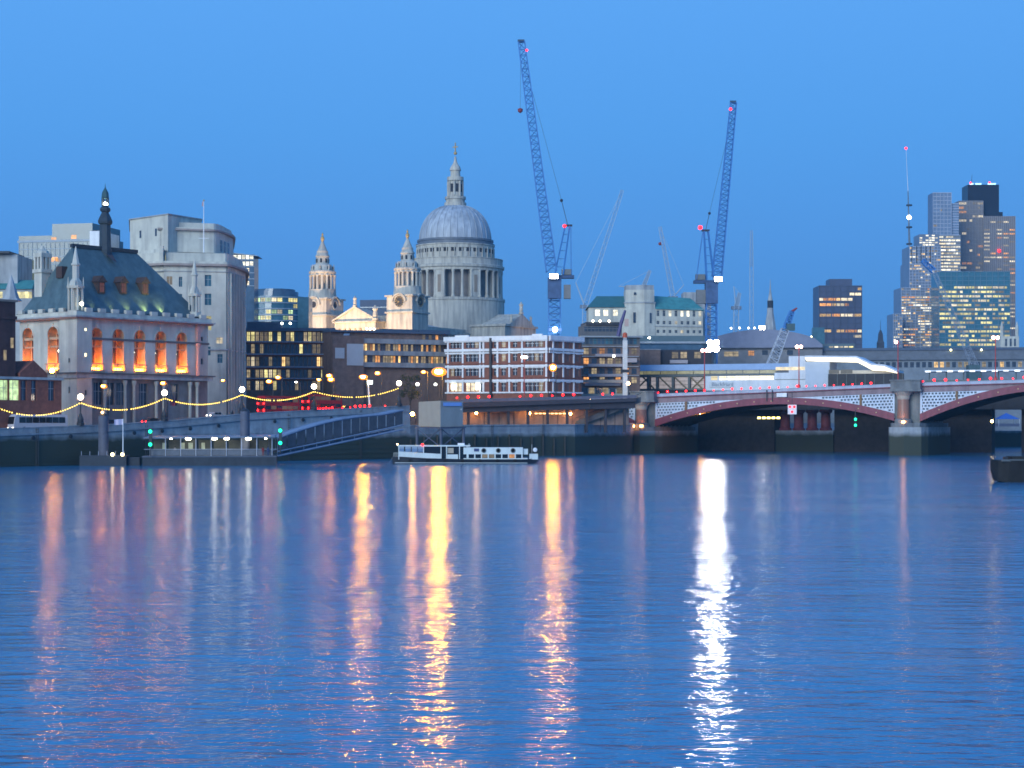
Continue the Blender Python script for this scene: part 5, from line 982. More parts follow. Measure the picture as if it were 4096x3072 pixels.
def tower(name, label, u0, u1, v1, D, ang, dep, mwall, nf, nc, pal, p, mband, bandh=.5, vert=0, v0=1385, rowp=None, band=True, f0=0.0):
    t = T(name, label, 'tower', u0, D, ang, 6); w = t.x(u1); z1 = t.z(u0, v1); zl = t.z(u0, v0)
    body(t, [(0, 0), (w, 0), (w, dep), (0, dep)], 0, z1, mwall)
    fh = (z1-zl)/nf
    if band:
        for i in range(nf+1): B().box(-.15, w+.15, -.35, 0, zl+fh*i-bandh*fh*.5, zl+fh*i+.001*i).build('floor_band', mband, t)
    for i in range(vert+1 if vert else 0): B().box(w*i/vert-.2, w*i/vert+.2, -.6, 0, 0, z1).build('pilaster', mband, t)
    cw = w/nc
    for r_ in range(nf):
        if r_ < f0*nf: pass
        pr_ = p if rowp is None else rowp(r_/nf)
        i = 0
        while i < nc:
            L_ = R.choice((1, 1, 2, 3))
            if R.random() < pr_ and i+L_ <= nc: win(t, cw*(i+L_/2), -.1, zl+fh*r_+fh*.12, cw*L_*.88, fh*.5, R.choice(pal), None)
            i += L_
    return t, w, z1
pc_ = [LIT['cream'], LIT['warm'], LIT['white'], LIT['dim'], LIT['dim']]
DT = mat('dark_tower_cladding', (.075, .085, .13), .4, .15, .1)
rows_lit = {3: .8, 5: .5, 6: .85, 8: .8, 9: .6}
t, w, z1 = tower('dark_office_tower', 'dark slab tower with a few rows of orange lit windows right of centre', 3276, 3447, 1142, 1300, 0, 26, DT, 12, 10, [LIT['warm'], LIT['cream'], LIT['orange']], .1, DT, .3, 6, 1395, lambda k: rows_lit.get(round(k*12), .03))
B().box(w*.27, w*.8, 4, 20, z1, t.z(3276, 1114)).build('roof_plant', DT, t)
GS = mat('glass_grey_tower', (.17, .20, .26), .3, .15, .08); MB = mat('grey_mullion', (.36, .40, .48), .6, .1, .2)
tower('stepped_glass_tower', 'low pale step of the tower cluster at its left foot', 3573, 3608, 1255, 1480, 0, 25, GS, 12, 4, pc_, .3, MB, .35, 4)
tower('gridded_office_tower', 'gridded office tower with many lit windows at the foot of the cluster', 3605, 3757, 1150, 1500, 0, 30, GS, 22, 16, pc_+[LIT['orange']], .7, MB, .3, 8, 1385, lambda k: .9 if .55 < k < .85 else .62 if k < .6 else .15)
t, w, z1 = tower('slim_step_tower', 'tall stepped tower with white grid in the middle of the cluster', 3638, 3762, 985, 1540, 0, 30, GS, 34, 14, pc_, .42, MB, .4, 10)
B().box(w*.35, w, 4, 26, z1, t.z(3638, 935)).build('upper_step', GS, t)
for r_ in range(5):
    for i in range(6):
        if R.random() < .8: win(t, w*(.4+.1*i), 3.9, z1+1+r_*2.0, w*.085, 1.1, LIT['white'], None)
for r_ in range(4):
    for i in range(5): B().box(w*(.06+.15*i), w*(.06+.15*i)+.5, -.8, -.4, z1-14, z1).build('grid_post', MB, t)
t, w, z1 = tower('bright_lit_tower', 'brightly lit floors of a tower under construction behind the cluster', 3755, 3842, 940, 1560, 0, 24, mat('bare_concrete', (.2, .2, .2), .9, .1, .2), 34, 9, [LIT['white'], LIT['cream'], LIT['white']], .3, MB, .3, 0, 1385, lambda k: .95 if .62 < k < .99 else .3)
t, w, z1 = tower('scaffold_tower', 'tall open framed tower with bare floors and no cladding', 3732, 3805, 770, 1600, 0, 20, mat('frame_blue', (.16, .22, .32), .5, .15, .1), 40, 8, pc_, .02, MB, .35, 5)
B().box(w, w+PX(2048+32, 1600), 2, 18, 0, t.z(3732, 812)).build('side_step', MATS['frame_blue'], t)
for i in range(14): B().box(w, w+PX(2048+32, 1600)+.2, 1.6, 2, t.z(3732, 950)+i*2.3, t.z(3732, 950)+i*2.3+.7).build('floor_band', MB, t)
BR2 = mat('bronze_grey_cladding', (.20, .18, .185), .4, .12, .1); PIN = mat('fin_grey', (.30, .28, .28), .5, .1, .2)
t, w, z1 = tower('finned_tower', 'tallest tower with fine vertical fins, stepped shoulders and dark crown', 3835, 3932, 803, 1650, 0, 30, BR2, 34, 9, [LIT['cream'], LIT['orange'], LIT['dim']], .2, PIN, .12, 16, 1385, lambda k: R.choice((.15, .3, .8)))
w2 = t.x(4057); z2 = t.z(3835, 866)
B().box(w+.1, w2, -3, 24, 0, z2).build('right_shoulder', BR2, t)
for i in range(17): B().box(w+(w2-w)*i/16-.2, w+(w2-w)*i/16+.2, -3.6, -3, 0, z2).build('pilaster', PIN, t)
for r_ in range(30):
    for i in range(5):
        if R.random() < (.8 if r_ % 3 == 0 else .3): win(t, w+(w2-w)*(i+.5)/5, -3.1, z2-6-r_*3.6, (w2-w)*.17, 1.3, R.choice([LIT['cream'], LIT['dim'], LIT['orange']]), None)
zc_ = t.z(3835, 735); xa, xb = t.x(3878), t.x(4003)
B().box(xa, xb, 6, 28, z2-2, zc_).build('dark_crown', mat('crown_black', (.018, .022, .035), .3, .1, .2), t); B().box(xb-.1, t.x(4018), 6, 28, z2-2, t.z(3835, 845)).build('dark_crown', MATS['crown_black'], t)
for a, b_ in ((3886, 3900), (3908, 3932), (3958, 3990)): B().box(t.x(a), t.x(b_), 5.5, 6.5, zc_+.02, zc_+1.3).build('crown_lamp', glow('crown_cyan', (.45, .8, 1), 2.2, False), t)
for u, v in ((3888, 729), (3964, 728)): B().ball((t.x(u), 5, t.z(3835, v)), .9, 8).build('red_lamp', REDL, t)
B().ball((t.x(3996, -4), -4.5, t.z(3835, 1005)), 1.3, 8).build('red_lamp', REDL, t); B().tube((t.x(3898), 12, zc_), (t.x(3902), 12, t.z(3835, 690)), .3, .1).build('mast', DARKM, t)
TG = mat('teal_tower_glass', (.05, .15, .19), .15, .2, .1, spec=.8); TB = mat('teal_band', (.10, .20, .26), .4, .1, .2)
t, w, z1 = tower('teal_glass_block', 'broad teal glass block with yellow lit floors before the tallest tower', 3757, 4040, 1086, 1450, 0, 28, TG, 17, 24, [LIT['yellow'], LIT['cream'], LIT['yellow'], LIT['dim']], .5, TB, .3, 12, 1385, lambda k: 0 if k > .78 else .8)
wc = T('white_church_tower', 'pale stone church tower at the right foot of the cluster', 'church', 4002, 1200, 0, 6)
w = wc.x(4076); z = lambda v: wc.z(4002, v)
B().box(0, w, 0, 12, 0, z(1345)).build('wall', STONE, wc)
for i in (0, .82): B().lathe([(w*.09, z(1345)), (w*.09, z(1310)), (.1, z(1285))], 6, w*(.09+i), 1).build('pinnacle', STONE, wc)
for k in (.3, .55, .78): win(wc, w*k, -.05, z(1385), 1.3, 5, GLASS, STONE2, 0)
ms = T('tower_spire_mast', 'thin lattice mast with red tip light and white lamp left of the towers', 'mast', 3640, 1560, 0, 6); k = 1560/F_PX; z = lambda v: PZ(v, 1560)-6; dx = -16*k
B().tube((0, 0, z(1060)), (dx*.15, 0, z(975)), 4*k, 4*k, 8).build('lower_mast', MB, ms); B().tube((dx*.15, 0, z(975)), (dx*.5, 0, z(765)), 4.2*k, 1.8*k, 8).build('mid_mast', mat('mast_mixed', (.12, .15, .19), .5, .3, .5), ms); B().tube((dx*.5, 0, z(765)), (dx, 0, z(597)), 1.1*k, .5*k, 6).build('upper_mast', WHITE, ms)
for v in (975, 908, 820): B().lathe([(12*k, z(v+4)), (12*k, z(v-2))], 10, dx*.2, 0).build('platform', DARKM, ms)
B().ball((dx*.3, -1, z(870)), 1.9, 8).build('white_lamp', glow('mast_white', (1, 1, .92), 12), ms); B().ball((dx, 0, z(593)), 1.0, 8).build('red_lamp', REDL, ms); B().box(-4, 30, 2, 20, 0, z(1055)).build('foot_block', GS, ms)
# ================================================================== cranes
def lattice(b, p, q, w0, w1, n, r, side=None):
    p, q = Vector(p), Vector(q); d = (q-p).normalized(); s_ = Vector((0, 1, 0)) if side is None else side; u = d.cross(s_).normalized(); v = u.cross(d).normalized()
    pt = lambda k, a, c: p+(q-p)*k+(u*a+v*c)*(w0+(w1-w0)*k)/2
    cs = ((1, 1), (1, -1), (-1, -1), (-1, 1))
    for a, c_ in cs: b.tube(pt(0, a, c_), pt(1, a, c_), r, r*.8, 4)
    for i in range(n):
        k0, k1 = i/n, (i+1)/n
        for j in range(4):
            (a, c_), (e, f) = cs[j], cs[(j+1) % 4]
            if (i+j) % 2: a, c_, e, f = e, f, a, c_
            b.tube(pt(k0, a, c_), pt(k1, e, f), r*.5, None, 3); b.tube(pt(k1, a, c_), pt(k1, e, f), r*.5, None, 3)
    return b
CB = mat('crane_blue', (.055, .19, .46), .45, .15, .8)
def luffer(label, um, D, vfoot, vdeck, jib0, jib1, apex, side, red, cabv):
    t = T('tower_crane', label, 'crane', um, D, 0, 6); k = D/F_PX; X = lambda u: (u-um)*k; Z = lambda v: PZ(v, D)-6
    lattice(B(), (0, 0, 0), (0, 0, Z(vdeck+50)), 3.6, 3.6, 22, .30).build('mast', CB, t)
    B().box(-2.1, 2.1, -2.1, 2.1, Z(vdeck+95), Z(vdeck+12)).build('slewing_cage', mat('crane_cage', (.06, .11, .22), .6, .3, .7), t)
    B().box(min(X(jib0[0]), side*5.6)-.5, max(X(jib0[0]), side*5.6)+.5, -1.6, 1.6, Z(vdeck+14), Z(vdeck+2)).build('machinery_deck', mat('crane_dark_blue', (.04, .08, .17), .5, .2, 1), t)
    B().box(side*2.2, side*5.4, -1.3, 1.3, Z(vdeck), Z(vdeck-22)).build('winch_house', mat('winch_grey', (.16, .17, .17), .6, .15, 1), t)
    for i in range(3): B().box(side*3.1-.2+(0 if side > 0 else -1.9), side*3.1+1.9+(0 if side > 0 else .2), -1.4+i*.95, -.5+i*.95, Z(vdeck+95), Z(vdeck+40)).build('counterweight', mat('counterweight_concrete', (.2, .2, .2), .9, .15, 1), t)
    cx = X(cabv[0]); B().box(cx-1.5, cx+1.5, -3.2, -1.7, Z(cabv[1]+12), Z(cabv[1]-12)).build('cab', mat('crane_dark_blue', (.025, .05, .11)), t); B().box(cx-1.25, cx+1.25, -3.4, -3.22, Z(cabv[1]+9), Z(cabv[1]-8)).build('cab_lamp', glow('crane_cab_light', (1, .95, .8), 30), t)
    lattice(B(), (X(jib0[0]), 0, Z(jib0[1])), (X(jib1[0]), 0, Z(jib1[1])), 3.2, 2.0, 34, .25).build('jib', CB, t)
    B().box(X(jib1[0])-1.2, X(jib1[0])+.9, -.5, .5, Z(jib1[1]), Z(jib1[1]-9)).build('jib_head', mat('jib_head_grey', (.05, .09, .13), .6, .2, 1), t)
    fr = B()
    for y in (-1.5, 1.5):
        fr.tube((X(jib0[0])+side*1.0, y, Z(vdeck)), (X(apex[0])-.9*side, y*.6, Z(apex[1])), .24, None, 5); fr.tube((X(jib0[0])+side*3.6, y, Z(vdeck)), (X(apex[0])+.5*side, y*.6, Z(apex[1])), .24, None, 5); fr.tube((side*5.2, y, Z(vdeck)), (X(apex[0])+side*.9, y*.6, Z(apex[1]+4)), .13, None, 4)
    for i in range(1, 6):
        kk = i/6; z = Z(vdeck)+(Z(apex[1])-Z(vdeck))*kk; xa = X(jib0[0])+side*1.0+(X(apex[0])-.9*side-X(jib0[0])-side*1.0)*kk; xb = X(jib0[0])+side*3.6+(X(apex[0])+.5*side-X(jib0[0])-side*3.6)*kk; fr.tube((xa, 0, z), (xb, 0, z), .12, None, 4)
    fr.build('a_frame', CB, t); B().box(X(apex[0])-1.3, X(apex[0])+1.3, -1, 1, Z(apex[1]), Z(apex[1]-6)).build('a_frame_head', DARKM, t)
    mid = (X(apex[0])+(X(jib1[0])-X(apex[0]))*.14, 0, Z(apex[1])+(Z(jib1[1])-Z(apex[1]))*.14)
    B().tube((X(apex[0]), 0, Z(apex[1])), mid, .12, None, 4).build('luffing_pulley_rope', DARKM, t); B().ball(mid, .5, 8).build('pulley', DARKM, t)
    B().tube(mid, (X(jib1[0])+(X(jib0[0])-X(jib1[0]))*.08, 0, Z(jib1[1])+(Z(jib0[1])-Z(jib1[1]))*.08), .06, None, 4).build('pendant_rope', DARKM, t)
    for u, v, s_ in red: B().ball((X(u), -1.6, Z(v)), .42*s_, 8).build('red_lamp', REDL, t)
    return t, X, Z
t, X, Z = luffer('blue tower crane with its long jib raised left above the white banded building', 2218, 560, 1330, 1100, (2206, 1085), (2086, 168), (2272, 905), 1, ((2107, 205, .8), (2257, 906, 1.2)), (2214, 1108))
B().tube((X(2083), 0, Z(170)), (X(2081), 0, Z(432)), .05, None, 4).build('hoist_rope', DARKM, t); B().lathe([(.2, Z(452)), (.75, Z(446)), (.8, Z(436)), (.2, Z(432))], 10, X(2081), 0).build('hook_block', mat('hook_red', (.25, .05, .06), .6, .1, 1), t)
B().box(X(2195), X(2245), -2.4, -1.9, Z(1326), Z(1314)).build('blue_light_bar', glow('crane_foot_blue', (.2, .4, 1), 1.2, False), t); B().ball((X(2219), -2.8, Z(1320)), .75, 10).build('foot_floodlight', glow('crane_foot_lamp', (1, .98, .9), 30), t)
luffer('blue tower crane with its jib raised right above the station', 2845, 620, 1330, 1120, (2868, 1105), (2934, 412), (2822, 925), -1, ((2920, 440, 1.1), (2799, 912, 1.7)), (2869, 1119))
PALE = mat('hazy_crane_blue', (.30, .42, .55), .6, .1, .6)  # fading to blue with distance put into the cranes' colour
def farcrane(label, D, foot, base, tip, tail=None, hook=None):
    t = T('distant_crane', label, 'crane', foot[0], D, 0, 6, group=None); k = D/F_PX; X = lambda u: (u-foot[0])*k; Z = lambda v: PZ(v, D)-6
    lattice(B(), (0, 0, 0), (X(base[0]), 0, Z(base[1])), 2.4, 2.4, 16, .24).build('mast', PALE, t); lattice(B(), (X(base[0]), 0, Z(base[1])), (X(tip[0]), 0, Z(tip[1])), 2.3, 1.5, 20, .2).build('jib', PALE, t)
    if tail:
        B().tube((X(base[0]), 0, Z(base[1])), (X(tail[0]), 0, Z(tail[1])), .5, .3, 5).build('counter_jib', PALE, t); B().tube((X(tail[0]), 0, Z(tail[1])), (X(tip[0]), 0, Z(tip[1])), .13, None, 4).build('pendant_rope', PALE, t)
        B().box(X(base[0])-2.5, X(base[0])+2.5, -1.2, 1.2, Z(base[1]+8), Z(base[1]-5)).build('machinery_deck', mat('far_crane_dark', (.14, .18, .24), .6, .1, 1), t)
    if hook: B().ball((X(hook[0]), 0, Z(hook[1])), .9, 8).build('hook_block', mat('hook_red', (.25, .05, .06)), t)
farcrane('pale distant crane leaning right behind the green roofed building', 900, (2335, 1330), (2340, 1225), (2489, 762), (2303, 1130))
farcrane('faint pale crane with raised jib between the two blue cranes', 950, (2690, 1330), (2692, 1190), (2640, 908), (2735, 1140), (2640, 975))
farcrane('small faint crane right of the second blue crane with grey counterweights', 900, (2940, 1330), (2945, 1230), (2958, 1172), (2935, 1145))
farcrane('small faint crane just above the square stone tower', 980, (2570, 1330), (2572, 1150), (2600, 1082), (2475, 1145))
farcrane('very faint thin crane mast left of the church steeple', 1250, (3006, 1330), (3006, 1065), (3006, 922))
cc = T('crawler_crane', 'white lattice crawler crane boom with blue jib beside the church steeple', 'crane', 3075, 590, 0, 6); k = 590/F_PX; X = lambda u: (u-3075)*k; Z = lambda v: PZ(v, 590)-6
lattice(B(), (X(3070), 0, Z(1500)), (X(3140), 0, Z(1318)), 3.2, 2.4, 14, .22).build('boom', mat('boom_white', (.42, .45, .5), .6, .12, 1), cc); B().box(X(3145), X(3178), -1.2, 1.2, Z(1322), Z(1295)).build('boom_head', mat('green_gear', (.07, .12, .13), .6, .15, 1), cc)
lattice(B(), (X(3142), 0, Z(1320)), (X(3168), 0, Z(1246)), 1.8, 1.4, 6, .3).build('fly_jib', CB, cc); B().tube((X(3168), 0, Z(1246)), (X(3188), 0, Z(1232)), .5, .3, 6).build('jib_tip', mat('hook_red', (.25, .05, .06)), cc); B().box(X(3040), X(3100), -2, 2, 0, Z(1500)).build('crawler_body', mat('green_gear', (.07, .12, .13)), cc)
c2 = T('lattice_boom_crane', 'white lattice crane boom in front of the city towers', 'crane', 3885, 620, 0, 6); k = 620/F_PX; X2 = lambda u: (u-3885)*k; Z2 = lambda v: PZ(v, 620)-6
lattice(B(), (X2(3900), 0, Z2(1465)), (X2(3735), 0, Z2(1085)), 2.2, 1.2, 24, .09).build('boom', mat('boom_grey', (.26, .3, .36), .6, .12, 1), c2); lattice(B(), (X2(3735), 0, Z2(1085)), (X2(3690), 0, Z2(1042)), 1.6, 1.4, 5, .25).build('fly_jib', CB, c2); B().box(X2(3870), X2(3915), -2, 2, 0, Z2(1460)).build('crane_body', mat('green_gear', (.07, .12, .13)), c2)
wm = T('white_rig_mast', 'white piling rig mast with red top beside the brick flats', 'piling rig', 2500, 508, 0, 6); k = 508/F_PX; Zw = lambda v: PZ(v, 508)-6
B().box(-.65, .65, -.65, .65, 0, Zw(1362)).build('mast', mat('rig_white', (.6, .58, .55), .6, .12, 1), wm); B().box(-.5, .5, -.5, .5, Zw(1362), Zw(1350)).build('mast_head', STONE2, wm); B().lathe([(.7, Zw(1350)), (.65, Zw(1334)), (.3, Zw(1330))], 8).build('red_top', mat('rig_red', (.5, .1, .05), .6, .1, 1), wm); B().box(-1.1, 1.1, -.9, .9, Zw(1490), Zw(1478)).build('collar', DARKM, wm)
pr_ = T('excavator_arm', 'dark blue hydraulic arm standing on the stepped block roof', 'machine arm', 2485, 540, 0, PZ(1345, 540)); k = 540/F_PX
B().tube((-1, 0, 0), (0, 0, 4), .6, .5, 6).build('lower_arm', mat('arm_violet', (.06, .05, .16), .5, .1, 1), pr_); B().tube((0, 0, 4), (1.2, 0, 7.8), .6, .35, 6).build('upper_arm', MATS['arm_violet'], pr_); B().box(1.0, 2.2, -.4, .4, 3.0, 5.2).build('bucket', mat('arm_peach', (.5, .35, .3), .6, .1, 1), pr_)
# ================================================================== lamps
def postlamp(name, label, u, v, D, foot, m, r, kind='ball', cat='street lamp', group=None, post=None, arm=0):
    t = T(name, label, cat, u, D, 0, foot, group=group); z = PZ(v, D)-foot
    B().tube((arm, .1, 0), (arm, .1, z), .16, .09, 6).build('post', post or DARKM, t)
    if arm: B().tube((arm, .1, z), (0, 0, z+.35), .07, None, 5).build('arm', post or DARKM, t)
    if m in (SODIUM, SODIUM2): B().ball((0, r*1.7, z), r*(2.0 if m is SODIUM2 else 1.9), 12, 0, .62 if kind != 'ball' else 1).build('halo_bowl', HALO, t)  # glowing ball added behind the lamp as its orange halo
    if kind == 'ball': B().ball((0, 0, z), r, 10).build('globe', m, t); B().lathe([(r*.4, z-r-.25), (r*.6, z-r+.08)], 8).build('collar', DARKM, t)
    else: B().ball((0, 0, z+.05), r, 10, 0, .62).build('lamp_head', m, t); B().box(-r*.9, r*.9, -r*.6, r*.6, z+r*.52, z+r*.75).build('hood', DARKM, t)
    return t
emb = []
EL_ = ('leftmost globe lamp on the river wall before the white coach', 'globe lamp on the river wall before the middle of the white hall', 'globe lamp on the river wall before the curved stone office', 'globe lamp on the river wall before the red buses', 'rightmost globe lamp on the river wall by the footbridge head')
for i, (u, v) in enumerate(((322, 1588), (658, 1571), (968, 1558), (1256, 1546), (1596, 1533))):
    p = bank_at(u); D = p.y+.35; t = T('embankment_lamp', EL_[i], 'street lamp', u, D, 0, p.z-.05, group='globe lamps along the river wall'); z = PZ(v, D)-t.base
    B().lathe([(.75, 0), (.8, .5), (.55, .7), (.62, 1.3), (.42, 1.9), (.26, 2.3), (.14, 2.6), (.11, z-.75), (.22, z-.62), (.12, z-.55)], 10).build('fish_base_post', DARKM, t); B().ball((0, 0, z), .6, 12).build('globe', GLOBE, t); B().lathe([(.12, z+.5), (.05, z+.75)], 6).build('crown', DARKM, t)
    for s_ in (-1, 1): B().tube((s_*.55, 0, .3), (s_*.2, 0, 2.2), .2, .1, 5).build('cast_fish', DARKM, t)
    emb.append(Vector((t.ox, t.oy, t.base+z-1.0)))
first = emb[0]+(emb[0]-emb[1]); first.z = PZ(1610, first.y)
SL = ('string of yellow bulbs running off the left edge to the first globe lamp', 'string of yellow bulbs before the white hall, between the first two globe lamps', 'string of yellow bulbs between the globe lamps right of the white hall', 'string of yellow bulbs before the curved stone office, leading to the buses', 'string of yellow bulbs before the red buses, last before the footbridge')
for i, (a, b_) in enumerate(zip([first]+emb, emb)):
    t = T('festoon_string', SL[i], 'string lights', loc=tuple(a), group='festoon strings along the river wall'); cb2, bb2 = B(), B(); n = 38
    L_ = b_-a; sag = (2.4, 1.9, 1.7, 1.6, 1.7)[i]
    P_ = lambda k: Vector((L_.x*k, L_.y*k, L_.z*k-sag*4*k*(1-k)))
    skip = R.sample(range(3, n-3), 2)
    for j in range(n):
        cb2.tube(P_(j/n), P_((j+1)/n), .035, None, 3)
        if j not in skip: q = P_((j+.5)/n); bb2.ball((q.x, q.y-.02, q.z-.16), .12, 6)
    cb2.build('cable', DARKM, t); bb2.build('bulbs', BULB, t, kind='stuff')
def road_at(u, back=10):
    p = bank_at(u-6); q = bank_at(u+6); d = Vector((q.x-p.x, q.y-p.y)).normalized(); n = Vector((-d.y, d.x))
    best = None                                      # point on the road, back metres behind the wall, seen at column u
    for k in range(-400, 401):
        r_ = bank_at(u+k*2) if True else None
        X_, Y_ = r_.x+n.x*back, r_.y+n.y*back; uu = 2048+X_*F_PX/Y_
        if best is None or abs(uu-u) < best[0]: best = (abs(uu-u), X_, Y_, r_.z-1.1)
    return best[1:]
SLN = {162: 'left of the pair of sodium lamps before the gothic building', 200: 'right of the pair of sodium lamps before the gothic building', 413: 'sodium lamp before the left columns of the white hall', 651: 'upper sodium lamp before the third column of the white hall', 891: 'small dim sodium lamp at the corner of the curved office', 1075: 'sodium lamp above the back of the left bus', 1111: 'sodium lamp above the front of the left bus', 1184: 'small whitish lamp between the two buses', 1275: 'dim sodium lamp above the right bus', 1316: 'taller of the close sodium lamps right of the buses', 1323: 'lower of the close sodium lamps right of the buses', 1452: 'bright starry sodium lamp below the pale wall panels', 1510: 'oval sodium lamp right of the bright one below the pale panels', 1670: 'small white lamp under the trees by the viaduct', 1694: 'sodium lamp just left of the brightest one', 1755: 'brightest orange lamp, at the left corner of the white banded building', 1742: 'small white lamp under the brightest orange lamp'}
for u, v, m, r, kd in ((162, 1554, SODIUM, .34, 'o'), (200, 1556, SODIUM, .34, 'o'), (413, 1545, SODIUM, .4, 'o'), (651, 1533, SODIUM, .38, 'o'), (891, 1522, SODIUM, .26, 'o'), (1075, 1526, SODIUM, .42, 'o'), (1111, 1510, SODIUM, .4, 'o'), (1184, 1529, COOL, .3, 'o'), (1275, 1519, SODIUM, .32, 'o'), (1316, 1503, SODIUM, .45, 'o'), (1323, 1518, SODIUM, .5, 'o'), (1452, 1508, SODIUM2, .55, 'o'), (1510, 1493, SODIUM, .42, 'o'), (1670, 1537, COOL, .42, 'ball'), (1694, 1488, SODIUM, .4, 'o'), (1755, 1487, SODIUM2, .98, 'o'), (1742, 1538, COOL, .34, 'ball')):
    X_, Y_, z_r = road_at(min(u, 1600), 17 if u < 1400 else 14)
    if u > 1600: Y_ = 452; z_r = 10
    postlamp('street_lamp', SLN[u], u, v, Y_, z_r, m, r, kd, group='street lamps along the embankment road', arm=1.0)
tw_ = T('flood_pole', 'white pole with a cluster of cool floodlights behind the festoon string', 'street lamp', 1482, 448, 0, 9); z = PZ(1531, 448)-9
B().tube((0, 0, 0), (-.6, 0, z), .3, .16, 6).build('pole', WHITE, tw_); B().box(-.9, .5, -.5, 0, z-.3, z+.55).build('lamp_head', glow('pole_cool', (.85, 1, .95), 12), tw_)
for u, v, D, lb in ((208, 1483, 366, 'strong orange floodlight before the left arch of the white hall'), (2212, 1470, 486, 'strong orange lamp before the right corner of the white banded building'), (1650, 1656, 436, 'warm lamp at the head of the footbridge beside the cabin')):
    postlamp('strong_lamp', lb, u, v, D, 8 if u != 2212 else 14, SODIUM2 if u == 2212 else glow('warm_strong', (1, .40, .06), 260), .55 if u == 2212 else .45, 'ball', group=None, arm=.8)
def twinlamp(u, v, label, single=False):
    x = br.x(u, 1); p = (br.ox+br.c*x-br.s*1, br.oy+br.s*x+br.c*1, deck(x)); t = T('bridge_lamp', label, 'street lamp', loc=p, group='red lamp standards on the bridge'); z = PZ(v, p[1])-p[2]
    PR = mat('red_lamp_post', (.4, .05, .05), .5, .15, 1); B().lathe([(.45, 0), (.4, .8), (.16, 1.2), (.11, z-.5), (.2, z-.3), (.1, z)], 8).build('post', PR, t); B().tube((-.62, 0, z-.35), (.62, 0, z-.35), .07).build('cross_arm', PR, t); B().lathe([(.12, z), (.05, z+.6)], 6).build('finial', PR, t)
    for s_ in ((-1,) if single else (-1, 1)): B().ball((s_*.55, 0, z), .46, 10).build('globe', glow('bridge_globe', (1, .66, .52), 14), t)
twinlamp(2818, 1402, 'twin globe lamp on a red post below the bright white floodlight'); twinlamp(3196, 1387, 'twin globe lamp on a red post above the white entrance block'); twinlamp(3592, 1368, 'single globe lamp on a red post above the second bridge pier', True); twinlamp(3982, 1351, 'twin globe lamp on a red post before the teal glass block')
t = T('street_lamp_twin', 'twin globe lamp on a red post before the white banded building', 'street lamp', 2097, 474, 0, 14); z = PZ(1429, 474)-14
B().tube((0, 0, 0), (0, 0, z), .15, .08).build('post', mat('red_lamp_post', (.4, .05, .05)), t); B().tube((-.6, 0, z-.3), (.6, 0, z-.3), .06).build('cross_arm', MATS['red_lamp_post'], t)
for s_ in (-1, 0, 1): B().ball((s_*.5, 0, z), .4, 10).build('globe', MATS['bridge_globe'], t)
t = postlamp('pier_globe_lamp', 'globe lamp on the first bridge pier beside the stair head', 2513, 1534, 498, 16, glow('pier_globe', (1, .62, .3), 40), .45, 'ball')
t = postlamp('viaduct_lamp', 'small warm lamp on the viaduct railing left of the river stair', 2361, 1601, 474, 12.5, glow('viaduct_small', (1, .6, .25), 18), .33, 'ball')
def floodlight(u, v, D, r, label, foot):
    t = T('site_floodlight', label, 'floodlight', u, D, 0, foot); z = PZ(v, D)-foot
    B().tube((0, .9, 0), (0, .9, z+r), .22, .15).build('mast', DARKM, t); B().box(-r*2.0, r*2.0, .7, .9, z-.12, z+.12).build('cross_bar', DARKM, t)
    for dx in (-1, 1):
        for dz2 in (-1, 1):
            cx_, cz_ = dx*r*.98, z+dz2*r*.98
            h = B(Matrix.Translation((cx_, 0, cz_)) @ Matrix.Rotation(math.radians(-90), 4, 'X')); h.lathe([(r*1.0, 0), (r*.9, .5), (r*.4, .8)], 14); ho = h.build('lamp_housing', DARKM, t)
            d = B(); d.add([(cx_+r*.93*math.cos(2*math.pi*i/14), -.04, cz_+r*.93*math.sin(2*math.pi*i/14)) for i in range(14)], [tuple(range(14))]); d.build('lens', FLOOD if r > .8 else glow('small_flood', (1, .94, .82), 60), ho)
floodlight(2853, 1383, 572, 1.0, 'dazzling white site floodlight above the station canopy', 7); floodlight(3048, 1316, 640, .6, 'smaller white site floodlight beside the church steeple', 7)
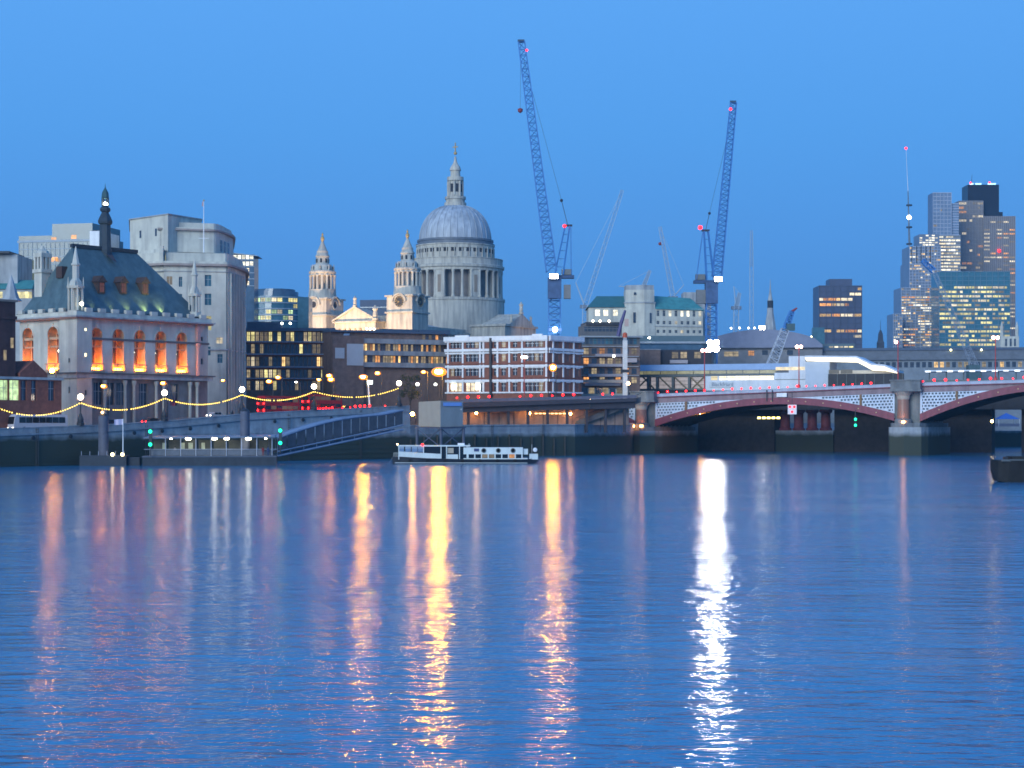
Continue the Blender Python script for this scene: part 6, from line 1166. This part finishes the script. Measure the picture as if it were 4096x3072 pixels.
# ================================================================== vehicles on the embankment
GLV = mat('vehicle_glass', (.012, .014, .018), .1, .2, 1, spec=.6); TYRE = mat('tyre', (.015, .015, .016), .9, .1, 1)
def road_frame(u, back):
    X_, Y_, z_ = road_at(u, back); a_, b_ = bank_at(u-20), bank_at(u+20); return (X_, Y_, z_), math.degrees(math.atan2(b_.y-a_.y, b_.x-a_.x))
def wheels(t, xs, w, r):
    for x in xs:
        for y in (0, w):
            wo = B(Matrix.Translation((x, y, r)) @ Matrix.Rotation(math.pi/2, 4, 'X')).lathe([(r*.6, -.12), (r, -.1), (r, .1), (r*.6, .12)], 12).build('wheel', TYRE, t); B(Matrix.Translation((x, y, r)) @ Matrix.Rotation(math.pi/2, 4, 'X')).lathe([(r*.55, -.135), (r*.5, .135)], 10).build('rim', CONC, wo)
def bus(u, back, label, L=10.8):
    loc, ang = road_frame(u, back); t = T('double_decker_bus', label, 'bus', loc=loc, ang=ang, group='red buses queuing on the embankment'); W = 2.5
    RB = mat('bus_red', (.32, .012, .02), .3, .08, 1)
    p = [(-L/2, .35), (L/2-.15, .35), (L/2, 1.2), (L/2-.1, 2.5), (L/2-.45, 4.2), (L/2-.8, 4.38), (-L/2+.15, 4.38), (-L/2, 4.2)]
    B().add([(x, 0, z) for x, z in p]+[(x, W, z) for x, z in p], [tuple(range(8)), tuple(range(15, 7, -1))]+[(i, (i+1) % 8, 8+(i+1) % 8, 8+i) for i in range(8)]).build('body', RB, t)
    for z0, z1 in ((1.35, 2.15), (3.0, 3.85)):
        for i in range(6): win(t, -L/2+1.1+i*1.65, -.02, z0, 1.5, z1-z0, glow('bus_interior', (1, .7, .45), .09, False, .4) if R.random() < .4 else GLV, None)
        o = win(t, 0, 0, 0, 2.1, z1-z0, GLV, None, name='rear_window'); o.matrix_local = Matrix.Translation((-L/2-.02, W/2, z0)) @ Matrix.Rotation(-math.pi/2, 4, 'Z')
    for y in (.25, W-.25): B().box(-L/2-.06, -L/2-.02, y-.16, y+.16, .9, 1.35).build('tail_light', glow('tail_light', (1, .008, .008), 22), t); B().box(-L/2-.06, -L/2-.02, y-.2, y+.2, 2.5, 2.85).build('brake_light', glow('tail_light', (1, .008, .008), 22), t)
    wheels(t, (-L/2+2.2, L/2-2.4), W, .5)
bus(1130, 7, 'red double decker bus with glowing rear lights, left of the two'); bus(1305, 9, 'red double decker bus ahead with one bright light, right of the two')
loc, ang = road_frame(165, 5.6); t = T('coach', 'white coach with long dark windows parked by the river wall at left', 'coach', loc=loc, ang=ang); L = 13; W = 2.5
CW = mat('coach_white', (.5, .48, .52), .3, .06, 1); p = [(-L/2, .3), (L/2, .3), (L/2, 3.2), (L/2-.3, 3.45), (-L/2+.9, 3.45), (-L/2+.3, 3.0), (-L/2, 1.6)]
B().add([(x, 0, z) for x, z in p]+[(x, W, z) for x, z in p], [tuple(range(7)), tuple(range(13, 6, -1))]+[(i, (i+1) % 7, 7+(i+1) % 7, 7+i) for i in range(7)]).build('body', CW, t)
for i in range(7): win(t, -L/2+2.0+i*1.6, -.02, 1.75, 1.52, 1.15, GLV, None)
o = win(t, 0, 0, 0, 2.2, 1.5, GLV, None, name='windscreen'); o.matrix_local = Matrix.Translation((-L/2-.03, W/2, 1.5)) @ Matrix.Rotation(-math.pi/2, 4, 'Z') @ Matrix.Rotation(math.radians(-12), 4, 'X')
wheels(t, (-L/2+2.4, L/2-3.2, L/2-2), W, .5)
for y in (.4, W-.4): B().box(-L/2-.05, -L/2, y-.2, y+.2, .6, .85).build('headlight', glow('headlight', (1, .9, .7), 12), t)
def car(u, back, label, c_, lamp=None):
    loc, ang = road_frame(u, back); t = T('car', label, 'car', loc=loc, ang=ang, group='cars on the embankment road'); L, W = 4.4, 1.8
    p = [(-2.2, .3), (2.2, .3), (2.2, .75), (1.3, .95), (.7, 1.45), (-1.1, 1.48), (-1.9, .98), (-2.2, .9)]
    B().add([(x, 0, z) for x, z in p]+[(x, W, z) for x, z in p], [tuple(range(8)), tuple(range(15, 7, -1))]+[(i, (i+1) % 8, 8+(i+1) % 8, 8+i) for i in range(8)]).build('body', mat('car_paint_'+label[:9].replace(' ', '_'), c_, .25, .08, 1), t)
    for x in (-.75, .2): win(t, x, -.02, .98, .85, .4, GLV, None)
    wheels(t, (-1.4, 1.35), W, .32)
    for y in (.3, W-.3): B().box(-2.26, -2.2, y-.15, y+.15, .65, .82).build('lamp', lamp or glow('tail_light', (1, .008, .008), 22), t)
car(20, 4.8+4, 'pale car with bright headlights at the left edge', (.4, .4, .42), glow('headlight', (1, .9, .7), 12)); car(620, 7.5, 'dark car with red rear lights before the hall', (.05, .05, .06)); car(875, 8, 'silver car before the curved stone office', (.35, .36, .38), glow('headlight', (1, .9, .7), 12)); car(460, 12, 'dark blue car before the columns of the hall', (.03, .04, .07)); car(1400, 8, 'dark car with rear lights before the pale wall panels', (.05, .04, .04))
for i in range(13):                                 # row of red lamps on the railing by the buses
    u = (1268, 1280, 1292, 1304, 1316, 1328, 1369, 1400, 1420, 1440, 1458, 1478, 1540)[i]; p = bank_at(u); redlamp((p.x, p.y+.4, p.z-.05), (.75, .6, .7, .8, .6, .85, .6, .6, 1, 1, 1, 1, .6)[i], 'the river wall right of the buses')
# ================================================================== pier, footbridge, cabin
pn = T('landing_pontoon', 'long dark floating pontoon with lit shelter before the river wall', 'pontoon', 570, 352, 6, 0)
X = pn.x; z = lambda v: pn.z(800, v); PB = mat('pontoon_hull', (.035, .045, .06), .6, .2, .8, stain=.2); xe = X(1105)
B().box(0, xe, 0, 7, -.6, z(1826)).build('hull', PB, pn); B().box(-.1, xe+.1, -.15, 7.1, z(1829), z(1824)).build('fender_rail', mat('fender_grey', (.09, .11, .15), .7, .15, 1), pn)
B().add([(X(575), -.6, z(1754)), (X(1100), -.6, z(1750)), (X(1100), 8, z(1742)), (X(575), 8, z(1748)), (X(575), -.6, z(1750)), (X(1100), -.6, z(1746)), (X(1100), 8, z(1738)), (X(575), 8, z(1744))], [(0, 1, 2, 3), (4, 7, 6, 5), (0, 4, 5, 1), (1, 5, 6, 2)]).build('shelter_roof', mat('shelter_roof', (.16, .21, .28), .4, .1, .6), pn)
for i in range(9): B().tube((X(600+i*61), .4, z(1824)), (X(600+i*61), .4, z(1752)), .09).build('post', PARA, pn)
for i in range(8): B().box(X(604+i*61), X(657+i*61), 5.2, 5.26, z(1824), z(1760)).build('back_screen', mat('screen_glass', (.10, .10, .075), .3, .25, 1.2), pn)
for i in range(8): B().box(X(604+i*61), X(657+i*61), .3, .36, z(1822), z(1800)).build('front_panel', mat('pontoon_panel', (.13, .14, .16), .5, .2, 1), pn)
B().tube((X(575), .3, z(1797)), (X(1105), .3, z(1797)), .05).build('handrail', PARA, pn)
for u, r in ((752, 1.0), (857, .9), (906, .85), (993, .9), (683, .25), (1062, .3)): B().ball((X(u), .9, z(1755)), .5*r+.1, 10, 0, .45).build('ceiling_lamp', glow('pontoon_lamp', (1, .93, .68), 26), pn)
for u, w, m in ((648, 8, 'pale_poster'), (722, 9, 'pale_poster'), (755, 9, 'pale_poster'), (806, 7, 'pale_poster')): B().box(X(u-w), X(u+w), 5.0, 5.15, z(1797), z(1772)).build('poster', mat('pale_poster', (.55, .6, .45), .6, .25, 1.5), pn)
navlight(601, (1726, 1778), 351, 'pair of green signal lights at the left end of the lit pontoon', 1826); navlight(1121, (1722, 1772), 354, 'pair of green signal lights at the foot of the footbridge', 1815)
d2 = T('mooring_dolphin', 'small dark mooring pontoon with two low lamps left of the lit one', 'pontoon', 318, 352, 6, 0); X = d2.x; z = lambda v: d2.z(420, v)
B().box(0, X(505), 0, 6, -.6, z(1822)).build('hull', PB, d2); B().box(X(508), X(556), 1, 4, -.5, z(1830)).build('link_float', PB, d2)
for u in (450, 490): B().ball((X(u), -.1, z(1818)), .33, 8).build('lamp', glow('dolphin_lamp', (1, .8, .4), 12), d2)
for i in range(6): B().tube((X(325+i*34), .2, z(1822)), (X(325+i*34), .2, z(1805)), .05).build('rail_post', PARA, d2)
def pile(u, v, D, r, label, cap):
    t = T('mooring_pile', label, 'pile', u, D, 0, -1.5); B().lathe([(r, 0), (r, PZ(v, D)+1.5)], 16).build('shaft', mat('pile_steel', (.10, .11, .15), .6, .2, .6, stain=.3), t, True); B().lathe([(r*1.02, PZ(v, D)+1.5), (r*.6, PZ(v, D)+1.9), (.1, PZ(v, D)+2.1)], 16).build('cap', DARKM, t)
    if cap: B().ball((0, -r, PZ(v, D)+2.2), .3, 8).build('cap_lamp', glow('pile_lamp', (1, .6, .2), 8), t)
pile(414, 1664, 356, 1.0, 'tall steel mooring pile with a small lamp, beside the flag', True); pile(980, 1645, 357, .95, 'tall steel mooring pile behind the lit pontoon', False)
fg = T('pontoon_flag', 'white flag on a pale pole at the left pontoon', 'flag', 492, 352, 0, PZ(1815, 352)); B().tube((0, 0, 0), (0, 0, PZ(1675, 352)-fg.base), .12, .07).build('pole', WHITE, fg)
fbm = B(); hh = PZ(1676, 352)-fg.base; vv = [(-1.7*i/6, .18*math.sin(i*1.6), hh-1.1*j-.1*i/6) for j in (0, 1) for i in range(7)]; fbm.add(vv, [(i, i+1, 8+i, 7+i) for i in range(6)]); fbm.build('cloth', mat('flag_white', (.5, .47, .6), .8, .1, 2), fg)
fw = T('sloping_footbridge', 'sloping blue grey truss footbridge from the river wall down to the pontoon', 'footbridge', 1090, 356, 42, 0)
X = fw.x; xa, xb = X(1110), X(1612); zl, zh_ = fw.z(1110, 1806), fw.z(1612, 1700); ul, uh_ = fw.z(1110, 1738), fw.z(1612, 1634)
FB = mat('footbridge_blue', (.20, .26, .36), .45, .12, .8, stain=.2); top = lambda k: (fw.z(1110, 1752)*(1-k)+fw.z(1612, 1640)*k)+1.6*math.sin(math.pi*min(1, k*1.2))*.6
for y in (0, 3.0):
    sd = 'truss_side'
    b = B(); n = 20
    for i in range(n):
        k0, k1 = i/n, (i+1)/n; g_ = lambda k: (xa+(xb-xa)*k, y, zl+(zh_-zl)*k); h_ = lambda k: (xa+(xb-xa)*k, y, top(k))
        b.tube(g_(k0), g_(k1), .15, None, 5); b.tube(h_(k0), h_(k1), .26, None, 5); b.tube(g_(k0), h_(k0), .045, None, 4)
        q0 = Vector(g_(k0)); q1 = Vector(g_(k1)); b.tube(q0+Vector((0, 0, -.9)), q1+Vector((0, 0, -.9)), .2, None, 5)
        if i % 2 == 0: b.tube(q0, q0+Vector((0, 0, -.9)), .07, None, 4)
    b.build('truss', FB, fw)
b = B(); n = 14
for i in range(n):
    k0, k1 = i/n, (i+1)/n; e = lambda k, y: (xa+(xb-xa)*k, y, top(k)-.2); f = lambda k, y: (xa+(xb-xa)*k, y-.16, zl+(zh_-zl)*k+.2)
    B().add([f(k0+.004, .12), f(k1-.004, .12), e(k1-.004, -.06), e(k0+.004, -.06)], [(0, 1, 2, 3)]).build('side_glazing', mat('footbridge_glass', (.065, .07, .085), .35, .3, .8), fw)
    b.add([(xa+(xb-xa)*k, y, top(k)+.05) for k in (k0, k1) for y in (-.1, 3.1)], [(0, 1, 3, 2)])
b.build('roof', mat('footbridge_roof', (.2, .26, .36), .4, .1, .5), fw)
B().add([(xa, .1, zl-.1), (xb, .1, zh_-.1), (xb, 2.9, zh_-.1), (xa, 2.9, zl-.1)], [(0, 1, 2, 3)]).build('walkway', MATS['dark_beam'], fw)
cn = T('cabin', 'beige box cabin on steel legs standing at the head of the footbridge', 'cabin', 1748, 416, 0, 0); k = 416/F_PX; Z = lambda v: PZ(v, 416)
CBG = mat('cabin_beige', (.33, .30, .25), .7, .06, .5, stain=.12); CBG2 = mat('cabin_beige_shaded', (.28, .29, .28), .7, .06, .5, stain=.12); sx_ = lambda u: (u-1748)*k  # second beige is the first one darkened, for the shaded right wall
B().add([(sx_(1670), 5, Z(1706)), (sx_(1762), 0, Z(1708)), (sx_(1850), 4.5, Z(1706)), (sx_(1758), 10, Z(1704)), (sx_(1670), 5, Z(1606)), (sx_(1762), 0, Z(1603)), (sx_(1850), 4.5, Z(1605)), (sx_(1758), 10, Z(1607))], [(0, 1, 5, 4), (2, 3, 7, 6), (3, 0, 4, 7), (4, 5, 6, 7), (3, 2, 1, 0)]).build('left_wall', CBG, cn); B().quad((sx_(1762), 0, Z(1708)), (sx_(1850), 4.5, Z(1706)), (sx_(1850), 4.5, Z(1605)), (sx_(1762), 0, Z(1603))).build('right_wall', CBG2, cn)
B().quad((sx_(1770), .36, Z(1624)), (sx_(1843), 4.1, Z(1623)), (sx_(1843), 4.1, Z(1609)), (sx_(1770), .36, Z(1610))).build('blue_sign', mat('sign_blue_white', (.22, .36, .68), .5, .1, 2), cn)
for o in cn.o.children:
    if o.name.startswith('blue_sign'): o.location = (.12, -.2, 0)
B().box(sx_(1836), sx_(1846), 4.0, 4.05, Z(1640), Z(1634)).build('small_plate', STONE2, cn)
B().add([(sx_(1655), 5, Z(1712)), (sx_(1764), -1, Z(1716)), (sx_(1862), 4.5, Z(1712)), (sx_(1758), 11, Z(1710)), (sx_(1655), 5, Z(1707)), (sx_(1764), -1, Z(1710)), (sx_(1862), 4.5, Z(1707)), (sx_(1758), 11, Z(1705))], [(0, 1, 5, 4), (1, 2, 6, 5), (2, 3, 7, 6), (3, 0, 4, 7), (4, 5, 6, 7)]).build('platform', MATS['pile_steel'], cn)
for u, y in ((1664, 4.6), (1764, .2), (1852, 4.4), (1758, 9)): B().tube((sx_(u), y, -1), (sx_(u), y, Z(1712)), .34, None, 8).build('leg', MATS['pile_steel'], cn)
for a, ya, b_, yb in ((1664, 4.6, 1764, .2), (1764, .2, 1852, 4.4)): B().tube((sx_(a), ya, Z(1714)), (sx_(b_), yb, Z(1790)), .14, None, 5).build('brace', MATS['pile_steel'], cn); B().tube((sx_(b_), yb, Z(1714)), (sx_(a), ya, Z(1790)), .14, None, 5).build('brace', MATS['pile_steel'], cn)
# ================================================================== boats
bt = T('river_boat', 'white and navy passenger boat moored in midstream below the cabin', 'boat', 1565, 371, 0, 0); k = 371/F_PX; X = lambda u: (u-1565)*k; Z = lambda v: PZ(v, 371)
HN = mat('hull_navy', (.018, .024, .035), .4, .2, 1); CRM = mat('boat_cream', (.62, .68, .66), .4, .06, 1, stain=.1); W = 4.6
def hullsec(pts, y0, y1): return [(x, y, z) for x, z in pts for y in (y0, y1)]
hp = [(1567, 1852, 1826, .35), (1600, 1856, 1828, .7), (1680, 1857, 1832, 1), (1900, 1857, 1838, 1), (2080, 1856, 1838, 1), (2120, 1854, 1836, .85), (2152, 1838, 1828, .6)]
b = B(); vs_ = []
for u, vb, vt, w in hp: vs_ += [(X(u), W/2-W/2*w*.8, Z(vb)-.5), (X(u), W/2+W/2*w*.8, Z(vb)-.5), (X(u), W/2-W/2*w, Z(vt)), (X(u), W/2+W/2*w, Z(vt))]
fs = []
for i in range(len(hp)-1):
    o = i*4; n_ = o+4; fs += [(o, n_, n_+2, o+2), (o+1, o+3, n_+3, n_+1), (o+2, n_+2, n_+3, o+3), (o, o+1, n_+1, n_)]
fs += [(0, 2, 3, 1), (24, 25, 27, 26)]; b.add(vs_, fs); b.build('hull', HN, bt)
B().add([(X(1580), -.08, Z(1852)), (X(2110), -.08, Z(1853)), (X(2110), -.08, Z(1851)), (X(1580), -.08, Z(1850))], [(0, 1, 2, 3)]).build('waterline_stripe', CRM, bt)
B().add([(X(u), y, Z(v)) for u, v in ((1592, 1826), (1762, 1836), (1762, 1816), (1596, 1806)) for y in (.15, W-.15)], [(0, 2, 4, 6), (1, 7, 5, 3), (6, 4, 5, 7), (0, 6, 7, 1)]).build('bow_bulwark', CRM, bt)
for u in (1605, 1632, 1658, 1683): win(bt, X(u), .2, Z(1808), 1.15, Z(1782)-Z(1808), mat('boat_glass', (.16, .24, .36), .1, .2, 1, spec=.8), CRM, 0)
B().box(X(1590), X(1880), .1, W-.1, Z(1786), Z(1781)).build('wheelhouse_roof', CRM, bt); B().box(X(1690), X(1762), .6, W-.6, Z(1815), Z(1786)).build('saloon_shade', GLV, bt); B().box(X(1762), X(1870), .8, W-.6, Z(1836), Z(1786)).build('saloon_shade', GLV, bt)
for u in (1595, 1694, 1764, 1786, 1838, 1868): B().box(X(u)-.09, X(u)+.09, .12, .3, Z(1838), Z(1786)).build('post', CRM, bt)
B().box(X(1786), X(1832), .3, .5, Z(1836), Z(1818)).build('side_door', CRM, bt); B().box(X(1787), X(1814), .5, .7, Z(1813), Z(1792)).build('panel', mat('tan_panel', (.4, .35, .27), .6, .1, 1), bt); B().box(X(1830), X(1857), 1, W-1, Z(1781), Z(1773)).build('roof_box', WHITE, bt)
B().box(X(1854), X(2110), .12, W-.12, Z(1837), Z(1833)).build('gunwale', CRM, bt); B().box(X(1854), X(2092), .14, W-.14, Z(1817), Z(1790)).build('upper_side', CRM, bt); B().box(X(1868), X(2090), .3, W-.3, Z(1834), Z(1817)).build('cabin_shade', GLV, bt)
for i in range(9): B().box(X(1872+i*27)-.12, X(1872+i*27)+.12, .1, .3, Z(1834), Z(1816)).build('window_post', CRM, bt)
for i in range(7): win(bt, X(1886+i*27), .27, Z(1832), 1.15, .8, R.choice([LIT['dim'], GLV, GLV, LIT['orange'], GLV]), None)
for u in (1935, 1993, 2052): B(Matrix.Translation((X(u), .06, Z(1802))) @ Matrix.Rotation(math.pi/2, 4, 'X')).lathe([(.34, -.06), (.5, -.06), (.5, .06), (.34, .06), (.34, -.06)], 14).build('lifebuoy', mat('lifebuoy', (.12, .13, .13), .6, .4, 3), bt)
B().box(X(1896), X(1916), .05, .13, Z(1806), Z(1794)).build('side_sign', mat('sign_navy', (.05, .07, .16), .6, .1, 1), bt)
B().box(X(2094), X(2112), .6, W-.6, Z(1818), Z(1796)).build('aft_cabin', CRM, bt); B().box(X(2118), X(2152), .5, W-.5, Z(1838), Z(1816)).build('stern_box', CRM, bt); B(Matrix.Translation((X(2141), W/2, Z(1800))) @ Matrix.Rotation(math.pi/2, 4, 'X')).lathe([(.05, -1.4), (.42, -1.25), (.46, 0), (.42, 1.25), (.05, 1.4)], 12).build('life_raft', WHITE, bt)
B().tube((X(2128), W/2, Z(1816)), (X(2128), W/2, Z(1778)), .06).build('ensign_staff', STONE2, bt); B().tube((X(1876), .5, Z(1836)), (X(1876), .5, Z(1774)), .07).build('mast', CRM, bt)
for i in range(7): B(Matrix.Translation((X(1640+i*70), -.12, Z(1843))) @ Matrix.Rotation(math.pi/2, 4, 'X')).lathe([(.16, -.1), (.36, -.08), (.36, .08), (.16, .1)], 10).build('tyre_fender', TYRE, bt)
for i in range(5): B().tube((X(1572+i*5), W/2-.2*(i+1), Z(1828)), (X(1572+i*5), W/2-.2*(i+1), Z(1812)), .035, None, 4).build('rail_post', CRM, bt)
B().tube((X(1572), W/2-.2, Z(1812)), (X(1594), W/2-1.1, Z(1812)), .03, None, 4).build('bow_rail', CRM, bt)
B().tube((X(1568), W/2, Z(1828)), (X(1552), W/2-1, -.2), .03, None, 4).build('mooring_rope', STONE2, bt)
B().ball((X(1690), 0, Z(1779)), .24, 8).build('red_lamp', REDL, bt); B().ball((X(1589), .3, Z(1777)), .18, 8).build('bow_lamp', glow('bow_lamp', (1, .65, .3), 10), bt)
db = T('moored_barge', 'dark barge bow moored at the right edge of the river', 'barge', 3990, 250, 0, 0); k = 250/F_PX; X = lambda u: (u-3990)*k; Z = lambda v: PZ(v, 250)
BH = mat('barge_hull', (.018, .018, .018), .7, .3, .8, stain=.3); b = B(); hp = [(3986, 1880, 1838, .1), (4005, 1925, 1842, .55), (4040, 1932, 1842, .9), (4140, 1932, 1843, 1), (4500, 1932, 1844, 1)]; vs_, fs = [], []; W = 6
for u, vb, vt, w in hp: vs_ += [(X(u), W/2-W/2*w*.8, Z(vb)), (X(u), W/2+W/2*w*.8, Z(vb)), (X(u), W/2-W/2*w, Z(vt)), (X(u), W/2+W/2*w, Z(vt))]
for i in range(4):
    o = i*4; n_ = o+4; fs += [(o, n_, n_+2, o+2), (o+1, o+3, n_+3, n_+1), (o+2, n_+2, n_+3, o+3), (o, o+1, n_+1, n_)]
fs += [(0, 2, 3, 1)]; b.add(vs_, fs); b.build('hull', BH, db); B().box(X(4010), X(4500), .3, .7, Z(1846), Z(1838)).build('rubbing_strake', mat('barge_rim', (.1, .12, .13), .6, .2, 1), db); B().box(X(4035), X(4048), 2, 3, Z(1842), Z(1828)).build('bollard', DARKM, db); B().box(X(4060), X(4110), 1.5, 4.5, Z(1843), Z(1826)).build('hatch', BH, db)
# ================================================================== people on the quay and a tree
def person(u, D, z, label, c_, rz=0):
    t = T('person', label, 'person', u, D, rz, z)
    vs = [(0, 0, .95), (0, 0, 1.2), (0, 0, 1.45), (0, 0, 1.55), (0, -.02, 1.7), (.1, 0, .9), (.12, -.05, .5), (.12, .02, .06), (.13, -.12, .03), (-.1, 0, .9), (-.12, .08, .5), (-.12, .12, .06), (-.13, 0, .03), (.2, 0, 1.42), (.25, .03, 1.12), (.24, -.08, .88), (-.2, 0, 1.42), (-.25, .03, 1.12), (-.24, -.08, .88)]
    es = [(0, 1), (1, 2), (2, 3), (3, 4), (0, 5), (5, 6), (6, 7), (7, 8), (0, 9), (9, 10), (10, 11), (11, 12), (2, 13), (13, 14), (14, 15), (2, 16), (16, 17), (17, 18)]
    rs = [.16, .16, .16, .06, .11, .1, .075, .05, .04, .1, .075, .05, .04, .075, .05, .04, .075, .05, .04]
    me = bpy.data.meshes.new('body'); me.from_pydata(vs, es, []); me.materials.append(mat('coat_'+c_, dict(dark=(.02, .022, .03), red=(.2, .03, .03), pale=(.3, .28, .27), blue=(.04, .06, .14))[c_], .9, .2, 3)); o = bpy.data.objects.new('body', me); col.objects.link(o); o.parent = t.o
    sk = o.modifiers.new('skin', 'SKIN')
    return t, o, rs
def skin_all(lst):
    for t, o, rs in lst:
        bm_ = __import__('bmesh').new(); bm_.from_mesh(o.data); lay = bm_.verts.layers.skin.verify(); bm_.verts.ensure_lookup_table()
        for i, v in enumerate(bm_.verts): v[lay].radius = (rs[i], rs[i]); v[lay].use_root = (i == 0)
        bm_.to_mesh(o.data); bm_.free(); o.modifiers.new('subdivision', 'SUBSURF').render_levels = 1
pp = []
for u, D_, z_, lb, c_ in ((1052, 354, PZ(1824, 352), 'person in a red coat standing at the right end of the lit pontoon', 'red'), (1072, 354.5, PZ(1824, 352), 'person in blue waiting at the foot of the footbridge', 'blue'), (700, 355, PZ(1824, 352), 'person in a pale coat standing at the left of the pontoon shelter', 'pale')): pp.append(person(u, D_, z_, lb, c_))
for u, lb in ((992, 'person in dark clothes walking beside the third globe lamp'), (930, 'person in dark clothes left of the third globe lamp')):
    p = bank_at(u); pp.append(person(u, p.y+2.5, p.z-.95, lb, 'dark'))
skin_all(pp)
for (t, o, rs), hc in zip(pp, ('dark',)*5):
    B().ball((0, .01, 1.76), .115, 8).build('hair', mat('hair_dark', (.02, .015, .012), .8, .2, 5), t)
tr = T('street_tree', 'dark round headed street tree behind the cabin', 'tree', 1640, 458, 0, 9); z = PZ(1500, 458)-9
tk = B(); tk.tube((0, 0, 0), (.1, 0, z*.45), .28, .2, 7)
for i in range(6): a = i*1.05; tk.tube((.1, 0, z*.4), (1.6*math.cos(a), 1.6*math.sin(a), z*.78), .12, .04, 5)
tk.build('trunk', mat('bark', (.05, .04, .03), .9, .2, 2), tr); cr_ = B()
cl = [(R.uniform(-2.2, 2.2), R.uniform(-1.8, 1.8), z*R.uniform(.5, .98), R.uniform(.5, 1.0)) for i in range(34)]
for x, y, zc, r in cl:
    for i in range(26):
        d = Vector((R.gauss(0, 1), R.gauss(0, 1), R.gauss(0, 1))).normalized()*r*R.random()**.4; q = Vector((x, y, zc))+d; a = Vector((R.gauss(0, 1), R.gauss(0, 1), R.gauss(0, 1))).normalized()*.2; b2 = a.orthogonal().normalized()*.16
        cr_.add([q-a, q+b2, q+a, q-b2], [(0, 1, 2, 3)])
cr_.build('crown', mat('leaves', (.035, .05, .025), .8, .35, 2), tr)
# ================================================================== evening haze between the river and the far towers
hz = B().box(-2600, 2600, -100, 3900, -3, 172).build('haze', []); hz['kind'] = 'stuff'; hz['label'] = 'thin blue evening haze over the river and city'; hz['category'] = 'haze'
hm = bpy.data.materials.new('evening_haze'); hm.use_nodes = True; ht = hm.node_tree; ht.nodes.remove(ht.nodes['Principled BSDF'])
pv = ht.nodes.new('ShaderNodeVolumePrincipled'); pv.inputs['Color'].default_value = (.45, .78, 1, 1); pv.inputs['Density'].default_value = .0001; pv.inputs['Anisotropy'].default_value = .2
ht.links.new(pv.outputs[0], ht.nodes['Material Output'].inputs['Volume']); hz.data.materials.append(hm)
